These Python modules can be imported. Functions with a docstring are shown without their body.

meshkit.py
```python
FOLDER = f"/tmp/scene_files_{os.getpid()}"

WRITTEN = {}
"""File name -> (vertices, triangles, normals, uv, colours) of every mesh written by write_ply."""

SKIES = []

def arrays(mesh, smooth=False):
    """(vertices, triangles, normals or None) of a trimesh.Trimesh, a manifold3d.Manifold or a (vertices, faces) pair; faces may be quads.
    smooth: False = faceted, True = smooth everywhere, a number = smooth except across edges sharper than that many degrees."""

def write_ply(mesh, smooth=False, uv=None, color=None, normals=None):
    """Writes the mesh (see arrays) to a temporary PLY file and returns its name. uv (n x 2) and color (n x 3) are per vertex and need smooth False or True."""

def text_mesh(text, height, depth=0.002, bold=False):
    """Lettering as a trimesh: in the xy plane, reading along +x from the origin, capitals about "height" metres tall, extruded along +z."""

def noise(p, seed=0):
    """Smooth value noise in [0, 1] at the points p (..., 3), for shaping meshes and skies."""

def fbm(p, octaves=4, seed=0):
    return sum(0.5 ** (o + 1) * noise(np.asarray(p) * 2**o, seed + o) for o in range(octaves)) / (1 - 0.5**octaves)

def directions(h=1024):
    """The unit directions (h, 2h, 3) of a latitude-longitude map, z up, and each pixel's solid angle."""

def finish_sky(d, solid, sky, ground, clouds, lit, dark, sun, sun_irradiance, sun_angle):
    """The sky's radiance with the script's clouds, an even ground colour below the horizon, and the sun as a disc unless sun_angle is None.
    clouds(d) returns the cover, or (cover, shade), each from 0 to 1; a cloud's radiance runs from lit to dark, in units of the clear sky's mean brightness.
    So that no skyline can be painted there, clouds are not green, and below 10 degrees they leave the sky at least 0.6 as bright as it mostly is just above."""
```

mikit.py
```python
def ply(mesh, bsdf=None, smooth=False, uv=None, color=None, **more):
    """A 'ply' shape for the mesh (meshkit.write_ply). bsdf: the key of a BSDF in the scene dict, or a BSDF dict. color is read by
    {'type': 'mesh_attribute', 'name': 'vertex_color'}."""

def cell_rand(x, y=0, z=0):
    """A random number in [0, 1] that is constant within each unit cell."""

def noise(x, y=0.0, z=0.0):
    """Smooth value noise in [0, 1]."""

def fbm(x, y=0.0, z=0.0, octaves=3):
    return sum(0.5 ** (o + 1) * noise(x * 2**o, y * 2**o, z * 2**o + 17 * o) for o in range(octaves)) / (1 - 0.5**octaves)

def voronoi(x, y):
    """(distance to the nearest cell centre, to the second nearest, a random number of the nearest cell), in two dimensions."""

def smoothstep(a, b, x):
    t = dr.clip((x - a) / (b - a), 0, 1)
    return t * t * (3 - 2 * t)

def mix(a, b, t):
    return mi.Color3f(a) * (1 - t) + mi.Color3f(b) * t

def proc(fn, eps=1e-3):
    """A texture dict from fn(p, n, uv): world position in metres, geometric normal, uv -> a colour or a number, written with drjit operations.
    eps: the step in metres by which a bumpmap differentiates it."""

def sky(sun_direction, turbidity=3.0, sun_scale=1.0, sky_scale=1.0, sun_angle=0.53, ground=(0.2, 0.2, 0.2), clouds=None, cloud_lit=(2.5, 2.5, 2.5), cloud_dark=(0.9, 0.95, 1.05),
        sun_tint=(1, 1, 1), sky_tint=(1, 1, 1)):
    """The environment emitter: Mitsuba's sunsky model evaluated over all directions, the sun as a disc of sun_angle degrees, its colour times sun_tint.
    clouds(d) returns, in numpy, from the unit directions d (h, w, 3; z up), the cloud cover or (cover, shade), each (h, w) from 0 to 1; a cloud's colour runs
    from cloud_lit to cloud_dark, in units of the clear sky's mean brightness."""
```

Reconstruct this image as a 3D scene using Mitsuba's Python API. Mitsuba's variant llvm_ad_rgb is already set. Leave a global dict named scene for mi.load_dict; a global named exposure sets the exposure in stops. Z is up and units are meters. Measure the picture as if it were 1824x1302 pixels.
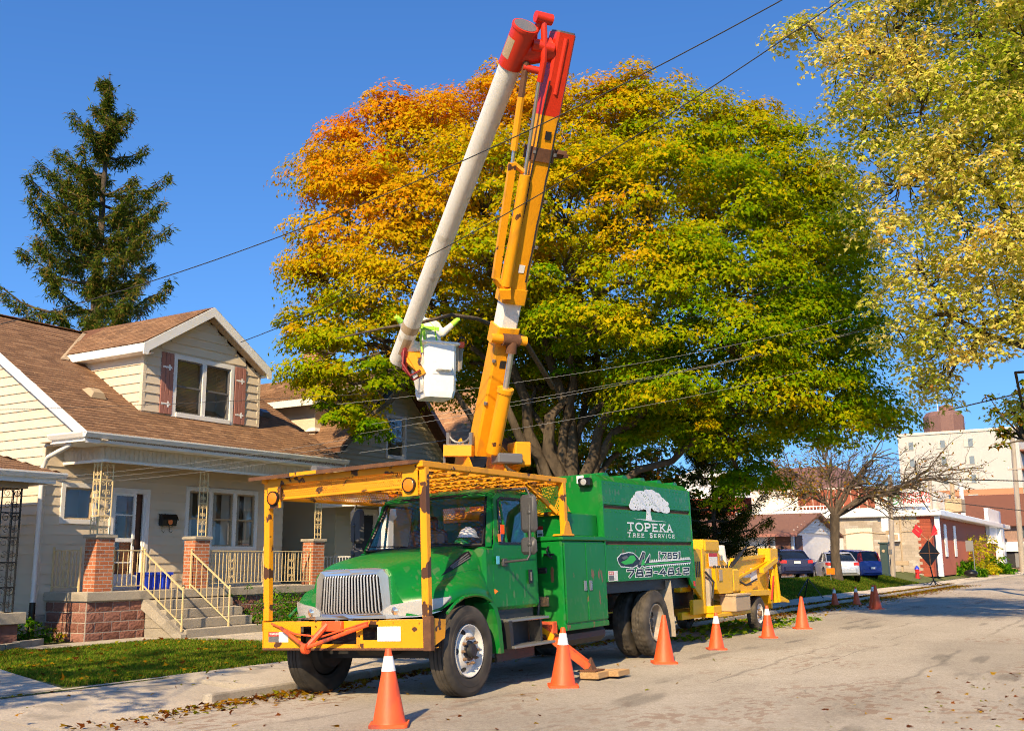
import math, random
import numpy as np, trimesh, drjit as dr, mitsuba as mi, mikit, meshkit
import manifold3d as m3
from shapely.geometry import Polygon, LineString, Point, box as sbox, MultiPolygon
from shapely.ops import unary_union
from shapely import affinity

T = mi.ScalarTransform4f
scene, labels = {}, {}
rng = np.random.default_rng(11)
A = lambda *v: np.array(v, float)

# ---------------------------------------------------------------- camera, sky, exposure
CAM = A(0, 0, 1.5298)
YAW, PITCH, ROLL, FOCAL = 0.5396, 0.1874, -0.0083, 1837.6
FWD = A(math.cos(YAW) * math.cos(PITCH), math.sin(YAW) * math.cos(PITCH), math.sin(PITCH))
_r = np.cross(FWD, [0, 0, 1]); _r /= np.linalg.norm(_r); _u = np.cross(_r, FWD)
UP = -_r * math.sin(ROLL) + _u * math.cos(ROLL)
scene['camera'] = {'type': 'perspective', 'fov': 2 * math.degrees(math.atan(912 / FOCAL)), 'fov_axis': 'x', 'near_clip': 0.1, 'far_clip': 6000.0,
                   'to_world': T().look_at(origin=CAM.tolist(), target=(CAM + FWD).tolist(), up=UP.tolist())}
SUN = A(-1.0, -0.30, 0.63)
scene['sky_light'] = mikit.sky(SUN, turbidity=3.2, sun_scale=2.0, sky_tint=(0.86, 1.52, 2.45), sun_tint=(1.04, 1.0, 0.90), ground=(0.2, 0.19, 0.17))
exposure = 1.32

# ---------------------------------------------------------------- helpers
def C(h, k=1.0):
    h = h.lstrip('#'); v = np.array([int(h[i:i + 2], 16) for i in (0, 2, 4)]) / 255.0
    return (np.where(v <= 0.04045, v / 12.92, ((v + 0.055) / 1.055) ** 2.4) * k).tolist()
def rgb(c): return {'type': 'rgb', 'value': [float(x) for x in c]}
def mat(key, base, rough=0.6, two=True, bump=None, bscale=0.01, **kw):
    d = {'type': 'principled', 'base_color': base if isinstance(base, dict) else rgb(base), 'roughness': rough if isinstance(rough, dict) else float(rough)}
    d.update(kw)
    if bump is not None: d = {'type': 'bumpmap', 'scale': bscale, 'tex': bump, 'bsdf': d}
    scene[key] = {'type': 'twosided', 'bsdf': d} if two else d
    return key
VC = {'type': 'mesh_attribute', 'name': 'vertex_color'}
def key_for(k):
    if k not in scene and k not in labels: return k
    i = 1
    while f'{k}_{i:03d}' in scene or f'{k}_{i:03d}' in labels: i += 1
    return f'{k}_{i:03d}'
UVM = {'m_concrete', 'm_siding', 'm_yellow', 'm_green', 'm_rubber', 'm_orange', 'm_block', 'm_brick'}
def put(key, mesh, bsdf, smooth=False, uv=None, color=None, tw=None, **kw):
    key = key_for(key)
    if uv is None and bsdf in UVM: uv = (.5, .12) if bsdf != 'm_green' else (.12, 0)
    if (uv is not None or color is not None) and not isinstance(smooth, bool):
        mesh = trimesh.graph.smooth_shade(mesh, angle=math.radians(smooth), facet_minarea=None); smooth = True
    n = len(mesh.vertices)
    more = dict(kw)
    if tw is not None: more['to_world'] = tw
    if uv is not None: uv = np.tile(np.asarray(uv, float), (n, 1)) if np.ndim(uv) == 1 else uv
    if color is not None: color = np.tile(np.asarray(color, float), (n, 1)) if np.ndim(color) == 1 else color
    scene[key] = mikit.ply(mesh, bsdf, smooth, uv=uv, color=color, **more)
    return key
def thing(key, label, cat, group=None, kind=None):
    key = key_for(key); labels[key] = {'label': label, 'category': cat}
    if group: labels[key]['group'] = group
    if kind: labels[key]['kind'] = kind
    return key
def tag(key, label=None, cat=None, group=None, kind=None):
    d = labels.setdefault(key, {})
    for k, v in (('label', label), ('category', cat), ('group', group), ('kind', kind)):
        if v: d[k] = v
    return key
cat = lambda ms: trimesh.util.concatenate([m for m in ms if m is not None])
def tri(v, f):
    f = np.asarray(f)
    if f.ndim == 2 and f.shape[1] == 4: f = np.vstack([f[:, [0, 1, 2]], f[:, [0, 2, 3]]])
    return trimesh.Trimesh(np.asarray(v, float), f, process=False)
BOXF = np.array([[0, 3, 2, 1], [4, 5, 6, 7], [0, 1, 5, 4], [1, 2, 6, 5], [2, 3, 7, 6], [3, 0, 4, 7]])
def box(x0, x1, y0, y1, z0, z1):
    return tri([(x0, y0, z0), (x1, y0, z0), (x1, y1, z0), (x0, y1, z0), (x0, y0, z1), (x1, y0, z1), (x1, y1, z1), (x0, y1, z1)], BOXF)
_cv = np.array([[s[0] * (.5 if k != 0 else 1), s[1] * (.5 if k != 1 else 1), s[2] * (.5 if k != 2 else 1)] for s in np.array(np.meshgrid([-1, 1], [-1, 1], [-1, 1])).T.reshape(-1, 3) for k in range(3)], float)
_ch = trimesh.Trimesh(_cv, process=False).convex_hull
_cf = np.array([[int(np.argmin(np.linalg.norm(_cv - _ch.vertices[i], axis=1))) for i in f] for f in _ch.faces])
_cs = np.sign(_cv); _cm = (np.abs(_cv) < 1).astype(float)
def cbox(x0, x1, y0, y1, z0, z1, b=.006):
    c = A(x0 + x1, y0 + y1, z0 + z1) / 2; h = A(x1 - x0, y1 - y0, z1 - z0) / 2
    b = min(b, .45 * h.min() * 2)
    return tri(c + _cs * (h - b * _cm), _cf)
def xf(m, M=None, rot=None, t=None):
    m = m.copy()
    if M is not None: m.apply_transform(M)
    if rot is not None: m.apply_transform(trimesh.transformations.rotation_matrix(rot[0], rot[1], rot[2] if len(rot) > 2 else [0, 0, 0]))
    if t is not None: m.apply_translation(t)
    return m
def tube(path, r, n=8, cap=True, sq=None):
    """swept tube; r a number or one per point; sq=(w,h) sweeps a rectangle of that size instead"""
    P = np.asarray(path, float); k = len(P)
    d = np.gradient(P, axis=0) if k > 2 else np.repeat((P[1] - P[0])[None], 2, 0)
    d /= np.linalg.norm(d, axis=1, keepdims=True) + 1e-12
    up = A(0, 0, 1) if abs(d[0, 2]) < .9 else A(0, 1, 0)
    x = np.cross(up, d[0]); x /= np.linalg.norm(x); rings = []
    for i in range(k):
        x = x - d[i] * (x @ d[i]); x /= np.linalg.norm(x); y = np.cross(d[i], x)
        if sq is not None:
            w, h = sq; o = [(-w / 2, -h / 2), (w / 2, -h / 2), (w / 2, h / 2), (-w / 2, h / 2)]; rings.append([P[i] + a * x + b * y for a, b in o])
        else:
            rr = r[i] if np.ndim(r) else r; t = np.arange(n) * 2 * math.pi / n
            rings.append(P[i] + rr * (np.cos(t)[:, None] * x + np.sin(t)[:, None] * y))
    n = 4 if sq is not None else n
    v = np.vstack(rings); f = []
    a = np.arange(n); b = (a + 1) % n
    for i in range(k - 1):
        f.append(np.stack([a + i * n, b + i * n, b + (i + 1) * n, a + (i + 1) * n], 1))
    f = np.vstack(f); f = np.vstack([f[:, [0, 1, 2]], f[:, [0, 2, 3]]])
    if cap:
        v = np.vstack([v, P[:1], P[-1:]]); c0, c1 = len(v) - 2, len(v) - 1
        f = np.vstack([f, np.stack([b, a, a * 0 + c0], 1), np.stack([a + (k - 1) * n, b + (k - 1) * n, a * 0 + c1], 1)])
    return tri(v, f)
def bar(p, q, w, h=None): return tube([p, q], 0, sq=(w, h or w))
def lathe(prof, n=24, axis='z', c=(0, 0, 0)):
    prof = np.asarray(prof, float); t = np.arange(n) * 2 * math.pi / n; k = len(prof)
    v = np.stack([np.outer(prof[:, 0], np.cos(t)), np.outer(prof[:, 0], np.sin(t)), np.repeat(prof[:, 1:2], n, 1)], -1).reshape(-1, 3)
    a = np.arange(n); b = (a + 1) % n
    f = np.vstack([np.stack([a + i * n, b + i * n, b + (i + 1) * n, a + (i + 1) * n], 1) for i in range(k - 1)])
    if axis == 'y': v = v[:, [0, 2, 1]] * [1, 1, 1]; f = f[:, ::-1]
    if axis == 'x': v = v[:, [2, 0, 1]]
    return tri(v + np.asarray(c, float), f)
def ext(poly, t, O=(0, 0, 0), U=(1, 0, 0), V=(0, 0, 1), N=None):
    """polygon in (u,v) extruded by t along N = U x V, starting at O"""
    if not isinstance(poly, (Polygon, MultiPolygon)): poly = Polygon(poly)
    U, V = np.asarray(U, float), np.asarray(V, float); N = np.cross(U, V) if N is None else np.asarray(N, float); out = []
    for g in getattr(poly, 'geoms', [poly]):
        if g.is_empty or g.area < 1e-9: continue
        m = trimesh.creation.extrude_polygon(g, abs(t), engine='earcut'); v = m.vertices
        m = tri(np.asarray(O, float) + v[:, :1] * U + v[:, 1:2] * V + v[:, 2:] * N * np.sign(t), m.faces)
        if (np.dot(np.cross(U, V), N) * np.sign(t)) < 0: m.invert()
        out.append(m)
    return cat(out)
def loft(rings, closed=True, cap=True):
    rings = [np.asarray(r, float) for r in rings]; n = len(rings[0]); v = np.vstack(rings); f = []
    a = np.arange(n if closed else n - 1); b = (a + 1) % n
    for i in range(len(rings) - 1): f.append(np.stack([a + i * n, b + i * n, b + (i + 1) * n, a + (i + 1) * n], 1))
    m = tri(v, np.vstack(f))
    if cap:
        v2 = np.vstack([v, rings[0].mean(0), rings[-1].mean(0)]); c0, c1 = len(v), len(v) + 1; o = (len(rings) - 1) * n
        m = tri(v2, np.vstack([m.faces, np.stack([b, a, a * 0 + c0], 1), np.stack([a + o, b + o, a * 0 + c1], 1)]))
    return m
def pose(m, X, Y, Z, O): return tri(np.asarray(O, float) + m.vertices @ np.stack([X, Y, Z]), m.faces)
def hull(pts): return trimesh.Trimesh(np.asarray(pts, float)).convex_hull
def blend_bones(bones, edge=.03, it=12, extra=()):
    """one continuous surface from tapered bones [(p, rp, q, rq)]"""
    S = lambda p, r: m3.Manifold.sphere(r, 14).translate(list(map(float, p)))
    m = m3.Manifold()
    for p, rp, q, rq in bones: m = m + m3.Manifold.batch_hull([S(p, rp), S(q, rq)])
    for e in extra: m = m + e
    k = m.refine_to_length(edge).to_mesh(); t = trimesh.Trimesh(k.vert_properties[:, :3], k.tri_verts)
    return trimesh.smoothing.filter_taubin(t, iterations=it)
R_ = lambda a, b: float(rng.uniform(a, b))
X3, Y3, Z3 = A(1, 0, 0), A(0, 1, 0), A(0, 0, 1)
noise, fbm, sst, mixc = mikit.noise, mikit.fbm, mikit.smoothstep, mikit.mix

# ---------------------------------------------------------------- materials
def asphalt(p, n, uv):
    f = fbm(p.x * .35, p.y * 1.1, 0, 4); g = fbm(p.x * 3, p.y * 3, 5, 3); sp = noise(p.x * 75, p.y * 75, 1); sp2 = noise(p.x * 31, p.y * 31, 7)
    big = sst(.45, .6, fbm(p.x * .16, p.y * .45, 31, 3)); c = mixc((.240, .211, .170), (.350, .314, .262), f * .8 + g * .4 - .1) * (1 - .13 * big)
    c = c * (.72 + .36 * sp + .2 * sp2)
    wob = .25 * fbm(p.x * .9, p.y * .9, 9, 3)
    band = dr.maximum(1 - dr.abs(p.y + wob - 2.9) * 14, 1 - dr.abs(p.y + wob * 1.5 - 5.1) * 16); band = sst(0, 1, band) * sst(.35, .6, noise(p.x * .5, p.y * .3, 3))
    a, b, w = mikit.voronoi(p.x * .22 + wob * .7, p.y * .45 + wob); crack = sst(.010, .003, b - a) * sst(.62, .8, noise(p.x * .3, p.y * .3, 12))
    oil = sst(.66, .80, fbm(p.x * .45, p.y * 2.4, 21, 4)) * .34
    tar = sst(.012, .006, dr.abs(p.y - 4.3 + .12 * noise(p.x * .6, 0, 2))) * sst(.4, .5, noise(p.x * .25, 4, 1))
    dirt = sst(.60, .70, noise(p.x * 9, p.y * 14, 40)) * sst(.45, .75, fbm(p.x * .5, p.y * .8, 17, 3)) * .5
    c = mixc(c, (.16, .085, .045), dirt) * (1 - .45 * tar)
    return c * (1 - .28 * crack) * (1 - oil) * (1 - .3 * band)
def concrete(p, n, uv):
    f = fbm(p.x * 1.1, p.y * 1.1, p.z * 1.1, 4); s = noise(p.x * 60, p.y * 60, p.z * 60); st = sst(.58, .75, fbm(p.x * 2.3, p.y * 2.3, p.z * 2.3 + 4, 4))
    c = mixc((.29, .255, .205), (.43, .385, .315), f) * (.84 + .28 * s) * (1 - .28 * st)
    return c * (.8 + .4 * uv.x)
def earth(p, n, uv):
    f = fbm(p.x * .8, p.y * .8, 0, 4); s = noise(p.x * 25, p.y * 25, 0)
    return mixc((.035, .05, .014), (.11, .12, .035), f) * (.6 + .6 * s)
def siding(p, n, uv):
    f = fbm(p.x * 1.5 + p.y, p.z * 6, uv.y * 40, 3)
    return mixc((.59, .49, .36), (.68, .59, .455), f * .7 + uv.x * .5)
def yellow(p, n, uv):
    f = fbm(p.x * 2.2, p.y * 2.2, p.z * 2.2, 4); ch = fbm(p.x * 7, p.y * 7, p.z * 5, 4)
    c = mixc((.74, .295, .005), (.82, .355, .008), f); c = mixc(c, (.45, .21, .02), .6 * sst(.6, .75, fbm(p.x * 5, p.y * 5, p.z * 2, 3)))
    return mixc(c, (.085, .038, .02), sst(.80 - .5 * uv.x, .83 - .5 * uv.x, ch))
def green(p, n, uv):
    f = fbm(p.x * 1.7, p.y * 1.7, p.z * 1.7, 4); ch = fbm(p.x * 9, p.y * 9, p.z * 3, 4); d = sst(.5, .8, fbm(p.x * 4, p.y * 4, p.z * 1.2, 4))
    c = mixc((.002, .145, .018), (.003, .185, .025), f); c = mixc(c, (.22, .24, .13), d * uv.y * .8)
    c = mixc(c, (.17, .17, .11), sst(.62, .72, noise(p.x * 22, p.y * 22, p.z * 9)) * sst(.45, .7, fbm(p.x * 1.1, p.y * 1.1, p.z * 1.1 + 5, 3)) * .35)
    return mixc(c, (.2, .1, .05), sst(.84 - .5 * uv.x, .88 - .5 * uv.x, ch))
def rubber(p, n, uv):
    f = fbm(p.x * 6, p.y * 6, p.z * 6, 3); return mixc((.018, .017, .016), (.12, .10, .075), f * f * (.6 + uv.x))
def barkc(p, n, uv):
    f = fbm(p.x * 9, p.y * 9, p.z * 2, 4); return mixc((.03, .022, .015), (.15, .115, .08), f)
def orange(p, n, uv):
    f = sst(.55, .75, fbm(p.x * 8, p.y * 8, p.z * 3, 4)); return mixc(mixc((.86, .085, .012), (.78, .12, .035), fbm(p.x * 3, p.y * 3, p.z * 3, 2)), (.34, .06, .03), f * (.35 + uv.x))
def tubew(p, n, uv):
    f = fbm(p.x * 3, p.y * 3, p.z * .8, 4); s = sst(.68, .76, fbm(p.x * 7, p.y * 7, p.z * 2.5, 3))
    return mixc(mixc((.70, .68, .62), (.80, .78, .73), f), (.36, .31, .22), s * .4)
def blockc(p, n, uv):
    f = fbm(p.x * 14, p.y * 14, p.z * 14, 3); return mixc((.16, .066, .048), (.33, .155, .118), f * .8 + uv.x * .6 - .2)
def brickc(p, n, uv):
    f = fbm(p.x * 30, p.y * 30, p.z * 30, 2); return mixc((.30, .085, .035), (.50, .18, .085), uv.x * .8 + f * .4 - .1)
def farblock(p, n, uv):
    a = p.y * 2.5 + dr.floor(p.z * 5) * .5; b = p.z * 5
    e = dr.maximum(sst(.44, .49, dr.abs(a - dr.floor(a) - .5)), sst(.42, .48, dr.abs(b - dr.floor(b) - .5)))
    t = mikit.cell_rand(dr.floor(a), dr.floor(b), 3); d = sst(.5, .7, fbm(p.y * .5, p.z * .9, 3, 4)); ch = sst(.72, .78, t)
    c = mixc((.37, .31, .235), (.44, .375, .295), t); c = mixc(c, (.50, .46, .40), .6 * ch * sst(.45, .6, fbm(p.y, p.z, 8, 2)))
    return c * (1 - .18 * d) * (1 - .16 * e)
P_ = mikit.proc
mat('m_asphalt', P_(asphalt), .85, bump=P_(lambda p, n, uv: noise(p.x * 55, p.y * 55, 0) + .6 * noise(p.x * 120, p.y * 120, 3), 2e-3), bscale=.004)
mat('m_concrete', P_(concrete), .85, bump=P_(lambda p, n, uv: fbm(p.x * 35, p.y * 35, p.z * 35, 2), 3e-3), bscale=.004)
mat('m_earth', P_(earth), .95)
mat('m_siding', P_(siding), .5)
mat('m_yellow', P_(yellow), .42, specular=.4)
mat('m_green', P_(green), .33, specular=.35, clearcoat=.15, clearcoat_gloss=.8)
mat('m_rubber', P_(rubber), .75)


mat('m_hose', (.22, .014, .014), .5)
mat('m_bark', P_(barkc), .95, bump=P_(lambda p, n, uv: fbm(p.x * 22, p.y * 22, p.z * 5, 3), 4e-3), bscale=.03)
mat('m_orange', P_(orange), .5)
mat('m_tube', P_(tubew), .35)
mat('m_block', P_(blockc), .95, bump=P_(lambda p, n, uv: fbm(p.x * 26, p.y * 26, p.z * 26, 3), 3e-3), bscale=.035)
mat('m_brick', P_(brickc), .9)
mat('m_farblock', P_(farblock), .8)
mat('m_vc', VC, .8)
mat('m_vcgloss', VC, .25, clearcoat=.8)
mat('m_shingle', VC, .95, bump=P_(lambda p, n, uv: noise(p.x * 60, p.y * 60, p.z * 60), 3e-3), bscale=.006)
scene['m_leaf'] = {'type': 'twosided', 'bsdf': {'type': 'principled', 'base_color': VC, 'roughness': .55, 'specular': .3}}
scene['m_leaf'] = {'type': 'principledthin', 'base_color': VC, 'roughness': .5, 'diff_trans': 1.0, 'spec_trans': 0.0, 'eta': 1.35}
mat('m_white', (.74, .73, .70), .45)
mat('m_whitegloss', (.80, .80, .78), .25)
mat('m_cream', C('e8cf9a', .85), .45)
mat('m_tan', C('b59f80', .9), .6)
mat('m_chipyellow', (.74, .405, .004), .42)
mat('m_dark', (.02, .02, .021), .5)
mat('m_black', (.008, .008, .008), .35)
mat('m_grey', (.13, .13, .135), .4)
mat('m_plastic', (.055, .056, .06), .45)
mat('m_steel', (.42, .41, .39), .35, metallic=.8)
mat('m_chrome', (.80, .79, .77), .16, metallic=.9)
mat('m_bars', (.56, .55, .53), .28, metallic=.6)
mat('m_rim', (.62, .60, .56), .4)
mat('m_dirtyrim', P_(lambda p, n, uv: mixc((.20, .15, .10), (.46, .42, .36), fbm(p.x * 10, p.y * 10, p.z * 10, 3))), .6)
mat('m_hub', P_(lambda p, n, uv: mixc((.16, .12, .09), (.3, .17, .08), fbm(p.x * 25, p.y * 25, p.z * 25, 3))), .7, metallic=.3)
mat('m_rust', P_(lambda p, n, uv: mixc((.07, .03, .018), (.17, .075, .035), fbm(p.x * 12, p.y * 12, p.z * 12, 3))), .85)
mat('m_redpaint', (.62, .035, .012), .35)
mat('m_red', (.5, .02, .02), .4)
mat('m_amber', (.85, .2, .01), .25)
mat('m_sole', (.16, .14, .12), .9)
mat('m_flap', P_(lambda p, n, uv: mixc((.30, .25, .19), (.46, .40, .32), fbm(p.x * 5, p.y * 5, p.z * 5, 4))), .85)
mat('m_wood', P_(lambda p, n, uv: mixc((.30, .17, .07), (.52, .33, .16), fbm(p.x * 4, p.y * 40, p.z * 40, 3))), .8)
mat('m_poleWood', P_(lambda p, n, uv: mixc((.30, .25, .20), (.48, .42, .35), fbm(p.x * 8, p.y * 8, p.z * .6, 3))), .9)
mat('m_room', (.30, .26, .21), .9)
mat('m_curtain', (.42, .38, .30), .9)
mat('m_maroon', (.34, .15, .12), .5)
mat('m_mortar', (.42, .38, .33), .95)
mat('m_blue', (.015, .05, .55), .35)
mat('m_wire', (.03, .03, .032), .6)
mat('m_wiregrey', (.24, .24, .24), .5)
scene['m_glass'] = {'type': 'thindielectric', 'int_ior': 1.5}
mat('m_lens', (.34, .35, .35), .10, specular=.8, clearcoat=1.0)

# ---------------------------------------------------------------- the setting
def zroad(y): return np.where(y > 6.77, -.034 * (y - 6.77), np.where(y < 3, -.02 * (3 - y), 0.0))
def ss(a, b, x): t = np.clip((x - a) / (b - a), 0, 1); return t * t * (3 - 2 * t)
KERB, WALK = 9.55, 11.45
def gz(x, y):
    """height of the land behind the far pavement"""
    x, y = np.asarray(x, float), np.asarray(y, float)
    return .055 - .05 * ss(11.5, 15, y) * (1 - ss(22, 40, x)) + .5 * ss(26, 44, x) * ss(11.5, 14, y) + .15 * ss(60, 90, x) * ss(9, 14, y)
def sheet(xs, ys, fz):
    X, Y = np.meshgrid(xs, ys, indexing='ij'); Z = fz(X, Y); nx, ny = X.shape
    i = np.arange(nx * ny).reshape(nx, ny)
    return tri(np.stack([X, Y, Z], -1).reshape(-1, 3), np.stack([i[:-1, :-1], i[1:, :-1], i[1:, 1:], i[:-1, 1:]], -1).reshape(-1, 4))
xs = np.concatenate([[-4000, -1000, -300, -100, -60], np.arange(-40, 130, 2.0), [140, 170, 220, 300, 500, 1000, 4000]])
ysl = np.concatenate([np.linspace(11.3, 16, 12), np.arange(17, 40, 2.0), [45, 60, 90, 150, 300, 1000, 4000]])
put('ground', sheet(xs, ysl, lambda x, y: gz(x, y) - .01), 'm_earth', True); tag('ground', kind='structure', label='earth and low turf of the front yards')
put('verge', sheet(xs, np.array([-4000, -1000, -300, -60, -20, -6, -1.3, 0.2]), lambda x, y: .02 + 0 * x), 'm_earth', True); tag('verge', kind='structure', label='grass verge on the near side of the street')
put('road', sheet(np.concatenate([[-400, -100], np.arange(-60, 160, 2.0), [200, 300, 500, 900]]), np.array([.1, .6, 1.5, 3, 4, 5, 6, 6.77, 7.5, 8.3, 9, KERB + .05]), lambda x, y: zroad(y)), 'm_asphalt', True)
tag('road', kind='structure', label='worn pale grey asphalt street')
tag('sidewalk', kind='structure', label='pale concrete pavement slabs beside the street')
kz = float(zroad(np.array(KERB)))
put('kerb', cat([cbox(x, x + 2.96, KERB, KERB + .16, kz - .2, .028, .02) for x in np.arange(9.0, 120, 3.0)]), 'm_concrete', uv=(.45, .3)); tag('kerb', kind='structure', label='low concrete kerb along the gutter')
for i, x in enumerate(np.arange(-18, 120, 1.55)):
    y0 = KERB + .162 if x > 8.9 else KERB - .28
    z0, z1 = (.026, .05) if x > 8.9 else (kz + .006, .05)
    v = [(x + .008, y0, z0), (x + 1.535, y0, z0), (x + 1.535, WALK, z1), (x + .008, WALK, z1)]; dz = R_(-.004, .004)
    m = tri([(a, b, -.2) for a, b, _ in v] + [(a, b, c + dz) for a, b, c in v], BOXF)
    put('sidewalk__slab', m, 'm_concrete', uv=(R_(.4, .75), .5))
put('driveway', sheet(np.arange(-20, 9.1, 1.0), np.linspace(WALK + .01, 24, 12), lambda x, y: .052 + 0 * x), 'm_concrete', True); tag('driveway', kind='structure', label='concrete driveway joining the pavement')
scene['driveway'] = mikit.ply(ext([(-20, WALK + .01), (8.4, WALK + .01), (9.3, 13.9), (10.1, 16), (10.1, 24), (-20, 24)], .05, (0, 0, .004), X3, Y3), 'm_concrete')
put('garden_path', cat([cbox(12.3, 15.2, 17.45, 18.25, -.05, .028, .01), cbox(15.23, 17.6, 16.2, 17.12, -.05, .03, .01), cbox(17.63, 22, 16.45, 17.1, -.05, .028, .01), cbox(15.6, 16.9, WALK, 16.18, -.05, .05, .01)]), 'm_concrete', uv=(.4, .4)); tag('garden_path', kind='structure', label='concrete garden path below the porch')
put('car_park', sheet(np.arange(43, 121, 3.0), np.linspace(14.6, 60, 14), lambda x, y: gz(x, y) + .012), 'm_asphalt', True); tag('car_park', kind='structure', label='asphalt car park in front of the block building')
# ---------------------------------------------------------------- house builders
class Fr:
    """a wall plane: point(u, z, n) with u along U, n outwards"""
    def __init__(s, O, U, N): s.O, s.U, s.N = A(*O), A(*U), A(*N)
    def pt(s, u, z, n=0): return s.O + s.U * u + s.N * n + Z3 * z
    def map(s, m):
        v = m.vertices; w = s.O + v[:, :1] * s.U + v[:, 1:2] * s.N + v[:, 2:] * Z3
        o = tri(w, m.faces)
        if np.linalg.det(np.array([s.U, s.N, Z3])) < 0: o.invert()
        return o
    def box(s, u0, u1, n0, n1, z0, z1, b=.004): return s.map(cbox(u0, u1, n0, n1, z0, z1, b))
def board(fr, u0, u1, z, h, t=.034):
    ring = lambda u: [(u, 0, z), (u, t, z), (u, t - .003, z + .012), (u, .004, z + h), (u, 0, z + h)]
    return fr.map(loft([ring(u1), ring(u0)]))
def spans(a, b, cuts):
    segs = [(a, b)]
    for c, d in cuts:
        out = []
        for p, q in segs:
            if d <= p or c >= q: out.append((p, q)); continue
            if c > p: out.append((p, c))
            if d < q: out.append((d, q))
        segs = out
    return [(p, q) for p, q in segs if q - p > .03]
def clapboards(key, fr, span, z0, z1, h, holes=(), m='m_siding', tone=(0, 1)):
    z = z0
    while z < z1 - .02:
        hh = min(h, z1 - z); a, b = span(z + hh * .5)
        if b > a:
            for p, q in spans(a, b, [(u0, u1) for u0, u1, w0, w1 in holes if w0 < z + hh * .6 and w1 > z + hh * .4]):
                put(key + '__board', board(fr, p, q, z, hh), m, uv=(R_(*tone), R_(0, 1)))
        z += h
def ringmesh(fr, u0, u1, z0, z1, w, n0, n1, sill=0):
    return cat([fr.box(u0, u0 + w, n0, n1, z0, z1), fr.box(u1 - w, u1, n0, n1, z0, z1), fr.box(u0 + w, u1 - w, n0, n1, z1 - w, z1), fr.box(u0 + w, u1 - w, n0, n1 + sill, z0, z0 + w)])
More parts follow.
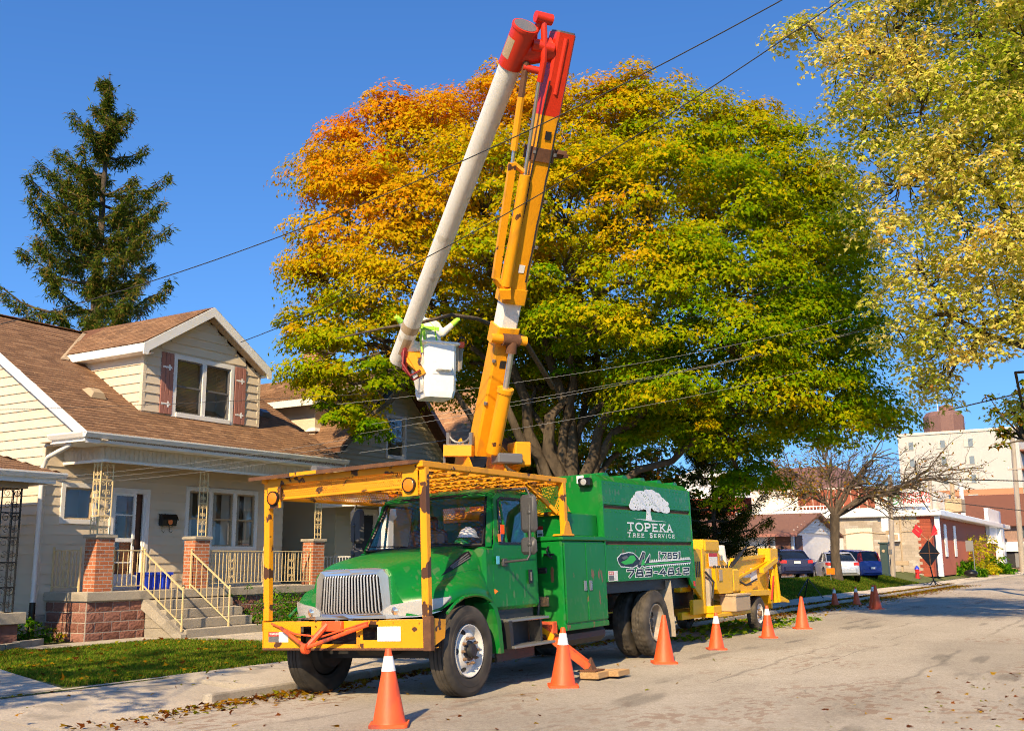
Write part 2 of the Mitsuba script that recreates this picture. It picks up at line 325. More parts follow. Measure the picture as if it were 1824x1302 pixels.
def window(key, fr, u0, u1, z0, z1, n=1, hung=True, cas=.1, m='m_white', curtain=True, sash='m_tan', blinds=False, deep=.6):
    """casing u0..u1 x z0..z1 round n sashes, a room behind"""
    k = put(key, cat([ringmesh(fr, u0, u1, z0, z1, cas, -.05, .045, .03)] + [fr.box(u0 + (u1 - u0) * i / n - .06, u0 + (u1 - u0) * i / n + .06, -.05, .04, z0 + cas, z1 - cas) for i in range(1, n)]), m)
    fr_r = cat([fr.box(u0, u1, -deep, -deep + .02, z0, z1, 0.001), fr.box(u0 - .01, u0 + .01, -deep, -.06, z0, z1, .001), fr.box(u1 - .01, u1 + .01, -deep, -.06, z0, z1, .001), fr.box(u0, u1, -deep, -.06, z0 - .01, z0 + .01, .001), fr.box(u0, u1, -deep, -.06, z1 - .01, z1 + .01, .001)])
    put(k + '__room', fr_r, 'm_room')
    w = (u1 - u0) / n
    for i in range(n):
        a, b = u0 + i * w + (cas if i == 0 else .06), u0 + (i + 1) * w - (cas if i == n - 1 else .06)
        c, d = z0 + cas, z1 - cas; mid = (c + d) / 2
        parts = [ringmesh(fr, a, b, c, d, .035, -.045, .012)]
        if hung: parts.append(fr.box(a + .03, b - .03, -.04, .008, mid - .02, mid + .02))
        put(k + '__sash', cat(parts), sash)
        put(k + '__pane', tri([fr.pt(a + .03, c + .03, -.02), fr.pt(b - .03, c + .03, -.02), fr.pt(b - .03, d - .03, -.02), fr.pt(a + .03, d - .03, -.02)], [[0, 1, 2, 3]]), 'm_glass')
        if blinds:
            put(k + '__blind', cat([fr.map(xf(box(a + .04, b - .04, -.012, .012, -.001, .001), rot=(.6, [1, 0, 0]), t=(0, -.10, zz))) for zz in np.arange(mid if i else c + .05, d, .035)]), 'm_tan')
        elif curtain:
            us = np.linspace(a + .02, b - .02, 28); half = len(us)
            def cur(p0, p1):
                uu = np.linspace(p0, p1, 14); nn = -.14 + .025 * np.sin(np.arange(14) * 2.1)
                v = [fr.pt(x, c, y) for x, y in zip(uu, nn)] + [fr.pt(x, d, y) for x, y in zip(uu, nn)]
                return tri(v, [[j, j + 1, j + 15, j + 14] for j in range(13)])
            put(k + '__curtain', cat([cur(a, a + (b - a) * .36), cur(b - (b - a) * .36, b)]), 'm_curtain')
    return k
SH = np.array([[.165, .088, .045], [.205, .115, .06], [.14, .073, .038], [.235, .14, .078], [.10, .053, .03]])
def shingles(key, O, U, V, L, H, clip=None, pal=None, ex=.14, w=.31, seed=1):
    """overlapping shingle tabs on the plane O + u U + v V (V up the slope)"""
    pal = SH if pal is None else pal; g = np.random.default_rng(seed); O, U, V = A(*O), A(*U), A(*V); N = np.cross(U, V)
    vs, fs, cs = [], [], []; k = 0
    for i in range(int(H / ex)):
        v0 = i * ex; u = -g.uniform(0, w)
        while u < L:
            a, b = max(u, 0), min(u + w - .008, L); u += w * g.choice([1, 1, .66])
            if b - a < .03: continue
            if clip is not None and not clip((a + b) / 2, v0 + ex / 2): continue
            t = .012 + g.uniform(0, .006); v1 = min(v0 + ex + .02, H); col = pal[g.integers(len(pal))] * g.uniform(.85, 1.15)
            q = [O + U * a + V * v0 + N * .002, O + U * b + V * v0 + N * .002, O + U * b + V * v0 + N * t, O + U * a + V * v0 + N * t, O + U * b + V * v1 + N * .004, O + U * a + V * v1 + N * .004]
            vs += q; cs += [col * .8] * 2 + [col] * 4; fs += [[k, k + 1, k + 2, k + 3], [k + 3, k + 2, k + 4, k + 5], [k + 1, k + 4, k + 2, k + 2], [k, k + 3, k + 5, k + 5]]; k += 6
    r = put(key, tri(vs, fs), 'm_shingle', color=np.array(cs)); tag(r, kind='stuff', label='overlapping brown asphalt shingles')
    return r
def bricks(key, fr, u0, u1, z0, z1, w=.2, h=.062, j=.015, t=.004, m='m_brick'):
    i = 0; z = z0
    while z < z1 - .03:
        u = u0 - (w + j) / 2 * (i % 2)
        while u < u1 - .02:
            a, b = max(u, u0), min(u + w, u1)
            if b - a > .03: put(key, fr.box(a, b, -.01, t + R_(-.001, .002), z, min(z + h, z1), .004), m, uv=(R_(0, 1), .5))
            u += w + j
        z += h + j; i += 1
def split_blocks(key, fr, u0, u1, z0, z1, w=.40, h=.185, j=.018, keep=None):
    i = 0; z = z0
    while z < z1 - .05:
        u = u0 - (w + j) / 2 * (i % 2)
        while u < u1 - .03:
            a, b = max(u, u0), min(u + w, u1); u += w + j; zt = min(z + h, z1)
            if b - a < .05 or (keep and not keep((a + b) / 2, zt)): continue
            gu, gv = np.meshgrid(np.linspace(0, 1, 9), np.linspace(0, 1, 6), indexing='ij'); e = np.minimum(np.minimum(gu, 1 - gu) * 4, np.minimum(gv, 1 - gv) * 3).clip(0, 1)
            dd = .003 + e * .016 * (.3 + 1.2 * meshkit.fbm(np.stack([gu * 3 + a * 7, gv * 2 + z * 9, gu * 0 + b], -1), 3))
            ii = np.arange(54).reshape(9, 6); vv = np.stack([a + gu * (b - a), dd, z + gv * (zt - z)], -1).reshape(-1, 3)
            back = vv.copy(); back[:, 1] = -.02; q = np.stack([ii[:-1, :-1], ii[1:, :-1], ii[1:, 1:], ii[:-1, 1:]], -1).reshape(-1, 4)
            rim = np.concatenate([ii[:, 0], ii[-1, 1:], ii[-2::-1, -1], ii[0, -2:0:-1]]); rn = np.roll(rim, -1)
            f = np.vstack([q, np.stack([rim, rim + 54, rn + 54, rn], 1)])
            put(key, fr.map(tri(np.vstack([vv, back]), f)), 'm_block', uv=(R_(0, 1), .5))
        z += h + j; i += 1
def scroll(fr, u, z, r, s=1, turns=1.4, w=.012):
    t = np.linspace(0, turns * 2 * math.pi, 16); rr = r * (1 - t / t[-1] * .8)
    return tube([fr.pt(u + s * (rr[i] * math.cos(t[i]) - r), z + rr[i] * math.sin(t[i]), 0) for i in range(16)], w / 2, 4)
def trellis(key, fr, u0, u1, z0, z1, m, cells=4, w=.022, side=None):
    """flat wrought iron column: two uprights, cross bars and scrolls"""
    def panel(f, a, b):
        ms = [f.box(a - w / 2, a + w / 2, -w / 2, w / 2, z0, z1), f.box(b - w / 2, b + w / 2, -w / 2, w / 2, z0, z1)]
        H = (z1 - z0) / cells
        for i in range(cells + 1): ms.append(f.box(a + w / 2, b - w / 2, -w / 3, w / 3, z0 + i * H - .012, z0 + i * H + .012))
        for i in range(cells):
            c = z0 + i * H; mu = (a + b) / 2; g = (b - a) * .24
            ms.append(f.box(mu - .007, mu + .007, -.007, .007, c + .02, c + H - .02))
            for s in (-1, 1): ms += [scroll(f, mu + s * .004, c + H * .80, g, s), scroll(f, mu + s * .004, c + H * .30, g * .8, s)]
        return ms
    put(key, cat(panel(fr, u0, u1) + (panel(side[0], side[1], side[2]) if side else [])), m)
def railing(key, P, Q, h, m, gap=.115, post=True, panel=None):
    """iron railing from P to Q (points on the floor), sloping if they differ in height"""
    P, Q = A(*P), A(*Q); L = np.linalg.norm((Q - P)[:2]); ms = []
    up = lambda f, z: P + (Q - P) * f + Z3 * z
    ms += [bar(up(0, h), up(1, h), .04, .022), bar(up(0, .10), up(1, .10), .03, .018)]
    n = max(2, int(L / gap))
    for i in range(n + 1): ms.append(bar(up(i / n, .10), up(i / n, h), .013))
    if post: ms += [bar(up(f, -.03), up(f, h + .05), .03) for f in (0, 1)] + [xf(trimesh.creation.icosphere(1, .026), t=up(f, h + .06)) for f in (0, 1)]
    D = (Q - P) / np.linalg.norm(Q - P); fr = Fr(P, D, np.cross(D, Z3))
    for u in panel or []:
        ms += [bar(fr.pt(u - .1, .1), fr.pt(u - .1, h), .013), bar(fr.pt(u + .1, .1), fr.pt(u + .1, h), .013)]
        for s in (-1, 1):
            for z in (.28, .5, .72): ms.append(scroll(fr, u + s * .005, h * z, .045, s))
    return put(key, cat(ms), m)

SH = (SH * .45 + SH.mean(0) * .55) * 1.12
# ---------------------------------------------------------------- house with the porch
H1 = thing('clapboard_house', 'cream clapboard house with brown shingle roof, gabled dormer and open porch', 'house')
FRONT = Fr((0, 19.74, 0), (1, 0, 0), (0, -1, 0)); LEFT = Fr((13.65, 0, 0), (0, 1, 0), (-1, 0, 0))
SL = .6204; RZ = lambda y: 4.2 + SL * (y - 18.0)
wins = [(17.5, 19.9, 1.86, 3.38), (14.08, 14.98, 2.40, 3.28)]; door = (15.33, 16.42, .98, 3.24)
holes = wins + [door]
wall = sbox(13.65, .1, 20.86, 5.25)
for h in holes: wall = wall.difference(sbox(h[0] + .03, h[2] + .03, h[1] - .03, h[3] - .03))
put(H1 + '__wall', cat([ext(wall, .14, (0, 19.74, 0), X3, Z3, N=Y3), ext([(19.9, .1), (27.2, .1), (27.2, 5.0), (23.43, 7.40), (17.9, 4.03), (18.1, 4.0), (19.9, 4.0)], .14, (13.65, 0, 0), Y3, Z3, N=X3),
    ext([(19.9, .1), (27.2, .1), (27.2, 5.0), (23.43, 7.40), (18.2, 4.1), (19.9, 4.0)], .14, (20.72, 0, 0), Y3, Z3, N=X3), box(13.8, 20.7, 27.06, 27.2, .1, 5)]), 'm_siding', uv=(.3, .2))
WF = H1 + '__wall'
clapboards(WF, FRONT, lambda z: (13.66, 20.86), .53, 3.80, .205, holes)
def lspan(z): return ((19.74 if z < 4.0 else max(17.98, 18.0 + (z - 4.2) / SL + .16)), 27.2 if z < 5 else 27.2 - (z - 5.0) / .62)
clapboards(WF, LEFT, lspan, .53, 7.35, .205, tone=(.4, 1.2))
put(WF + '__corner_post', FRONT.box(13.62, 13.70, 0, .03, .5, 3.66), 'm_siding', uv=(.8, .5)); put(WF + '__corner_post', LEFT.box(19.71, 19.80, 0, .028, .5, 4.0), 'm_siding', uv=(.8, .5))
put(H1 + '__foundation', cat([cbox(13.68, 20.8, 19.70, 27.1, -.3, .52, .01)]), 'm_concrete', uv=(.35, .3))
for w, n in ((wins[0], 3), (wins[1], 1)): window(H1 + '__window', FRONT, *w, n=n, hung=n > 1, curtain=n > 1)
# door: casing, storm door frame, glass, inner door with oval light
k = put(H1 + '__door', cat([ringmesh(FRONT, door[0], door[1], door[2], door[3], .11, -.05, .05)]), 'm_white')
put(k + '__room', cat([FRONT.box(door[0], door[1], -.5, -.46, .98, 3.24, .001)]), 'm_room')
put(k + '__inner_door', FRONT.box(15.44, 16.31, -.14, -.09, 1.0, 3.12), 'm_rust')
t = np.linspace(0, 2 * math.pi, 20, endpoint=False)
put(k + '__oval_light', ext([(15.78 + .16 * math.cos(a), 2.3 + .42 * math.sin(a)) for a in t], .02, (0, 19.82, 0), X3, Z3, N=-Y3), 'm_dark')
put(k + '__storm_door', cat([ringmesh(FRONT, 15.44, 16.06, 1.02, 3.13, .065, -.03, .02), FRONT.box(15.5, 16.0, -.03, .018, 2.03, 2.12), FRONT.box(15.5, 16.0, -.02, .012, 2.62, 2.65), FRONT.box(15.5, 16.0, -.02, .012, 1.56, 1.59), FRONT.box(15.5, 16.0, -.03, .018, 1.08, 1.32), FRONT.box(16.27, 16.31, -.04, .02, 1.0, 3.13), FRONT.box(16.06, 16.28, -.03, .01, 1.0, 1.3)]), 'm_whitegloss')
put(k + '__pane', tri([FRONT.pt(15.5, 1.3, -.005), FRONT.pt(16.0, 1.3, -.005), FRONT.pt(16.0, 3.08, -.005), FRONT.pt(15.5, 3.08, -.005)], [[0, 1, 2, 3]]), 'm_glass')
put(k + '__handle', FRONT.box(16.0, 16.03, .02, .07, 1.95, 2.1), 'm_dark')
# porch
PF = Fr((0, 18.40, 0), (1, 0, 0), (0, -1, 0)); PL = Fr((13.90, 0, 0), (0, 1, 0), (-1, 0, 0))
k = put(H1 + '__porch', cat([cbox(13.84, 21.3, 18.32, 19.72, .80, .985, .012)]), 'm_concrete', uv=(.55, .3))
put(k + '__core', cat([box(13.903, 15.35, 18.403, 19.7, -.2, .80), box(15.36, 17.6, 18.5, 19.7, -.2, .8), box(17.62, 21.2, 18.403, 19.7, -.2, .8)]), 'm_mortar')
split_blocks(k + '__block', PF, 13.92, 15.36, -.02, .79); split_blocks(k + '__block', PL, 18.42, 19.69, -.02, .79); split_blocks(k + '__block', PF, 17.62, 21.2, -.02, .79)
st = [(18.42, 0)] + sum([[(17.15 + i * .315, .195 * i), (17.15 + i * .315, .195 * (i + 1))] for i in range(4)], []) + [(18.42, .78)]
put(k + '__step', cat([cbox(15.38, 17.58, 17.13 + i * .315, 18.45, .195 * i - (.1 if i == 0 else 0), .195 * (i + 1) - .004, .012) for i in range(4)]), 'm_concrete', uv=(.3, .3))
put(k + '__cheek', ext([(17.12, 0), (17.30, 0), (18.44, .62), (18.44, .80), (18.30, .80), (17.12, .10)], .13, (15.245, 0, 0), Y3, Z3, N=X3), 'm_concrete', uv=(.55, .3))
for i, (x, y) in enumerate(((14.08, 18.44), (16.70, 18.44), (20.66, 18.44))):
    w, d = .44, .36
    kk = put(H1 + '__brick_pillar', box(x + .003, x + w - .003, y + .003, y + d - .003, .98, 2.08), 'm_mortar')
    bricks(kk + '__brick', Fr((0, y + .003, 0), (1, 0, 0), (0, -1, 0)), x, x + w, .99, 2.07)
    bricks(kk + '__brick', Fr((x + .003, 0, 0), (0, 1, 0), (-1, 0, 0)), y, y + d, .99, 2.07)
    put(kk + '__cap', cbox(x - .045, x + w + .045, y - .045, y + d + .045, 2.08, 2.15, .01), 'm_concrete', uv=(.75, .3))
    f1 = Fr((0, y + .07, 0), (1, 0, 0), (0, -1, 0)); f2 = Fr((x + (.05 if i == 0 else .1), 0, 0), (0, 1, 0), (-1, 0, 0))
    trellis(H1 + '__iron_column', f1, x + (.05 if i == 0 else .12), x + (.35 if i == 0 else .36), 2.15, 3.66, 'm_cream', 4 if i else 4, side=(f2, y + .08, y + .30) if i == 0 else None)
rl = H1 + '__railing'
railing(rl, (14.0, 18.82, .985), (14.0, 19.70, .985), .84, 'm_cream', panel=[.45]); railing(rl, (14.56, 18.5, .985), (15.30, 18.5, .985), .84, 'm_cream')
railing(rl, (17.16, 18.5, .985), (20.64, 18.5, .985), .84, 'm_cream', panel=[.75, 2.75]); railing(rl, (18.95, 18.5, .985), (18.96, 18.5, .985), .86, 'm_cream')
hr = H1 + '__stair_rail'
for x in (15.32, 16.62): railing(hr, (x, 18.45, .985), (x, 17.20, .19), .80, 'm_cream', gap=.17)
# porch beam, ceiling, eaves, gutters
bm = put(H1 + '__porch_beam', cat([cbox(14.12, 21.2, 18.42, 18.56, 3.68, 4.06, .003), cbox(14.12, 14.24, 18.57, 19.73, 3.68, 4.06, .003)]), 'm_siding', uv=(.2, .2))
for x in np.arange(14.14, 21.1, .12): put(bm + '__board', cbox(x, x + .112, 18.40, 18.42, 3.70, 4.05, .006), 'm_siding', uv=(R_(0, .4), .2))
for y in np.arange(18.44, 19.7, .12): put(bm + '__board', cbox(14.10, 14.12, y, y + .112, 3.70, 4.05, .006), 'm_siding', uv=(R_(0, .4), .2))
put(bm + '__trim', cat([cbox(14.07, 21.2, 18.37, 18.40, 3.64, 3.70, .004), cbox(14.07, 14.10, 18.40, 19.73, 3.64, 3.70, .004)]), 'm_white')
put(H1 + '__porch_ceiling', cat([box(13.5, 21.2, 18.1, 19.72, 4.06, 4.08)] + [box(14.26, 21.2, y, y + .075, 4.045, 4.058) for y in np.arange(18.6, 19.7, .085)]), 'm_tan')
def gutter_prof(): return [(0, 0), (.0, -.11), (-.07, -.11), (-.12, -.03), (-.12, 0), (-.10, 0), (-.10, -.02), (-.06, -.09), (-.015, -.09), (-.015, 0)]
gp = gutter_prof()
def gutter(p0, p1, out):
    p0, p1, out = A(*p0), A(*p1), A(*out); return loft([[p - out * a + Z3 * b for a, b in gp] for p in (p0, p1)])
put(H1 + '__gutter', cat([gutter((13.25, 18.0, 4.17), (21.4, 18.0, 4.22), (0, -1, 0)), gutter((13.33, 18.0, 4.17), (13.33, 19.1, 4.17), (-1, 0, 0))]), 'm_white')
put(H1 + '__fascia', cat([box(13.3, 21.38, 18.0, 18.03, 3.98, 4.18), box(13.33, 13.36, 18.0, 19.1, 4.0, 4.18), box(13.3, 14.1, 18.0, 19.1, 3.98, 4.0), box(14.1, 21.3, 18.03, 18.4, 3.98, 4.0)]), 'm_white')
rf = put(H1 + '__roof', cat([ext([(18.0, 4.16), (23.43, 7.53), (28.9, 4.14), (28.9, 4.02), (23.43, 7.40), (18.0, 4.04)], 7.96, (13.36, 0, 0), Y3, Z3, N=X3)]), 'm_rust')
nV = A(0, 1, SL) / math.hypot(1, SL); Hs = math.hypot(5.43, 3.37)
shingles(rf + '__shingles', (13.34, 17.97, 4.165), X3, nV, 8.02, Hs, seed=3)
put(rf + '__ridge_cap', cat([xf(cbox(x, x + .30, -.13, .13, 0, .02), t=(0, 23.43, 7.54 + R_(0, .006))) for x in np.arange(13.34, 21.3, .26)]), 'm_shingle', color=SH[1])
rk = lambda X, y0, y1, o=0: ext([(y0, RZ(y0) - .02 + o), (y1, RZ(y1) - .02 + o), (y1, RZ(y1) - .25 + o), (y0, RZ(y0) - .25 + o)], .035, (X, 0, 0), Y3, Z3, N=X3)
put(rf + '__rake_board', rk(13.33, 18.0, 23.43), 'm_whitegloss'); put(rf + '__rake_board', rk(21.33, 18.0, 23.43), 'm_whitegloss')
put(rf + '__rake_soffit', cat([ext([(18.0, RZ(18.0) - .24), (23.43, RZ(23.43) - .24), (23.43, RZ(23.43) - .22), (18.0, RZ(18.0) - .22)], .30, (13.365, 0, 0), Y3, Z3, N=X3)]), 'm_white')
def roof_vent(key, p, fr=nV, m='m_grey'):
    p = A(*p); n = np.cross(X3, fr); f = lambda a, b, c: p + X3 * a + fr * b + n * c
    return put(key, hull([f(a, b, 0) for a in (-.2, .2) for b in (-.2, .2)] + [f(a, b, .11) for a in (-.13, .13) for b in (-.12, .10)]), m)
roof_vent(rf + '__roof_vent', (14.72, 19.70, RZ(19.7) + .01), m='m_tan'); roof_vent(rf + '__roof_vent', (20.35, 20.1, RZ(20.1) + .01))
# dormer
D0, D1, DY, DAX, DAZ, DEZ = 15.62, 19.30, 19.22, 17.33, 7.70, 6.46
SD = (DAZ - DEZ) / (DAX - 15.30)
dm = put(H1 + '__dormer', cat([ext(Polygon([(D0, 4.9), (D1, 4.9), (D1, 6.25), (DAX, 7.52), (D0, 6.25)]).difference(sbox(16.52, 4.98, 18.32, 6.38)), .12, (0, DY, 0), X3, Z3, N=Y3)] +
    [ext([(DY + .12, RZ(DY) - .1), (DY + .12, 6.45), (22.3, 6.45), (21.6, 6.38)], .1, (x, 0, 0), Y3, Z3, N=X3) for x in (D0, D1 - .1)]), 'm_siding', uv=(.4, .3))
DF = Fr((0, DY, 0), (1, 0, 0), (0, -1, 0)); DL = Fr((D0, 0, 0), (0, 1, 0), (-1, 0, 0))
clapboards(dm, DF, lambda z: (D0 + (max(0, z - 6.25) / 1.27 * 1.7), D1 - max(0, z - 6.25) / 1.27 * 1.95), 4.98, 7.45, .215, [(16.1, 18.78, 4.9, 6.42)])
clapboards(dm, DF, lambda z: (D0, 16.1), 4.98, 6.3, .215); clapboards(dm, DF, lambda z: (18.78, D1), 4.98, 6.4, .215)
clapboards(dm, DL, lambda z: (DY, 18.0 + (z - 4.2 + .06) / SL), 4.98, 6.42, .215, tone=(.6, 1.3))
[put(dm + '__corner_post', q_, 'm_siding', uv=(.7, .5)) for q_ in (DF.box(D0 - .02, D0 + .07, 0, .028, 4.97, 6.3), DL.box(DY - .03, DY + .06, 0, .028, 4.99, 6.3), DF.box(D1 - .07, D1 + .02, 0, .028, 4.97, 6.3))]
window(H1 + '__dormer_window', DF, 16.46, 18.38, 4.93, 6.43, n=2, cas=.11, blinds=True, sash='m_grey')
for u in (16.10, 18.42):
    kk = H1 + '__shutter' if u < 17 else H1 + '__shutter_001'
    for z in (5.15, 6.0): put(kk + '__batten', DF.box(u + .02, u + .34, .022, .03, z, z + .08), 'm_maroon')
    for i in range(3): put(kk + '__board', DF.box(u + i * .122, u + i * .122 + .11, .03, .055, 4.97, 6.42), 'm_maroon')
    for z in (5.18, 6.05): put(kk + '__hinge', cat([DF.box(u + .03, u + .30, .055, .062, z, z + .045), DF.box(u + .2, u + .25, .056, .064, z - .05, z + .09)]), 'm_whitegloss')
dn = [A(1, 0, SD) / math.hypot(1, SD), A(-1, 0, SD) / math.hypot(1, SD)]
def drz(x): return DAZ - SD * abs(x - DAX)
back = lambda z: 18.0 + (z - 4.2) / SL
droof = []
for s in (-1, 1):
    xe = DAX + s * (DAX - 15.30); v = []
    top = [(DAX, 18.9, DAZ), (xe, 18.9, DEZ), (xe, back(DEZ) + .3, DEZ), (DAX, back(DAZ) + .3, DAZ)]
    v = top + [(a, b, c - .13) for a, b, c in top]; m = tri(v, BOXF); 
    if s < 0: m.invert()
    droof.append(m)
dr_ = put(dm + '__dormer_roof', cat(droof), 'm_rust')
Ld = math.hypot(DAX - 15.3, DAZ - DEZ)
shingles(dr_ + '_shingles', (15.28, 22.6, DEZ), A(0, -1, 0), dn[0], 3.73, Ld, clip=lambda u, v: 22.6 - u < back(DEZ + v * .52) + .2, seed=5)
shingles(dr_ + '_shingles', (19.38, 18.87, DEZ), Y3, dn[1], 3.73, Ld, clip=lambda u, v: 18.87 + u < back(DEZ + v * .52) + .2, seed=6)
for s in (-1, 1):
    xe = DAX + s * (DAX - 15.30)
    put(dm + '__rake_board', ext([(DAX, DAZ - .01), (xe, DEZ - .01), (xe, DEZ - .26), (xe - s * .12, DEZ - .26), (xe - s * .16, DEZ - .16), (DAX, DAZ - .24)], .035, (0, 18.88, 0), X3, Z3, N=-Y3), 'm_whitegloss')
    put(dm + '__soffit', tri([(DAX, 18.91, DAZ - .16), (xe, 18.91, DEZ - .16), (xe, 19.2, DEZ - .16), (DAX, 19.2, DAZ - .16)], [[0, 1, 2, 3]]), 'm_tan')
    put(dm + '__eave_fascia', cat([box(min(xe + s * .012, xe - s * .03), max(xe + s * .012, xe - s * .03), 18.885, back(DEZ) + .1, DEZ - .2, DEZ - .01), box(min(xe, D0 if s < 0 else D1), max(xe, D0 if s < 0 else D1), 18.9, back(DEZ), DEZ - .2, DEZ - .19)]), 'm_whitegloss')
put(rf + '__valley_flashing', hull([(14.95, 21.34, RZ(21.34) + .02), (15.2, 21.36, RZ(21.36) + .02), (17.2, 23.3, RZ(23.3) + .03), (17.0, 23.38, RZ(23.38) + .03), (15.1, 21.4, RZ(21.4) + .05)]), 'm_tan')
put(H1 + '__downspout', tube([(13.42, 18.5, 4.06), (13.42, 18.6, 3.95), (13.52, 19.45, 3.75), (13.55, 19.66, 3.55), (13.56, 19.66, .75)], .05, 8), 'm_white', 50)
put(H1 + '__drain_pipe', tube([(13.56, 19.66, .78), (13.56, 19.66, -.1)], .062, 8), 'm_black', 50)
t = thing('mailbox', 'black wall mailbox with a gold emblem between door and window', 'mailbox')
put(t + '__body', cat([FRONT.map(hull([(16.72 + a, n, z) for a in (0, .42) for n, z in ((.02, 2.42), (.15, 2.42), (.17, 2.56), (.12, 2.66), (.02, 2.68))])), FRONT.map(hull([(16.70 + a, n, z) for a in (0, .46) for n, z in ((.02, 2.69), (.19, 2.55), (.185, 2.59), (.13, 2.69))]))]), 'm_black', 30)
put(t + '__emblem', xf(lathe([(0, 0), (.07, 0), (.06, .01), (0, .012)], 16, 'y'), t=(16.93, 19.74 - .178, 2.51)), 'm_amber')
[put(t + '__hook', tube([FRONT.pt(u, 2.42, .05), FRONT.pt(u, 2.30, .05), FRONT.pt(u + .02, 2.27, .08), FRONT.pt(u + .05, 2.29, .1)], .006, 5), 'm_black') for u in (16.8, 17.02)]
t = thing('recycling_bin', 'blue plastic recycling bin at the top of the porch steps', 'bin')
bx = [[(15.62 - e, 18.62 - e, z), (16.18 + e, 18.62 - e, z), (16.18 + e, 19.0 + e, z), (15.62 - e, 19.0 + e, z)] for z, e in ((.99, 0), (1.30, .02), (1.30, .05), (1.36, .05), (1.36, .02), (1.02, -.01))]
put(t + '__body', loft(bx), 'm_blue'); put(t + '__rib', cat([cbox(15.7 + i * .13, 15.74 + i * .13, 18.59, 18.62, 1.02, 1.28, .008) for i in range(4)]), 'm_blue')

# ---------------------------------------------------------------- neighbour on the left (only its porch corner shows)
N1 = thing('neighbour_house', 'house at the left edge with white gutter and black iron porch column', 'house')
put(N1 + '__wall', cat([box(2.5, 10.4, 20.6, 27, 0, 3.6)]), 'm_siding', uv=(.2, .3))
hz = lambda x, y: 3.33 + .40 * min(y - 17.95, 12.80 - x, 3.2)
nr = put(N1 + '__porch_roof', hull([(2.4, 17.95, 3.26), (12.8, 17.95, 3.26), (12.8, 25, 3.26), (2.4, 25, 3.26), (2.4, 21.15, 4.6), (9.6, 21.15, 4.6), (9.6, 25, 4.6), (2.4, 25, 4.6)]), 'm_rust')
ns = A(0, 1, .405) / math.hypot(1, .405); nw = A(-1, 0, .405) / math.hypot(1, .405)
shingles(nr + '__shingles', (2.4, 17.93, 3.275), X3, ns, 10.42, 3.4, clip=lambda u, v: 12.82 - (2.4 + u) > v * .9, seed=9)
shingles(nr + '__shingles', (12.82, 17.93, 3.275), Y3, nw, 7, 3.4, clip=lambda u, v: u > v * .9, seed=10)
put(N1 + '__gutter', cat([gutter((2.4, 17.98, 3.29), (12.88, 17.98, 3.29), (0, -1, 0)), gutter((12.78, 17.95, 3.29), (12.78, 24, 3.29), (1, 0, 0)), box(2.4, 12.70, 17.98, 18.01, 3.08, 3.27), box(12.69, 12.72, 18, 24, 3.08, 3.27)]), 'm_white')
put(N1 + '__porch_beam', cat([cbox(2.4, 12.35, 18.3, 18.44, 2.98, 3.22, .01), cbox(12.2, 12.34, 18.45, 20, 2.98, 3.22, .01)]), 'm_tan')
trellis(N1 + '__iron_column', Fr((0, 18.36, 0), (1, 0, 0), (0, -1, 0)), 11.86, 12.26, .66, 2.98, 'm_black', 5, side=(Fr((12.26, 0, 0), (0, 1, 0), (-1, 0, 0)), 18.38, 18.62))
put(N1 + '__porch_floor', cbox(2.4, 12.45, 18.2, 20, .45, .66, .01), 'm_concrete', uv=(.5, .3)); put(N1 + '__porch_base', box(2.5, 12.35, 18.3, 20, -.1, .45), 'm_block', uv=(.3, .3))
# ---------------------------------------------------------------- bucket truck (its own axes: x to the rear, y to the kerb, z up)
_a, _b = -.0344, -.0050
RT = np.array([[math.cos(_b), 0, math.sin(_b)], [0, 1, 0], [-math.sin(_b), 0, math.cos(_b)]]) @ np.array([[1, 0, 0], [0, math.cos(_a), -math.sin(_a)], [0, math.sin(_a), math.cos(_a)]])
T0 = A(10.392, 6.768, 0); M4 = np.eye(4); M4[:3, :3] = RT; M4[:3, 3] = T0; TW = T(M4.tolist())
L2W = lambda *p: RT @ A(*p) + T0
W2L = lambda p: RT.T @ (A(*p) - T0)
def at(px, py, D):
    """the place D metres ahead of the camera that the photograph shows at px, py"""
    return CAM + (FWD + np.cross(FWD, UP) * (px - 912) / FOCAL - UP * (py - 651) / FOCAL) * D
TK = thing('bucket_truck', 'green and yellow tree service bucket truck with its boom raised', 'truck')
def tp(name, mesh, m, smooth=False, uv=None, color=None): return put(TK + '__' + name, mesh, m, smooth, uv, color, tw=TW)
W = 2.464; YC = W / 2
mir = lambda m: (lambda k: (k.invert(), k)[1])(tri(m.vertices * [1, -1, 1] + [0, W, 0], m.faces))
both = lambda m: cat([m, mir(m)])
# chassis
tp('frame_rail', cat([box(-.6, 7.3, .82, .90, .70, .96)]), 'm_dark'); tp('frame_rail', cat([box(-.6, 7.3, 1.56, 1.64, .70, .96)]), 'm_dark')
tp('axle', cat([bar((0, .35, .50), (0, W - .35, .50), .12, .14), xf(lathe([(0, -.15), (.2, -.1), (.24, 0), (.2, .1), (0, .15)], 16), t=(.1, YC, .55)), box(-.5, -.3, .8, 1.66, .55, .72)]), 'm_dark')
tp('axle', cat([tube([(5.467, .4, .52), (5.467, W - .4, .52)], .11, 10), xf(trimesh.creation.icosphere(2, .26), t=(5.467, YC, .54)), bar((4.6, .86, .62), (6.3, .86, .62), .1), bar((4.6, 1.6, .62), (6.3, 1.6, .62), .1)]), 'm_dark')
tp('engine_sump', cat([cbox(-.35, .7, .95, 1.5, .48, .8, .06), cbox(1.0, 4.4, 1.0, 1.45, .55, .75, .05), cbox(2.3, 3.9, .15, .7, .36, .60, .08), cbox(2.4, 4.3, 1.7, 2.3, .4, .9, .06)]), 'm_dark')
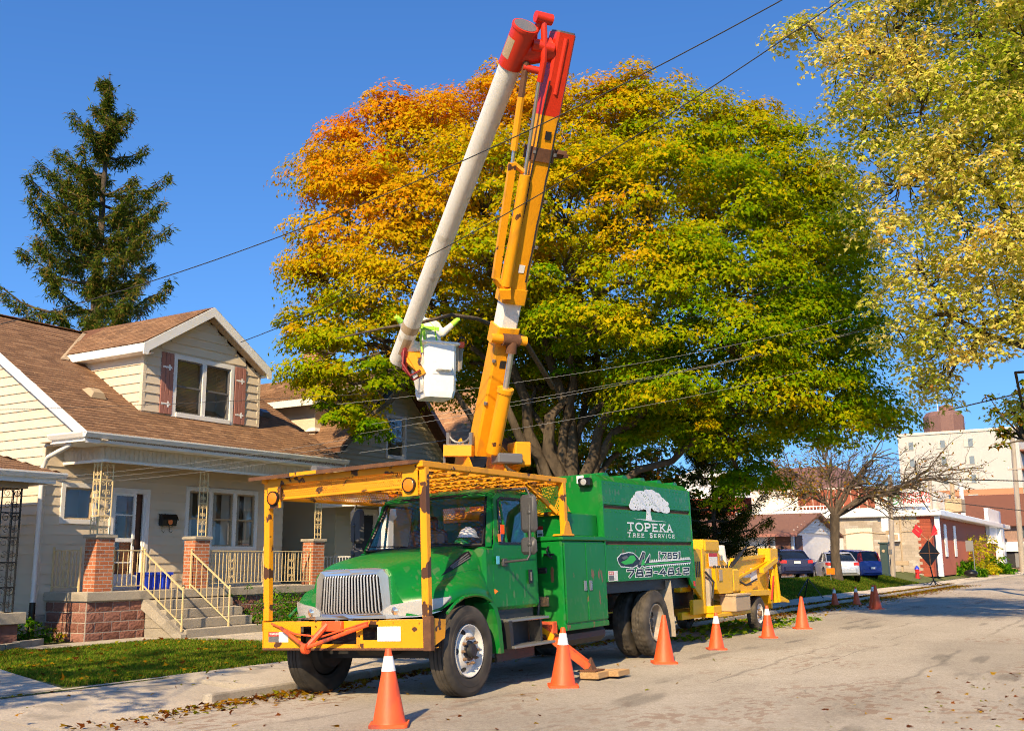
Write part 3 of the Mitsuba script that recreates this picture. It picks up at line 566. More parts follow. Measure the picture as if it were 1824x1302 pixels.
def tyre(lug):
    R, w = .515, .275; n = 96 if lug else 64
    if lug: prof = [(.30, .05), (.33, .012), (.40, .0), (.465, .006), (.495, .022), (.513, .04), (.515, .10), (.500, .105), (.500, .120), (.515, .125), (.515, .152), (.500, .157), (.500, .172), (.515, .177), (.513, .235), (.495, .253), (.40, .275), (.33, .265), (.30, .23)]
    else: prof = [(.30, .05), (.33, .012), (.355, .004), (.375, .0), (.405, .0), (.41, .004), (.455, .004), (.465, .006), (.495, .02), (.512, .036), (.515, .06), (.503, .064), (.503, .072), (.515, .076), (.515, .115), (.503, .12), (.503, .13), (.516, .134), (.516, .165), (.503, .17), (.503, .18), (.515, .185), (.515, .235), (.495, .253), (.40, .275), (.33, .265), (.30, .23)]
    m = lathe(prof, n, 'y'); v = m.vertices.copy(); r = np.hypot(v[:, 0], v[:, 2]); a = np.round(np.arctan2(v[:, 2], v[:, 0]) / (2 * math.pi) * n).astype(int)
    if lug:
        on = (r > .505) & ((a + (np.where(v[:, 1] > .137, 1, 0))) % 3 == 0); s = np.where(on, .982, 1.0)
        sh = (r > .49) & (r < .5) & (a % 3 == 0); s = np.where(sh, .985, s); v[:, 0] *= s; v[:, 2] *= s
    return tri(v, m.faces)
TY = {False: tyre(False), True: tyre(True)}
def wheel(x, y, rear=False, flip=False, rim=True, steer=0):
    M = np.eye(4)
    if flip: M[1, 1] = -1
    M[:3, 3] = (x, y, .515)
    def place(m): m = m.copy(); v = m.vertices @ M[:3, :3].T + M[:3, 3]; o = tri(v, m.faces); (o.invert() if flip else None); return o
    k = tp('wheel', place(TY[rear]), 'm_rubber', 35, uv=(.75 if rear else .45, .5))
    if not rim: return
    if rear: prof = [(.302, .05), (.295, .02), (.285, .022), (.275, .06), (.262, .16), (.25, .185), (.17, .19), (.17, .195), (0, .195)]
    else: prof = [(.302, .05), (.296, .018), (.286, .02), (.276, .05), (.262, .085), (.245, .09), (.205, .058), (.175, .032), (.165, .03), (0, .03)]
    put(k + '__rim', place(lathe(prof, 40, 'y')), 'm_dirtyrim' if rear else 'm_rim', 40, tw=TW)
    d = .19 if rear else .03
    put(k + '__hub', place(cat([lathe([(.115, d), (.112, d - .015), (.082, d - .02), (.078, d - .06), (.06, d - .075), (0, d - .075)], 20, 'y')])), 'm_dark', 30, tw=TW)
    for i in range(10):
        a = i * math.pi / 5; cx, cz = .146 * math.cos(a), .146 * math.sin(a)
        put(k + '__lug_nut', place(xf(lathe([(.021, 0), (.021, -.022), (.014, -.026), (.014, -.045), (0, -.047)], 6, 'y'), t=(cx, d, cz))), 'm_hub', tw=TW)
    for i in range(5):
        a = i * 2 * math.pi / 5 + .6; rr = .222; ca, sa = math.cos(a), math.sin(a); yy = .175 if rear else .0705; sl = .1 if rear else .82
        t = np.linspace(0, 2 * math.pi, 14, endpoint=False); v = [((rr + .028 * math.cos(q)) * ca - .04 * math.sin(q) * sa, yy + .028 * math.cos(q) * sl - .004, (rr + .028 * math.cos(q)) * sa + .04 * math.sin(q) * ca) for q in t]
        put(k + '__hole_shade_disc', place(loft([np.array(v), np.array(v) + [0, .003, 0]])), 'm_black', tw=TW)  # thin black disc paints the shade of an open hand hole onto the rim
wheel(0, .02); wheel(0, W - .02, flip=True)
for f_side in (lambda m: m, mir): tp('brake_drum', f_side(xf(lathe([(0, .12), (.20, .12), (.285, .13), (.285, .22), (.21, .26), (.20, .34), (0, .34)], 24, 'y'), t=(0, .02, .515))), 'm_dark', 40); wheel(5.467, .0, True); wheel(5.467, .33, True, rim=False); wheel(5.467, W, True, True); wheel(5.467, W - .33, True, True, rim=False)
# hood
hx = [-.64, -.45, -.2, .1, .4, .68]
hz0 = [1.515, 1.585, 1.635, 1.68, 1.72, 1.755]; hw1 = [.50, .57, .66, .74, .80, .85]; hz1 = [1.49, 1.545, 1.59, 1.63, 1.665, 1.695]
hw2 = [.58, .66, .75, .83, .89, .93]; hz2 = [1.42, 1.46, 1.50, 1.53, 1.56, 1.59]; hw3 = [.64, .77, .88, .95, .97, .97]; hz3 = [1.20, 1.26, 1.32, 1.37, 1.40, 1.42]
hw4 = [.70, .98, 1.10, 1.125, 1.10, 1.04]; hz4 = [1.13, 1.19, 1.265, 1.30, 1.27, 1.20]; hw5 = [.74, 1.04, 1.165, 1.185, 1.17, 1.08]; hz5 = [1.06, 1.10, 1.17, 1.21, 1.18, 1.10]
ax_, az_ = [-.64, -.47, -.42, -.3, -.1, .1, .3, .5, .6, .68], [.95, .95, .98, 1.06, 1.13, 1.145, 1.13, 1.06, .98, .90]
from scipy.interpolate import PchipInterpolator as PC
hs = np.linspace(-.64, .68, 30); I = lambda v: PC(hx, v)(hs)
def hood_ring(i):
    c = [(0, I(hz0)[i]), (I(hw1)[i] * .6, I(hz0)[i] - .008), (I(hw1)[i], I(hz1)[i]), (I(hw2)[i], I(hz2)[i]), (I(hw3)[i], I(hz3)[i]), (I(hw4)[i], I(hz4)[i]), (I(hw5)[i], I(hz5)[i]), (I(hw5)[i] - .005, min(I(hz5)[i] - .02, float(np.interp(hs[i], ax_, az_))))]
    c = np.array(c); t = np.concatenate([[0], np.cumsum(np.linalg.norm(np.diff(c, axis=0), axis=1))]); q = np.concatenate([np.linspace(0, t[-2], 26), [t[-1]]])
    yy, zz = PC(t, c[:, 0])(q), PC(t, c[:, 1])(q)
    return np.concatenate([np.stack([np.full(27, hs[i]), YC - yy, zz], 1)[::-1], np.stack([np.full(26, hs[i]), YC + yy[1:], zz[1:]], 1)])
HR = [hood_ring(i) for i in range(30)]
tp('hood', loft(HR, closed=False, cap=False), 'm_green', 40, uv=(.0, .05))
cap0 = np.vstack([HR[0], [[-.64, W - .27, .95], [-.64, .27, .95]]]); tp('nose_panel', tri(np.vstack([cap0, [[-.64, YC, 1.10]]]), [[i, (i + 1) % len(cap0), len(cap0)] for i in range(len(cap0))]), 'm_green', uv=(0, .05))
for f_side in (lambda m: m, mir): tp('fender_flare', f_side(cat([tube([(x, .035, z) for x, z in zip(np.linspace(-.45, .5, 12), np.interp(np.linspace(-.45, .5, 12), ax_, az_) - .002)], .02, 6), ext([(.5, 1.06), (.62, .98), (.70, .80), (.745, .43), (.66, .43), (.615, .78), (.55, .96), (.46, 1.03)], .25, (0, .03, 0), X3, Z3, N=Y3)])), 'm_green', uv=(.1, .35))
for f_side in (lambda m: m, mir): tp('wheel_well', f_side(box(-.42, .64, .52, .55, .6, 1.1)), 'm_dark')
for s in (0, 1):
    f = (lambda m: m) if s == 0 else mir
    
    o = A(0, -.55, .83) * .012
    V_ = lambda i, q, k=1.0: HR[i][26 - q] + o * k
    tp('hood_vent', f(cat([hull([V_(12, 18, .3), V_(16, 17), V_(24, 15), V_(26, 15), V_(26, 16), V_(23, 17, 1.1), V_(17, 18)])])), 'm_black')
    for q in (.25, .5, .75): tp('vent_slat', f(tube([V_(16, 17, 1.5) * (1 - q) + V_(17, 18, 1.5) * q, V_(25, 15, 1.6) * (1 - q) + V_(25, 17, 1.4) * q], .007, 5)), 'm_grey')
    tp('headlight', f(hull([(-.70, .76, .965), (-.70, .75, 1.03), (-.69, .66, 1.075), (-.66, .52, .95), (-.62, .40, 1.11), (-.56, .30, .965), (-.46, .17, 1.13), (-.42, .135, 1.03), (-.30, .075, 1.145), (-.27, .085, 1.12), (-.5, .6, 1.0), (-.3, .3, 1.08)])), 'm_lens', 30)
    tp('headlight_lamp', f(xf(lathe([(0, -.015), (.045, 0), (.047, .02), (0, .03)], 14, 'x'), t=(-.69, .60, 1.01))), 'm_chrome')
    tp('marker_light', f(hull([(.60, .045, 1.14), (.70, .10, 1.13), (.70, .12, 1.19), (.61, .05, 1.20), (.66, .03, 1.17)])), 'm_amber')
def gcurve(y): return -.735 + .045 * ((y - YC) / .5) ** 2
def gplate(poly, t, dx=0):
    m = trimesh.creation.extrude_polygon(poly, t, engine='earcut'); m = m.subdivide(); v = m.vertices
    return tri(np.stack([gcurve(v[:, 0]) + dx + v[:, 2], v[:, 0], v[:, 1]], 1), m.faces)
outer = Polygon([(.66, .935), (1.80, .935), (1.86, .955), (1.80, 1.02), (1.77, 1.40), (1.70, 1.485), (1.6, 1.505), (.86, 1.505), (.76, 1.485), (.69, 1.40), (.66, 1.02), (.60, .955)])
inner = Polygon([(.80, .99), (1.664, .99), (1.70, 1.03), (1.655, 1.40), (1.61, 1.43), (.855, 1.43), (.81, 1.40), (.765, 1.03)])
gs = gplate(outer.difference(inner), .06)
tp('grille_surround', gs, 'm_chrome')
tp('grille_back', gplate(inner.buffer(.02), .008, .04), 'm_black')
tp('bumper_apron', both(hull([(-.72, .70, .925), (-.72, .70, .965), (-.73, YC, .93), (-.56, .28, .935), (-.56, .28, .965), (-.42, .12, .99), (-.66, YC, .92)])), 'm_chrome')
for i in range(19):
    f = (i + .5) / 19; b0, b1 = .785 + f * .894, .82 + f * .824
    tp('grille_bar', tube([(gcurve(b0) + .02, b0, .995), (gcurve(b0) + .005, b0, 1.02), (gcurve(b1) + .005, b1, 1.40), (gcurve(b1) + .02, b1, 1.425)], .0115, 7), 'm_bars', 60)
# cab
tp('cab_shell', cat([cbox(.66, 2.02, .215, W - .215, .93, 1.72, .04), cbox(1.93, 2.02, .23, W - .23, 1.68, 2.02, .02), cbox(1.93, 2.02, .23, .72, 1.7, 2.45, .02), cbox(1.93, 2.02, W - .72, W - .23, 1.7, 2.45, .02), cbox(1.93, 2.02, .3, W - .3, 2.33, 2.47, .02)]), 'm_green', uv=(.05, .1))
rr = []
for x, k, z in ((1.02, .0, 2.385), (1.06, .03, 2.44), (1.2, .05, 2.50), (1.5, .06, 2.53), (1.85, .05, 2.52), (2.0, .03, 2.48), (2.04, 0, 2.42)):
    hwid = .80 + k; t = np.linspace(0, math.pi, 17); rr.append([(x, YC - math.copysign(abs(math.cos(a)) ** .35, math.cos(a)) * hwid, 2.37 + (z - 2.37) * math.sin(a) ** .35) for a in t])
tp('cab_roof', cat([loft(rr, closed=True)]), 'm_green', 40, uv=(.05, .15))
for i in range(5): tp('clearance_light', cbox(1.02, 1.10, YC - .7 + i * .35 - .05, YC - .7 + i * .35 + .05, 2.475, 2.51, .015), 'm_amber')
for s in (0, 1):
    f = (lambda m: m) if s == 0 else mir
    tp('pillar', f(cat([hull([(.74, .25, 1.72), (.84, .22, 1.72), (.84, .30, 1.72), (1.07, .40, 2.43), (1.16, .36, 2.43), (1.16, .44, 2.42)])])), 'm_green', uv=(.05, .1))
    tp('pillar', f(cat([hull([(1.84, .215, 1.70), (1.95, .215, 1.70), (1.84, .3, 1.7), (1.86, .33, 2.43), (1.95, .33, 2.43), (1.86, .4, 2.43)])])), 'm_green', uv=(.05, .1))
    def dp(poly, t, out=.0):   # door plane, leaning in above the belt line
        m = ext(poly, t, (0, 0, 0), X3, Z3, N=-Y3); v = m.vertices.copy(); v[:, 1] = .212 - out - v[:, 1] * -1 + np.maximum(0, v[:, 2] - 1.70) * .165
        return tri(v, m.faces)
    out_ = Polygon([(.86, 1.02), (.90, .975), (1.88, .975), (1.91, 1.0), (1.91, 2.36), (1.87, 2.42), (1.20, 2.42), (1.08, 2.36), (.92, 1.76), (.86, 1.70)])
    win = Polygon([(1.03, 1.76), (1.82, 1.76), (1.82, 2.33), (1.79, 2.36), (1.25, 2.36), (1.17, 2.32)])
    k = tp('door', f(dp(out_.difference(win), -.02)), 'm_green', uv=(.08, .12))
    put(k + '__window_trim', f(dp(win.buffer(.012).difference(win.buffer(-.018)), -.012, .01)), 'm_black', tw=TW)
    put(k + '__vent_bar', f(dp(Polygon([(1.22, 1.77), (1.25, 1.77), (1.25, 2.35), (1.22, 2.35)]), -.02, .002)), 'm_green', tw=TW)
    wc_ = np.array(win.exterior.coords)[:-1]; wv = np.array([(x_, .224 + max(0, z_ - 1.70) * .165, z_) for x_, z_ in wc_]); put(k + '__pane', f(tri(np.vstack([wv, wv.mean(0)]), [[i, (i + 1) % len(wv), len(wv)] for i in range(len(wv))])), 'm_glass', tw=TW)
    put(k + '__handle', f(cat([cbox(1.70, 1.80, .188, .20, 1.24, 1.42, .02)])), 'm_black', tw=TW)
    put(k + '__handle', f(cat([cbox(1.735, 1.765, .175, .19, 1.27, 1.39, .008)])), 'm_grey', tw=TW)
    put(k + '__crease', f(cat([tube([(.88, .196, 1.57), (1.9, .196, 1.585)], .006, 5)])), 'm_green', uv=(.08, .1), tw=TW)
    mk = tp('mirror', f(cat([tube([(1.10, .22, 1.52), (1.06, .02, 1.53), (1.06, -.17, 1.54), (1.08, -.20, 1.60), (1.12, -.20, 2.36), (1.13, -.16, 2.44), (1.2, .32, 2.45)], .016, 8), cbox(1.06, 1.16, .18, .23, 1.47, 1.57, .01), xf(trimesh.creation.icosphere(2, .035), t=(1.115, -.20, 2.13)), xf(trimesh.creation.icosphere(2, .035), t=(1.09, -.20, 1.73))])), 'm_plastic', 40)
    put(mk + '__housing', f(cat([cbox(1.10, 1.19, -.29, -.05, 1.88, 2.36, .045)])), 'm_plastic', 40, tw=TW)
    put(mk + '__housing', f(cat([cbox(1.08, 1.17, -.28, -.05, 1.60, 1.82, .04)])), 'm_plastic', 40, tw=TW)
ws0, ws1 = [], []
for i in range(13):
    f = i / 12; bow = 1 - (2 * f - 1) ** 2
    ws0.append((.76 - .13 * bow, .30 + f * (W - .60), 1.75)); ws1.append((1.10 - .08 * bow, .43 + f * (W - .86), 2.405))
tp('windshield', tri(ws0 + ws1, [[j, j + 1, j + 14, j + 13] for j in range(12)]), 'm_glass', True)
tp('windshield_seal', cat([tube(ws0, .02, 6), tube(ws1, .022, 6), tube([ws0[0], ws1[0]], .022, 6), tube([ws0[-1], ws1[-1]], .022, 6)]), 'm_black', 60)
tp('cowl', hull([(.60, .35, 1.72), (.60, W - .35, 1.72), (.55, YC, 1.74), (.80, .28, 1.73), (.80, W - .28, 1.73), (.78, YC, 1.745)]), 'm_black')
for y in (.55, 1.35): tp('wiper', cat([tube([(.66, y, 1.765), (.60, y + .25, 1.785), (.62, y + .65, 1.80)], .009, 5)]), 'm_black')
tp('dashboard', cat([cbox(.72, 1.06, .32, W - .32, 1.50, 1.73, .04)]), 'm_plastic')
tp('seat', cat([cbox(1.45, 1.65, .45, .98, 1.2, 2.02, .06), cbox(1.50, 1.62, .6, .84, 2.0, 2.2, .04)]), 'm_dark'); tp('seat', cat([cbox(1.45, 1.65, 1.4, 2.0, 1.2, 2.02, .06), cbox(1.50, 1.62, 1.55, 1.85, 2.0, 2.2, .04)]), 'm_dark')
ang = np.linspace(0, 2 * math.pi, 25); tp('steering_wheel', cat([tube([(1.14 + .11 * math.sin(a), .72 + .22 * math.cos(a), 1.76 + .17 * math.sin(a)) for a in ang], .016, 6), bar((1.1, .72, 1.7), (1.14, .72, 1.76), .1)]), 'm_dark')
tp('sticker', cbox(.885, .965, .183, .186, 1.50, 1.60, .001), 'm_vc', color=C('5ab4d0'))
tp('sticker', cbox(.99, 1.06, .208, .212, 1.78, 1.88, .001), 'm_amber'); tp('sticker', cbox(1.08, 1.17, .22, .224, 1.88, 2.0, .001), 'm_vc', color=C('ff5a10'))
# steps below the door
tp('step', cat([cbox(.88, 1.92, .03, .30, .78, .815, .008)]), 'm_steel'); tp('step', cat([cbox(.93, 1.98, -.02, .28, .46, .495, .008)]), 'm_steel')
tp('step_bracket', cat([ext([(.92, .46), (.99, .46), (.96, .80), (.88, .80)], .22, (0, .03, 0), X3, Z3, N=Y3), box(1.75, 1.80, .08, .25, .48, .80), box(.95, 1.9, .27, .30, .3, .93)]), 'm_dark')
tp('air_tank', cat([tube([(.90, .42, .88), (1.9, .42, .88)], .11, 14), tube([(1.0, .5, .62), (1.85, .5, .62)], .14, 14)] + [tube([(x, .42, .88), (x + .03, .42, .88)], .117, 14) for x in (.98, 1.3, 1.34, 1.7)]), 'm_dark', 40)
tp('exhaust_stack', cat([tube([(2.16, .50, .5), (2.16, .50, 1.3)], .085, 12), tube([(2.10, .33, .62), (2.14, .30, 1.0), (2.12, .36, 1.22)], .022, 6), cbox(2.08, 2.26, .36, .62, .95, 1.2, .02)]), 'm_dark', 40)
# front bumper beam with cut-outs, posts and roof of the limb guard
bp = sbox(0, .61, W, .915).difference(unary_union([sbox(1.70, .66, 1.87, .86), sbox(1.02, .655, 1.60, .80), sbox(.70, .70, .93, .87), Point(1.30, .87).buffer(.018), Point(1.63, .85).buffer(.015), Point(.98, .74).buffer(.015)]))
gd = tp('bumper', cat([ext(bp, .012, (-.865, 0, 0), Y3, Z3, N=X3), box(-.853, -.68, 0, W, .600, .612), box(-.853, -.68, .0, .70, .905, .915), box(-.853, -.68, 1.9, W, .905, .915), ext([(-.865, .60), (-.58, .70), (-.55, .9), (-.865, .935)], .01, (0, -.005, 0), X3, Z3, N=-Y3), ext([(-.865, .60), (-.58, .70), (-.55, .9), (-.865, .935)], .01, (0, W + .005, 0), X3, Z3, N=Y3)]), 'm_yellow', uv=(.36, .5))
tp('bumper_back', box(-.72, -.70, .5, 1.95, .64, .88), 'm_black')
tp('bumper_edge', cat([cbox(-.872, -.845, -.01, W + .01, .585, .612, .004), cbox(-.875, -.80, -.03, .075, .58, .95, .004)]), 'm_rust')
for y in (.04, W - .04): tp('guard_post', cat([cbox(-.87, -.79, y - .045, y + .045, .93, 2.60, .006)]), 'm_yellow', uv=(.46, .5))
for y in (-.005, W - .08): tp('guard_rail', cat([cbox(-.92, 2.54, y, y + .085, 2.595, 2.665, .006)]), 'm_yellow', uv=(.25, .5))
tp('guard_beam', cbox(-.90, -.82, .08, W - .08, 2.56, 2.64, .005), 'm_yellow', uv=(.42, .5))
for x in np.arange(-.35, 2.5, .47): tp('guard_beam', cbox(x, x + .05, .08, W - .08, 2.57, 2.63, .004), 'm_yellow', uv=(.38, .5))
for y in np.linspace(.45, W - .45, 4): tp('guard_beam', cbox(-.82, 2.5, y - .02, y + .02, 2.63, 2.66, .003), 'm_yellow', uv=(.4, .5))
tp('guard_lip', cat([hull([(-1.04, .10, 2.625), (-1.04, W + .10, 2.625), (-1.04, .10, 2.67), (-1.04, W + .10, 2.67), (-.86, .0, 2.66), (-.86, W + .02, 2.66), (-.86, 0, 2.672), (-.86, W + .02, 2.672)])]), 'm_rust')
tp('guard_lip_paint', cat([cbox(-1.045, -1.038, W - 1.0, W - .55, 2.63, 2.672, .002)]), 'm_yellow', uv=(.3, .5))
def mesh_net(O, U, V, L, H, p=.05, w=.006):
    """expanded metal: crossing diagonal strands"""
    O, U, V = A(*O), A(*U), A(*V); ms = []
    for s in (1, -1):
        k = -H
        while k < L + H:
            a0, a1 = (k, 0.0), (k + s * H * .55, H)
            if s == -1: a0, a1 = (k + H * .55, 0.0), (k, H)
            q = []
            for (u0, v0), (u1, v1) in ((a0, a1),):
                du = u1 - u0; t0, t1 = 0.0, 1.0
                for lim, sg in ((0.0, 1), (L, -1)):
                    f0, f1 = sg * (u0 - lim), sg * (u1 - lim)
                    if f0 < 0 and f1 < 0: t0 = 2
                    elif f0 < 0: t0 = max(t0, f0 / (f0 - f1))
                    elif f1 < 0: t1 = min(t1, f0 / (f0 - f1))
                if t1 - t0 > .05: ms.append(bar(O + U * (u0 + du * t0) + V * v0 * 0 + V * (v1 * t0), O + U * (u0 + du * t1) + V * (v1 * t1), w))
            k += p
    return cat(ms)
tp('guard_mesh', mesh_net((-.86, .08, 2.60), (1, 0, 0), (0, 1, 0), 3.36, W - .16, .075, .011), 'm_yellow', uv=(.3, .5))
tp('guard_mesh', mesh_net((-.86, .09, 2.40), (0, 1, 0), (.25, 0, .97), W - .18, .20, .03, .008), 'm_yellow', uv=(.2, .5))
tp('guard_mesh', mesh_net((2.46, .08, 2.22), (0, 1, 0), (0, 0, 1), W - .16, .38, .035, .007), 'm_yellow', uv=(.2, .5))
tp('guard_mesh', mesh_net((-.7, W - .06, 2.42), (1, 0, 0), (0, 0, 1), 3.1, .20, .04, .008), 'm_yellow', uv=(.2, .5))
tp('guard_beam', cat([cbox(-.885, -.855, .09, W - .09, 2.375, 2.40, .003), cbox(2.44, 2.48, .08, W - .08, 2.15, 2.21, .004), cbox(-.7, 2.45, W - .075, W - .05, 2.39, 2.42, .003)]), 'm_yellow', uv=(.35, .5))
for y0, y1 in ((.085, .30), (W - .30, W - .085)):
    tp('gusset', cat([ext([(y0, 2.28), (y1, 2.28), (y1, 2.56), (y0, 2.56)], .012, (-.885, 0, 0), Y3, Z3, N=-X3)]), 'm_yellow', uv=(.33, .5))
    yc = (y0 + y1) / 2
    tp('amber_lamp', cat([xf(lathe([(.075, 0), (.075, -.03), (.06, -.04), (0, -.045)], 20, 'x'), t=(-.90, yc, 2.40))]), 'm_amber', 30)
    tp('lamp_rim', xf(lathe([(.088, 0), (.088, -.035), (.076, -.038), (.076, 0)], 20, 'x'), t=(-.898, yc, 2.40)), 'm_black')
tp('guard_post', cat([cbox(2.41, 2.50, -.01, .07, 1.88, 2.60, .005), ext([(2.33, 1.87), (2.60, 1.87), (2.51, 2.06), (2.42, 2.06)], .012, (0, -.012, 0), X3, Z3, N=-Y3), cbox(2.28, 2.64, -.03, .12, 1.86, 1.885, .004), ext([(2.50, 2.20), (2.66, 2.20), (2.5, 2.36)], .012, (0, .02, 0), X3, Z3, N=Y3)]), 'm_yellow', uv=(.25, .5))
for q_ in (bar((2.43, .12, 2.18), (2.0, .35, 2.6), .05), bar((2.43, W - .3, 2.18), (2.0, W - .3, 2.6), .05)): tp('guard_brace', q_, 'm_yellow', uv=(.25, .5))
tp('roof_pipe', tube([(-.70, 1.80, 2.73), (-.42, 1.80, 2.73)], .055, 12), 'm_grey', 40)
# tow bar hung on the bumper
tb = tp('tow_bar', cat([tube([(-.93, 2.12, .85), (-1.06, 1.60, .63)], .022, 8), tube([(-1.06, 1.60, .63), (-.93, .80, .87)], .024, 8), tube([(-1.06, 1.60, .63), (-.90, 1.42, .88)], .034, 8), xf(lathe([(.06, -.03), (.06, .03), (.02, .03), (.02, -.03), (.06, -.03)], 14, 'y'), t=(-1.07, 1.60, .62)), cbox(-.92, -.86, 1.20, 1.50, .80, .915, .01), tube([(-.9, 2.3, .9), (-.93, 1.9, .78), (-.93, 1.5, .74), (-.92, .8, .9)], .012, 6)]), 'm_orange', 40, uv=(.9, .5))
tp('warning_sticker', cat([box(-.868, -.866, 2.06, 2.21, .68, .80)]), 'm_white'); tp('warning_sticker', box(-.868, -.866, 2.215, 2.38, .75, .80), 'm_red'); tp('warning_sticker', box(-.868, -.866, 2.215, 2.38, .68, .748), 'm_grey')
def lettering(name, text, h, O, U, V, m, bold=True, sx=1, d=.0012):
    t = meshkit.text_mesh(text, h, d, bold); v = t.vertices; N = np.cross(A(*U), A(*V)); m_ = tri(A(*O) + v[:, :1] * sx * A(*U) + v[:, 1:2] * A(*V) + v[:, 2:] * N, t.faces)
    return tp(name, m_, m)
lettering('sticker_text', 'DANGER', .026, (-.869, 2.36, .765), (0, -1, 0), (0, 0, 1), 'm_white')
tp('licence_plate', cbox(-.874, -.868, .38, .71, .685, .845, .002), 'm_whitegloss')
tp('fog_lamp', cat([xf(lathe([(0, -.01), (.028, 0), (.03, .03), (0, .03)], 12, 'x'), t=(-.70, y, .925)) for y in (1.25, 1.45)]), 'm_lens')
for s in (0, 1):
    f = (lambda m: m) if s == 0 else mir
    tp('hood_seam', f(tube([HR[i][7] + A(0, -.001, .001) for i in range(3, 29, 3)], .004, 5)), 'm_green', uv=(.1, .0))
# cabinet, bulkhead, body
cb = tp('tool_cabinet', cat([cbox(2.33, 3.66, .015, W - .015, .60, 1.80, .015), cbox(2.30, 3.70, -.02, W + .02, 1.80, 1.865, .012), cbox(2.52, 3.65, .10, W - .10, 1.86, 2.2, .02)]), 'm_green', uv=(.22, .15))
for a, b in ((2.36, 3.0), (3.01, 3.64)): 
    k = put(cb + '__door', cat([cbox(a, b, -.004, .014, .68, 1.77, .008), cbox(a, a + .03, -.012, -.003, .70, 1.76, .006)]), 'm_green', uv=(.30, .05), tw=TW)
for x in (2.90, 3.07): put(cb + '__latch', cat([cbox(x, x + .085, -.016, -.003, 1.10, 1.24, .008), cbox(x + .02, x + .06, -.024, -.015, 1.13, 1.21, .005)]), 'm_steel', tw=TW)
put(cb + '__lower_edge', cat([cbox(2.33, 3.66, .0, .02, .585, .66, .006)]), 'm_green', uv=(.42, .1), tw=TW)
put(cb + '__hook', cat([tube([(2.325, .22, 1.72), (2.27, .22, 1.68), (2.27, .2, 1.60), (2.31, .16, 1.56)], .014, 6), cbox(2.31, 2.33, .14, .30, 1.60, 1.63, .004)]), 'm_dark', tw=TW)
put(cb + '__step_plate', cat([cbox(2.29, 2.332, .25, .65, .92, 1.05, .006)]), 'm_wood', tw=TW)
put(cb + '__tail_lamp', cat([cbox(2.31, 2.335, .26, .40, 1.36, 1.44, .01)]), 'm_dark', tw=TW)
def sticker(p0, w, h, red=.35): 
    x, y, z = p0; tp('warning_sticker', box(x - .002, x, y, y + w, z, z + h * (1 - red)), 'm_white'); tp('warning_sticker', box(x - .002, x, y, y + w, z + h * (1 - red), z + h), 'm_red'); tp('warning_sticker', box(x - .003, x - .002, y + w * .15, y + w * .85, z + h * .1, z + h * .3), 'm_grey')
sticker((2.515, .40, 1.87), .10, .15)
prof = [(0, 1.20), (0, 1.735), (.03, 1.745), (.03, 1.80), (.0, 1.81), (0, 2.275), (.03, 2.285), (.03, 2.34), (0, 2.35), (0, 2.70), (.11, 2.80)]
bpoly = Polygon(prof + [(W - y, z) for y, z in prof[::-1]])
bd = tp('chip_box', ext(bpoly, 3.532, (3.676, 0, 0), Y3, Z3, N=X3), 'm_green', uv=(.16, .10))
put(bd + '__groove_strip', cat([box(3.70, 7.19, .027, .0285, 1.75, 1.795), box(3.70, 7.19, .027, .0285, 2.29, 2.335)]), 'm_rust', tw=TW)
for i in range(5): put(bd + '__roof_rib', hull([(x, y, z) for x, z in ((3.95 + i * .7, 2.795), (4.20 + i * .7, 2.795), (4.02 + i * .7, 2.85), (4.13 + i * .7, 2.85)) for y in (.12, W - .12)]), 'm_green', uv=(.16, .1), tw=TW)
for q_ in (cbox(3.655, 3.69, -.004, .05, 1.2, 2.70, .006), cbox(7.185, 7.225, -.008, .06, 1.06, 2.70, .006), cbox(7.185, 7.225, W - .06, W + .01, 1.06, 2.7, .006)): put(bd + '__corner_post', q_, 'm_green', uv=(.2, .1), tw=TW)
put(bd + '__tail_gate', box(7.21, 7.22, .06, W - .06, 1.06, 2.7), 'm_green', uv=(.2, .1), tw=TW)
put(bd + '__hinge_plate', ext([(6.95, 1.2), (7.2, 1.2), (7.2, 1.0), (7.12, 1.02)], .05, (0, 0.0, 0), X3, Z3, N=Y3), 'm_green', uv=(.2, .1), tw=TW)
put(bd + '__tail_light', cbox(7.12, 7.19, -.012, .0, 1.04, 1.13, .004), 'm_red', tw=TW)
wl = put(bd + '__work_light', cat([cbox(3.54, 3.66, .14, .34, 2.62, 2.75, .02)]), 'm_black', tw=TW)
put(bd + '__lamp_glass', xf(lathe([(0, -.012), (.04, -.008), (.05, 0), (0, .01)], 14, 'x'), t=(3.535, .24, 2.685)), 'm_lens', tw=TW)
put(bd + '__label', box(3.672, 3.675, .30, .42, 2.68, 2.80), 'm_white', tw=TW)
for z in (1.24, 1.70, 1.86, 2.24, 2.40, 2.66): tag(put(bd + '__rivets', cat([xf(lathe([(.011, 0), (.008, -.006), (0, -.008)], 6, 'y'), t=(x, -.001, z)) for x in np.arange(3.76, 7.18, .17)]), 'm_green', uv=(.2, .2), tw=TW), kind='stuff')
put(bd + '__floor_beam', cat([box(3.75, 7.15, .12, .2, 1.03, 1.2), box(3.75, 7.15, W - .2, W - .12, 1.03, 1.2), box(3.7, 7.2, .75, W - .75, .97, 1.2)]), 'm_dark', tw=TW)
tp('mud_flap', hull([(6.13, .02, 1.17), (6.13, .66, 1.17), (6.20, .02, .25), (6.20, .66, .25), (6.145, .02, 1.17), (6.215, .66, .25), (6.215, .02, .25)]), 'm_flap'); tp('mud_flap', hull([(6.13, W - .02, 1.17), (6.13, W - .66, 1.17), (6.20, W - .02, .25), (6.20, W - .66, .25), (6.145, W - .02, 1.17), (6.215, W - .66, .25)]), 'm_flap')
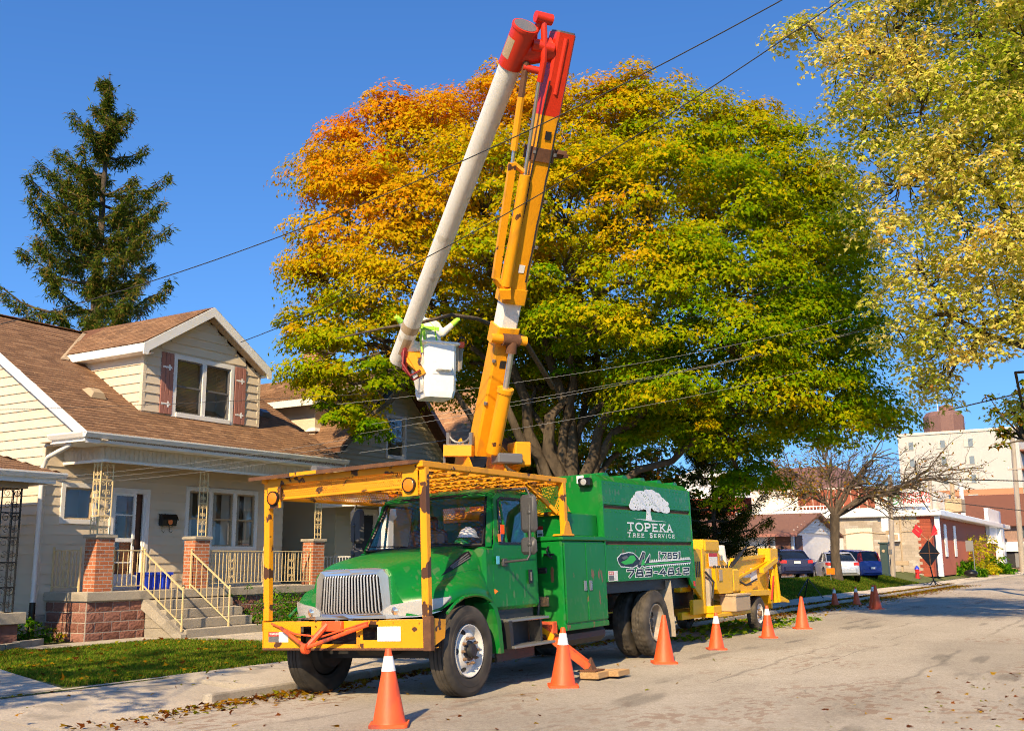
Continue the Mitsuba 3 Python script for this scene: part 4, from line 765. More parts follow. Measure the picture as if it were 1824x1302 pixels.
# danger plate and signwriting on the side
SG = lambda name, polys, m, y=-.003, t=.0015: tp(name, ext(polys, t, (0, y, 0), X3, Z3, N=-Y3), m)
SG('side_sticker', sbox(3.72, 1.21, 4.04, 1.36), 'm_white', -.001); SG('side_sticker', sbox(3.73, 1.30, 3.90, 1.352), 'm_red', -.0026); SG('side_sticker', sbox(3.73, 1.218, 3.90, 1.292), 'm_grey', -.0026)
lettering('sticker_text', 'DANGER', .026, (3.745, -.005, 1.313), (1, 0, 0), (0, 0, 1), 'm_white', sx=.85)
def stroke(pts, w, cap='flat'): return LineString(pts).buffer(w / 2, cap_style=cap, join_style='mitre')
def letters(txt, x, z, h, w, gap, serif=True, st=.17):
    """bold roman capitals with slab serifs"""
    out = []; s = h * st; e = s * .55
    G = {'T': ([[(.5, 0), (.5, 1)], [(0, .93), (1, .93)]], [(.25, .75, 0)]), 'P': ([[(.2, 0), (.2, 1)]], [(0, .5, 0), (0, .4, 1)]), 'E': ([[(.2, 0), (.2, 1)], [(.1, .93), (.95, .93)], [(.1, .07), (1, .07)], [(.2, .52), (.75, .52)]], [(0, .4, 0), (0, .4, 1)]),
         'K': ([[(.2, 0), (.2, 1)], [(.25, .42), (.95, 1)], [(.42, .56), (1, 0)]], [(0, .45, 0), (0, .45, 1), (.72, 1.1, 0), (.65, 1.05, 1)]), 'A': ([[(.12, 0), (.52, 1)], [(.52, 1), (.92, 0)], [(.25, .33), (.8, .33)]], [(-.05, .32, 0), (.68, 1.1, 0)]),
         'R': ([[(.2, 0), (.2, 1)], [(.5, .5), (1, 0)]], [(0, .42, 0), (.8, 1.12, 0)]), 'V': ([[(.08, 1), (.5, 0)], [(.5, 0), (.92, 1)]], [(-.1, .28, 1), (.74, 1.1, 1)]), 'I': ([[(.5, 0), (.5, 1)]], [(.2, .8, 0), (.2, .8, 1)])}
    for ch in txt:
        W_ = w * (.45 if ch == 'I' else 1.12 if ch in 'OC' else 1)
        X = lambda a: x + a * W_; Zz = lambda b: z + b * h
        if ch == ' ': x += w * .75; continue
        if ch in 'OC':
            o = affinity.scale(Point(0, 0).buffer(1, 24), W_ * .54, h * .53); o = affinity.translate(o, x + W_ * .5, z + h * .5); i = affinity.translate(affinity.scale(Point(0, 0).buffer(1, 24), W_ * .54 - s * 1.1, h * .53 - s * .75), x + W_ * .5, z + h * .5); g = o.difference(i)
            if ch == 'C': g = g.difference(sbox(X(.6), Zz(.34), X(1.3), Zz(.68)))
            out.append(g)
        elif ch == 'S': out.append(stroke([(X(.92), Zz(.78)), (X(.82), Zz(.93)), (X(.25), Zz(.93)), (X(.12), Zz(.76)), (X(.22), Zz(.57)), (X(.8), Zz(.45)), (X(.93), Zz(.25)), (X(.8), Zz(.07)), (X(.22), Zz(.07)), (X(.08), Zz(.26))], s))
        else:
            ln, sf = G[ch]
            for a in ln: out.append(stroke([(X(p), Zz(q)) for p, q in a], s * (1 if a[0][0] == a[1][0] else .8)).intersection(sbox(x - w, z, x + 3 * w, z + h)))
            for p0, p1, q in sf: out.append(sbox(X(p0), Zz(q) - (e if q else 0), X(p1), Zz(q) + (0 if q else e)))
            if ch in 'PR': out.append(stroke([(X(.2), Zz(.93)), (X(.7), Zz(.93)), (X(.92), Zz(.82)), (X(.92), Zz(.6)), (X(.7), Zz(.48)), (X(.2), Zz(.48))], s * .85))
        x += W_ + gap
    return unary_union(out)
tx = letters('TOPEKA', 0, 0, .135, .24, .05, st=.26); bx0, _, bx1, _ = tx.bounds; tx = affinity.scale(tx, 1.85 / (bx1 - bx0), 1, origin=(0, 0)); SG('lettering', affinity.translate(tx, 4.49, 1.96), 'm_whitegloss')
t1 = unary_union([affinity.translate(letters(a, 0, 0, h, w, .06, st=.25), dx, 0) for a, h, w, dx in (('T', .075, .15, 0), ('REE', .062, .13, .22), ('S', .075, .13, .98), ('ERVICE', .062, .13, 1.18))])
bx0, _, bx1, _ = t1.bounds; t1 = affinity.scale(t1, 1.92 / (bx1 - bx0), 1, origin=(0, 0)); SG('lettering', affinity.translate(t1, 4.48, 1.865), 'm_whitegloss')
g = np.random.default_rng(4); cr = [affinity.translate(affinity.scale(Point(0, 0).buffer(1, 10), g.uniform(.08, .17), g.uniform(.03, .06)), 5.41 + .70 * r_ * math.cos(a) + (.05 if math.cos(a) > 0 else 0), 2.36 + .13 * r_ * math.sin(a) + .12 * (1 - (r_ * math.cos(a)) ** 2)) for a, r_ in zip(g.uniform(0, 2 * math.pi, 150), np.sqrt(g.uniform(0, 1, 150)))]
lg = unary_union(cr).difference(unary_union([affinity.translate(affinity.scale(Point(0, 0).buffer(1, 6), g.uniform(.008, .02), g.uniform(.006, .012)), g.uniform(4.8, 6.0), g.uniform(2.28, 2.58)) for _ in range(60)]))
lg = unary_union([lg, Polygon([(5.24, 2.36), (5.47, 2.36), (5.42, 2.27), (5.47, 2.15), (5.22, 2.15), (5.27, 2.27)]), Polygon([(4.72, 2.158), (5.3, 2.15), (6.11, 2.135), (5.4, 2.13)])])
SG('tree_emblem', lg, 'm_whitegloss')
def digits(txt, x, z, h, w, gap, st):
    D = {'7': [[(0, 1), (1, 1), (1, .75), (.42, 0)]], '8': [[(.1, 1), (.9, 1), (.9, .52), (.1, .52), (.1, 1)], [(0, .5), (1, .5), (1, 0), (0, 0), (0, .5)]], '5': [[(1, 1), (0, 1), (0, .56), (1, .56), (1, 0), (0, 0)]], '3': [[(0, 1), (1, 1), (1, 0), (0, 0)], [(.2, .52), (1, .52)]], '4': [[(.62, 1), (0, .3), (1.05, .3)], [(.74, .62), (.74, 0)]],
         '1': [[(.15, .85), (.5, 1), (.5, 0)], [(.1, 0), (.9, 0)]], '2': [[(0, .95), (1, .95), (1, .55), (0, .45), (0, 0), (1, 0)]], '-': [[(.2, .5), (.9, .5)]], '[': [[(.9, 1.1), (.45, 1.1), (.45, -.1), (.9, -.1)]], ']': [[(.1, 1.1), (.55, 1.1), (.55, -.1), (.1, -.1)]]}
    out = []
    for ch in txt:
        ww = w * (.55 if ch in '[]-' else 1)
        for ln in D[ch]: out.append(stroke([(x + a * ww, z + b * h) for a, b in ln], st, 'square'))
        x += ww + gap
    return unary_union(out)
for txt, x, z, h, w, gap, st in (('[785]', 5.62, 1.53, .085, .075, .045, .022), ('783-4812', 4.38, 1.262, .095, .112, .062, .027)):
    dg = affinity.skew(digits(txt, 0, 0, h, w, gap, st), xs=6, origin=(0, 0)); wide = lambda q_: affinity.translate(affinity.scale(q_, 1.98, 1, origin=(0, 0)), x, z)
    SG('phone_outline', wide(dg.buffer(.009, join_style='mitre')), 'm_whitegloss', -.0012); SG('phone_number', wide(dg), 'm_black', -.003)
tr_ = [('m_black', [(4.060, 1.537), (4.196, 1.598), (4.478, 1.624), (4.648, 1.613), (4.783, 1.560), (4.874, 1.499), (4.783, 1.438), (4.591, 1.400), (4.365, 1.415), (4.173, 1.423), (4.105, 1.476)]), ('m_black', [(4.761, 1.408), (4.896, 1.537), (5.009, 1.640), (5.100, 1.628), (5.066, 1.537), (4.941, 1.423), (4.851, 1.385)]), ('m_black', [(5.020, 1.400), (5.133, 1.499), (5.292, 1.598), (5.269, 1.507), (5.190, 1.423)]), ('m_black', [(4.930, 1.461), (7.043, 1.503), (7.043, 1.453), (4.987, 1.415)])]
tr_u = unary_union([Polygon(p) for _, p in tr_]); teeth = unary_union([Polygon([(x, z), (x + .03, z + .03 * s), (x + .05, z)]) for x in np.arange(5.25, 6.98, .09) for z, s in ((1.455 + (x - 4.93) * .020 + .01, 1), (1.418 + (x - 4.99) * .020, -1))])
SG('trimmer_outline', unary_union([tr_u, teeth]).buffer(.014), 'm_whitegloss', -.0012); SG('trimmer_emblem', tr_u, 'm_black', -.003); SG('trimmer_blade', Polygon([(5.100, 1.452), (6.998, 1.488), (6.998, 1.470), (5.100, 1.431)]), 'm_leafgreen' if 'm_leafgreen' in scene else mat('m_leafgreen', (.03, .42, .05), .4), -.0048)
SG('trimmer_body', unary_union([Polygon([(4.162, 1.484), (4.365, 1.514), (4.535, 1.583), (4.670, 1.583), (4.738, 1.522), (4.591, 1.461), (4.309, 1.446)]), Polygon([(4.907, 1.507), (5.043, 1.522), (5.066, 1.438), (4.930, 1.423)])]), 'm_leafgreen', -.0048); SG('trimmer_grip', unary_union([Polygon([(4.196, 1.552), (4.399, 1.586), (4.444, 1.552), (4.286, 1.522)]), Polygon([(4.828, 1.438), (5.032, 1.613), (5.066, 1.605), (4.907, 1.438)])]), 'm_grey', -.005)
# outrigger
og = tp('outrigger', cat([bar((2.16, .95, 1.0), (2.18, .10, .50), .13, .11)]), 'm_yellow', uv=(.3, .5))
tp('outrigger_leg', cat([bar((2.20, .38, .66), (2.27, -.36, .12), .12, .10), cbox(2.12, 2.26, .1, .55, .56, .72, .01)]), 'm_orange', uv=(.6, .5)); tp('outrigger_foot', cat([cbox(2.12, 2.42, -.50, -.24, .075, .095, .004), hull([(2.2, -.42, .09), (2.34, -.42, .09), (2.2, -.3, .09), (2.34, -.3, .09), (2.26, -.37, .25), (2.3, -.37, .25)])]), 'm_rust')
tp('cab_bin', cat([cbox(1.2, 1.7, .5, .7, 1.74, 1.8, .01)]), 'm_dark')
# ---------------------------------------------------------------- turret, booms, bucket (parts of the truck, in world axes)
tw_ = lambda name, mesh, m, smooth=False, uv=None: put(TK + '__' + name, mesh, m, smooth, uv)
B0, E0 = at(858, 792, 15.45), at(1003, 58, 13.9)
dB = (E0 - B0) / np.linalg.norm(E0 - B0); LB = np.linalg.norm(E0 - B0)
nB = np.cross(Z3, dB); nB /= np.linalg.norm(nB); nB = nB if nB @ np.cross(FWD, Z3) < 0 else -nB      # sideways, to the left in the photograph
pB = np.cross(nB, dB); pB = pB if pB[2] < 0 else -pB                                                    # the underside that leans over the street
BP = lambda s, a=0, b=0: B0 + dB * s + nB * a + pB * b
def beam(s0, s1, w0, h0, w1=None, h1=None, ch=.03):
    w1, h1 = w1 or w0, h1 or h0; R = []
    for s, w, h in ((s0, w0, h0), (s1, w1, h1)):
        w, h = w / 2, h / 2; R.append([BP(s, a, b) for a, b in ((-w + ch, -h), (w - ch, -h), (w, -h + ch), (w, h - ch), (w - ch, h), (-w + ch, h), (-w, h - ch), (-w, -h + ch))])
    return loft(R)
f_ = lambda py: (785 - py) / 735 * LB
tw_('turret', cat([xf(lathe([(.42, 0), (.42, .10), (.34, .12), (.34, .40), (.45, .42), (.45, .52), (0, .52)], 28), t=L2W(2.72, 1.36, 2.18))]), 'm_yellow', 40, uv=(.1, .5))
tc = B0 - Z3 * .62 + nB * .02
for s in (-1, 1):
    o = nB * s * .27
    tw_('turret_cheek', loft([[tc + o + e - nB * s * .02 * k for e in (-dB * A(1, 1, 0) * 0 + pB * A(1, 1, 0) * .42 + Z3 * 0, pB * A(1, 1, 0) * -.40, pB * A(1, 1, 0) * -.46 + Z3 * .25, pB * A(1, 1, 0) * -.30 + Z3 * .68, pB * A(1, 1, 0) * -.16 + Z3 * .72, pB * A(1, 1, 0) * .44 + Z3 * .18)] for k in (0, 1)]), 'm_yellow', uv=(.1, .5))
tw_('turret_winch', cat([pose(cbox(-.20, .20, -.14, .14, .02, .17, .02), nB, np.cross(Z3, nB), Z3, at(903, 829, 15.25))]), 'm_grey')
tw_('turret_box', cat([pose(cbox(-.13, .13, -.16, .16, 0, .36, .02), nB, np.cross(Z3, nB), Z3, at(925, 831, 15.5)), tube([tc - nB * .30 + Z3 * .55, tc - nB * .52 + Z3 * .35, tc - nB * .64 + Z3 * .30], .08, 8)]), 'm_yellow', uv=(.08, .5))
tw_('turret_hose', cat([tube([tc - nB * .3 + Z3 * .2 + pB * .3, tc - nB * .45 + Z3 * .32 + pB * .35, tc - nB * .6 + Z3 * .22 + pB * .3], .03, 6)]), 'm_red')
a0, a1 = at(792, 803, 15.3), at(842, 803, 15.2); ad = (a1 - a0) / np.linalg.norm(a1 - a0)
tw_('boom_rest_arm', cat([bar(a0, a1, .14, .16)]), 'm_yellow', uv=(.1, .5))
up_ = lambda p, z: p + Z3 * z
tw_('boom_rest', cat([bar(up_(a0 + ad * .05, .09), up_(a0 + ad * .42, .09), .06, .02), bar(up_(a0 + ad * .06, .09), up_(a0 + ad * .06, .27), .05), bar(up_(a0 + ad * .41, .09), up_(a0 + ad * .41, .27), .05), tube([up_(a0 + ad * (.235 - .17 * math.cos(t)), .27 - .15 * math.sin(t)) for t in np.linspace(0, math.pi, 9)], .018, 6), bar(up_(a0 + ad * .235, .1), up_(a0 + ad * .235, .13), .03), bar(up_(a0, .1), up_(a0, -.22), .03)]), 'm_grey')
tw_('lower_boom', beam(-.12, f_(556), .31, .34, .30, .31), 'm_yellow', uv=(.12, .5))
tw_('boom_insulator', beam(f_(556), f_(512), .28, .28), 'm_tube')
tw_('lower_boom', beam(f_(512), f_(186), .32, .32, .28, .30), 'm_yellow', uv=(.10, .5))
tw_('boom_head', cat([beam(f_(186), f_(52), .285, .305, .28, .30), beam(f_(150), f_(60), .08, .35)]), 'm_redpaint')
tw_('boom_head_cap', beam(f_(52), f_(49), .26, .27), 'm_grey')
tw_('boom_joint', cat([beam(f_(590), f_(556), .35, .37), beam(f_(512), f_(485), .36, .36), tube([BP(f_(575), -.28, .20), BP(f_(575), .28, .20)], .07, 12)]), 'm_yellow', 50, uv=(.12, .5))
tw_('lift_cylinder', cat([tube([BP(.02, -.05, .34), BP(f_(662), -.05, .33)], .105, 16), tube([BP(f_(668), -.05, .33), BP(f_(660), -.05, .33)], .125, 16)]), 'm_yellow', 40, uv=(.1, .5))
tw_('cylinder_rod', tube([BP(f_(662), -.05, .33), BP(f_(582), -.05, .26)], .045, 12), 'm_chrome', 40)
tw_('cylinder_eye', cat([tube([BP(f_(598), -.05, .28), BP(f_(572), -.05, .22)], .08, 10), tube([BP(f_(575), -.16, .22), BP(f_(575), .10, .22)], .09, 12)]), 'm_rust', 40)
tw_('upper_cylinder', cat([tube([BP(f_(480), .20, .20), BP(f_(288), .22, .16)], .075, 14), bar(BP(f_(500), .18, .23), BP(f_(484), .22, .24), .16, .12)]), 'm_yellow', 40, uv=(.1, .5))
tw_('cylinder_rod', tube([BP(f_(288), .22, .16), BP(f_(118), .27, .12)], .026, 10), 'm_chrome', 40)
tw_('compensator_link', cat([tube([BP(f_(470), .36, .16), BP(f_(272), .42, .12)], 0, sq=(.10, .08)), bar(BP(f_(470), .36, .16), BP(f_(488), .2, .2), .10, .06), bar(BP(f_(272), .42, .12), BP(f_(284), .24, .14), .06, .05)]), 'm_yellow', uv=(.15, .5))
tw_('cylinder_rod', tube([BP(f_(272), .42, .12), BP(f_(248), .43, .11)], .026, 8), 'm_chrome', 40)
tw_('compensator_link', tube([BP(f_(252), .43, .11), BP(f_(200), .45, .09), BP(f_(165), .46, .08)], .05, 8), 'm_yellow', 40, uv=(.3, .5))
tw_('compensator_rod', tube([BP(f_(165), .46, .08), BP(f_(108), .47, .05)], .045, 8), 'm_rust', 40)
tw_('elbow_link', cat([tube([BP(f_(135), .25, .12), BP(f_(100), .27, .16), BP(f_(70), .30, .12), BP(f_(36), .34, .05)], .045, 8), tube([BP(f_(100), .38, .05), BP(f_(62), .42, .02), BP(f_(40), .36, .02)], .05, 8), tube([BP(f_(36), .22, .05), BP(f_(36), .46, .05)], .075, 12), tube([BP(f_(80), .15, .1), BP(f_(80), .45, .08)], .085, 12), tube([BP(f_(118), .22, .12), BP(f_(118), .50, .05)], .05, 10)]), 'm_redpaint', 40)
tw_('boom_hose', cat([tube([BP(f_(y), -.13 - .012 * math.sin(y * .05), .20 + .015 * math.sin(y * .09)) for y in np.linspace(760, 600, 9)], .014, 6), tube([BP(f_(y), -.10, .185 + .01 * math.sin(y * .08)) for y in np.linspace(470, 190, 12)], .013, 6), tube([BP(f_(y), .135, .175 + .012 * math.sin(y * .06)) for y in np.linspace(480, 130, 14)], .012, 6)]), 'm_dark', 60)
for y in (250, 330, 410, 620, 700): tw_('hose_clamp', cat([tube([BP(f_(y), -.16, .17), BP(f_(y - 5), -.16, .17)], .03, 8), tube([BP(f_(y), .14, .165), BP(f_(y - 5), .14, .165)], .028, 8)]), 'm_grey')
for y, m_ in ((455, 'm_white'), (225, 'm_dark'), (630, 'm_dark')): tw_('boom_sticker', loft([[BP(f_(y + dy), -.05 + dx, .1655) for dy, dx in ((0, 0), (0, .09), (-14, .09), (-14, 0))], [BP(f_(y + dy), -.05 + dx, .168) for dy, dx in ((0, 0), (0, .09), (-14, .09), (-14, 0))]]), m_)
tw_('boom_cradle', cat([beam(f_(262), f_(240), .34, .36), bar(BP(f_(246), -.20, .05), BP(f_(246), -.36, .05), .16, .06), bar(BP(f_(246), -.34, -.1), BP(f_(246), -.34, .18), .05)]), 'm_rust')
U0, U1 = at(936, 46, 13.55), at(709, 641, 17.6); dU = (U1 - U0) / np.linalg.norm(U1 - U0); LU = np.linalg.norm(U1 - U0)
tw_('upper_boom', cat([tube([U0 + dU * .58, U1 - dU * .35, U1], [.152, .147, .147], 28)]), 'm_tube', 40)
tw_('boom_collar', cat([tube([U0 + dU * .02, U0 + dU * .60], .168, 28), tube([U0, U0 + dU * .04], .178, 28)]), 'm_redpaint', 40)
tw_('elbow_shaft', cat([tube([U0 + dU * .45, BP(f_(80), .12, .02)], .155, 18)]), 'm_redpaint', 40)
tw_('boom_end_cap', tube([U0 - dU * .006, U0 + dU * .01], .155, 24), 'm_grey', 40)
rU = np.cross(dU, Z3); rU /= np.linalg.norm(rU); rU = rU if rU @ np.cross(FWD, Z3) > 0 else -rU
def around(a): q = np.cross(dU, rU); return rU * math.cos(a) + q * math.sin(a)
cam_side = max((around(a) for a in np.linspace(0, 6.28, 60)), key=lambda v: v @ (CAM - U1)); 
def wrap_patch(s0, s1, r, mid, half): 
    q = np.cross(dU, mid); return tri([U0 + dU * s + (mid * math.cos(a) + q * math.sin(a)) * r for s in (s0, s1) for a in np.linspace(-half, half, 8)], [[j, j + 1, j + 9, j + 8] for j in range(7)])
tw_('boom_label', wrap_patch(.18, .46, .1695, (lambda v: v / np.linalg.norm(v))(cam_side * .5 - rU), .45), 'm_tan', True)
tw_('boom_label', wrap_patch(LU - .62, LU - .25, .149, (lambda v: v / np.linalg.norm(v))(cam_side + rU * .3), .5), 'm_tan', True)
tw_('boom_tape', tube([U1 - dU * .88, U1 - dU * .72], .149, 28, cap=False), 'm_tan', 40)
tw_('boom_tip', cat([tube([U1 - dU * .35, U1 - dU * .35 + rU * .30 - Z3 * .06], [.15, .12], 16), tube([U1, U1 + dU * .02], .14, 20)]), 'm_tube', 40)
# bucket
Q0, Q1 = at(757, 608, 17.25), at(816, 609, 17.5); fx = Q1 - Q0; fx[2] = 0; wB = np.linalg.norm(fx); fx /= wB; fy = np.cross(Z3, fx); ZT = (Q0[2] + Q1[2]) / 2
fy = fy if fy @ FWD > 0 else -fy; QC = A(*Q0[:2], ZT)
KP = lambda x, y, z: QC + fx * x + fy * y + Z3 * z
HB = .94
def rr_(w0, w1, d0, d1, z, c=.06): return [KP(x, y, z) for x, y in ((w0 + c, d0), (w1 - c, d0), (w1, d0 + c), (w1, d1 - c), (w1 - c, d1), (w0 + c, d1), (w0, d1 - c), (w0, d0 + c))]
bk = tw_('bucket', cat([loft([rr_(.05, wB - .05, .03, wB - .03, -HB), rr_(.02, wB - .02, .01, wB - .01, -HB + .12), rr_(0.01, wB - .01, 0, wB, -.05), rr_(-.045, wB + .045, -.045, wB + .045, -.03), rr_(-.045, wB + .045, -.045, wB + .045, 0), rr_(.03, wB - .03, .03, wB - .03, 0), rr_(.05, wB - .05, .05, wB - .05, -HB + .05)], cap=True)]), 'm_whitegloss', 30)
put(bk + '__step', hull([KP(x, y, z) for x, y, z in ((.18, 0, -.50), (wB - .13, 0, -.50), (.20, -.10, -.49), (wB - .15, -.10, -.49), (.2, -.10, -.42), (wB - .15, -.10, -.42), (.18, 0, -.38), (wB - .13, 0, -.38))]), 'm_whitegloss', 30)
put(bk + '__liner_rim', hull([KP(x, y, z) for x in (.14, wB - .09) for y, z in ((-.004, -.56), (.002, -.33), (.002, -.56))]), 'm_tube')
put(bk + '__side_step', hull([KP(-.10, .1, -.45), KP(-.10, .4, -.45), KP(0, .1, -.85), KP(0, .4, -.85), KP(0.02, .1, -.40), KP(0.02, .4, -.40)]), 'm_tube')
put(bk + '__tool_holder', cat([tube([KP(wB + .05, .2, -.02), KP(wB + .06, .2, -.45)], .05, 8)]), 'm_tan', 40)
br = tw_('bucket_bracket', cat([bar(KP(-.30, .25, -.24), KP(-.02, .22, -.20), .12, .12), bar(KP(-.22, .1, -.24), KP(-.02, .06, -.58), .06, .13), bar(KP(-.26, .2, -.30), KP(-.05, .15, -.50), .14, .10)]), 'm_yellow', uv=(.15, .5))
put(br + '__hose', cat([tube([KP(-.34, .1, -.18), KP(-.37, .05, -.42), KP(-.25, 0, -.62), KP(-.08, 0, -.52)], .022, 7), tube([KP(-.33, .2, -.2), KP(-.33, .1, -.5), KP(-.18, .05, -.68), KP(-.05, .1, -.6)], .02, 7), bar(KP(-.30, .15, -.12), KP(-.30, .15, -.5), .06)]), 'm_hose', 40)
# worker in the bucket
hip = KP(.26, .34, -.12); che = KP(.22, .36, .30); nk = KP(.05, .34, .40); hd = KP(-.06, .30, .46)
shR, elR, wrR, haR = KP(.30, .30, .32), KP(.40, .24, .20), KP(.56, .16, .36), KP(.63, .14, .43)
shL, elL, wrL, haL = KP(.02, .42, .34), KP(-.22, .36, .22), KP(-.36, .22, .34), KP(-.42, .18, .38)
WK = thing('person', 'worker in white jacket and lime vest straps holding a branch from the raised bucket', 'person')
fing = lambda h, d, u: [b for i in range(5) for b in ((h + u * (.026 - .013 * i) * (i < 4), .011, h + u * (.026 - .013 * i) * (i < 4) + d * .045 + (A(0, 0, .03) if i == 4 else 0), .010), (h + u * (.026 - .013 * i) * (i < 4) + d * .045 + (A(0, 0, .03) if i == 4 else 0), .010, h + u * (.026 - .013 * i) * (i < 4) + d * (.05 + .008 * (i % 2)) - Z3 * (.04 if i < 4 else -.01), .008))]
dR = (haR - wrR) / np.linalg.norm(haR - wrR); dL = (haL - wrL) / np.linalg.norm(haL - wrL)
put(WK + '__jacket', blend_bones([(hip, .165, che, .175), (che, .15, nk, .085), (che, .12, shR, .095), (shR, .085, elR, .066), (elR, .064, wrR, .046), (che, .12, shL, .095), (shL, .085, elL, .066), (elL, .064, wrL, .046)], .03), 'm_jacket' if 'm_jacket' in scene else mat('m_jacket', (.74, .72, .64), .85), True)
put(WK + '__body', blend_bones([(nk, .055, hd, .06), (hd + A(0, 0, .01), .092, hd - nB * 0 + (hd - nk) * .35 - Z3 * .02, .075), (KP(.15, .34, -.15), .13, KP(.15, .34, -.80), .075), (KP(.37, .34, -.15), .13, KP(.37, .34, -.80), .075), (KP(.15, .30, -.84), .05, KP(.15, .18, -.87), .04), (KP(.37, .30, -.84), .05, KP(.37, .18, -.87), .04)], .02), mat('m_skin', (.55, .24, .17), .6), True)
put(WK + '__helmet', xf(lathe([(.125, 0), (.118, .03), (.105, .075), (.075, .11), (.03, .128), (0, .13)], 20), t=hd + Z3 * .03), mat('m_helmet', (.6, .12, .08), .4), 40)
for nm, h, d, w in (('glove', haR, dR, wrR), ('glove', haL, dL, wrL)):
    u = np.cross(d, Z3); u /= np.linalg.norm(u)
    put(WK + '__' + nm, blend_bones([(w, .05, h, .042)] + fing(h, d, u), .01, 6), mat('m_lime', (.38, .75, .06), .6), True)
def strap(pts, w=.05): return tube(pts, 0, sq=(.012, w))
toC = (CAM - che); toC /= np.linalg.norm(toC)
put(WK + '__vest', cat([strap([hip + toC * .17 + fx * .1, che + toC * .185 + fx * .07, nk + toC * .10 + fx * .1 + Z3 * .03]), strap([hip + toC * .17 - fx * .12, che + toC * .185 - fx * .12, nk + toC * .09 - fx * .02 + Z3 * .03]), strap([che + toC * .19 - fx * .2, che + toC * .2, che + toC * .17 + fx * .16], .06), tube([KP(-.02, .1, .25), KP(-.06, .05, .0), KP(-.03, .05, -.2)], .018, 6)]), 'm_lime')
CSW = thing('chainsaw', 'orange chainsaw hanging at the right side of the raised bucket', 'chainsaw')
put(CSW + '__engine', hull([KP(wB + x, .15 + y, z) for x in (.07, .16) for y in (-.04, .04) for z in (-.04, .05)]), 'm_orange', uv=(.1, .5)); put(CSW + '__bar', bar(KP(wB + .12, .15, -.05), KP(wB + .10, .16, -.42), .012, .07), 'm_steel'); put(CSW + '__handle', tube([KP(wB + .05, .15, .05), KP(wB + .08, .1, .12), KP(wB + .16, .1, .12), KP(wB + .2, .15, .04)], .014, 6), 'm_dark')
# hats on the dashboard
t = thing('hard_hat', 'white hard hat lying on a green cap behind the windshield', 'hat'); put(t + '__shell', xf(lathe([(.15, 0), (.125, .01), (.115, .06), (.085, .10), (.03, .125), (0, .125)], 20), t=L2W(.98, .66, 1.86)), 'm_whitegloss', 40); put(t + '__ridge', xf(tube([(-.1, 0, .08), (-.05, 0, .12), (.05, 0, .125), (.1, 0, .08)], .012, 6), t=L2W(.98, .66, 1.86)), 'm_whitegloss')
t = thing('cap', 'green baseball cap on the dashboard below the hard hat', 'cap'); put(t + '__crown', xf(lathe([(.11, 0), (.105, .06), (.07, .11), (0, .125)], 18), t=L2W(.90, .70, 1.74)), 'm_green', 40); put(t + '__peak', xf(lathe([(.0, 0), (.17, 0.0), (.17, .008), (0, .01)], 18), t=L2W(.85, .72, 1.735)), 'm_green')
t = thing('wood_block', 'short timber block under the outrigger foot', 'block'); put(t + '__timber', cbox(2.05, 2.62, -.58, -.30, -.005, .072, .006), 'm_wood', tw=TW); put(t + '__timber', cbox(2.36, 2.72, -.72, -.44, -.004, .066, .006), 'm_wood', tw=TW)
# ---------------------------------------------------------------- wood chipper (world axes)
CH = thing('wood_chipper', 'yellow towed wood chipper behind the truck', 'wood chipper')
cp = lambda name, mesh, m='m_chipyellow', smooth=False, uv=(.06, .5): put(CH + '__' + name, mesh, m, smooth, uv if m in UVM else None)
Yn, Yf = 7.42, 9.15
cp('frame', cat([cbox(18.7, 24.2, Yn + .1, Yn + .2, .42, .56, .01), cbox(18.7, 24.2, Yf - .2, Yf - .1, .42, .56, .01), cbox(20.2, 20.3, Yn, Yf, .40, .56, .01), cbox(23.9, 24.0, Yn, Yf, .42, .56, .01), bar((18.7, 8.2, .5), (17.9, 8.2, .5), .12)]))
cp('frame_post', cat([cbox(19.55, 19.66, Yn - .02, Yn + .12, .50, 1.75, .01), cbox(18.95, 19.5, Yn + .2, Yf - .2, .92, 1.16, .02), cbox(18.98, 19.55, Yn - .02, Yn + .06, .50, .78, .01)]))
cp('engine', cat([cbox(18.9, 20.0, Yn + .35, Yf - .3, .6, 1.15, .05)]), 'm_dark')
cp('discharge_chute', cat([ext([(18.9, 1.15), (19.0, 1.60), (19.3, 1.75), (19.55, 1.72), (19.75, 1.3), (19.65, .95), (19.55, .75)], .06, (0, Yn, 0), X3, Z3, N=Y3), ext([(19.1, 1.2), (19.15, 1.62), (19.45, 1.72), (19.5, 1.2)], .7, (0, Yn + .1, 0), X3, Z3, N=Y3)]))
cp('drum_housing', cat([ext([(19.72, 1.28), (19.80, 1.66), (19.85, 1.93), (20.66, 1.93), (20.68, 1.66), (21.30, 1.36), (21.35, 1.0), (19.72, 1.0)], 1.1, (0, Yn + .05, 0), X3, Z3, N=Y3), cbox(19.86, 20.66, Yn + .02, Yn + .1, 1.70, 1.91, .02)]))
cp('grease_point', cat([xf(trimesh.creation.icosphere(1, .035), t=(20.05 + i * .24, Yn - .08, 1.385)) for i in range(5)]), 'm_dark')
cp('fuel_tank', cat([loft([[(x0, Yn + y, z) for x0, y in ((19.95 + s, -.12), (20.9, -.14), (21.05, -.10), (21.05, .2), (19.95 + s, .2))] for z, s in ((.86, .22), (.95, .1), (1.36, .0))]), cbox(21.08, 21.5, Yn - .10, Yn + .2, .86, 1.34, .04)]), uv=(.12, .5)); cp('cover', cat([cbox(19.78, 19.93, Yn - .06, Yn + .2, .62, 1.36, .01)]), 'm_flap')
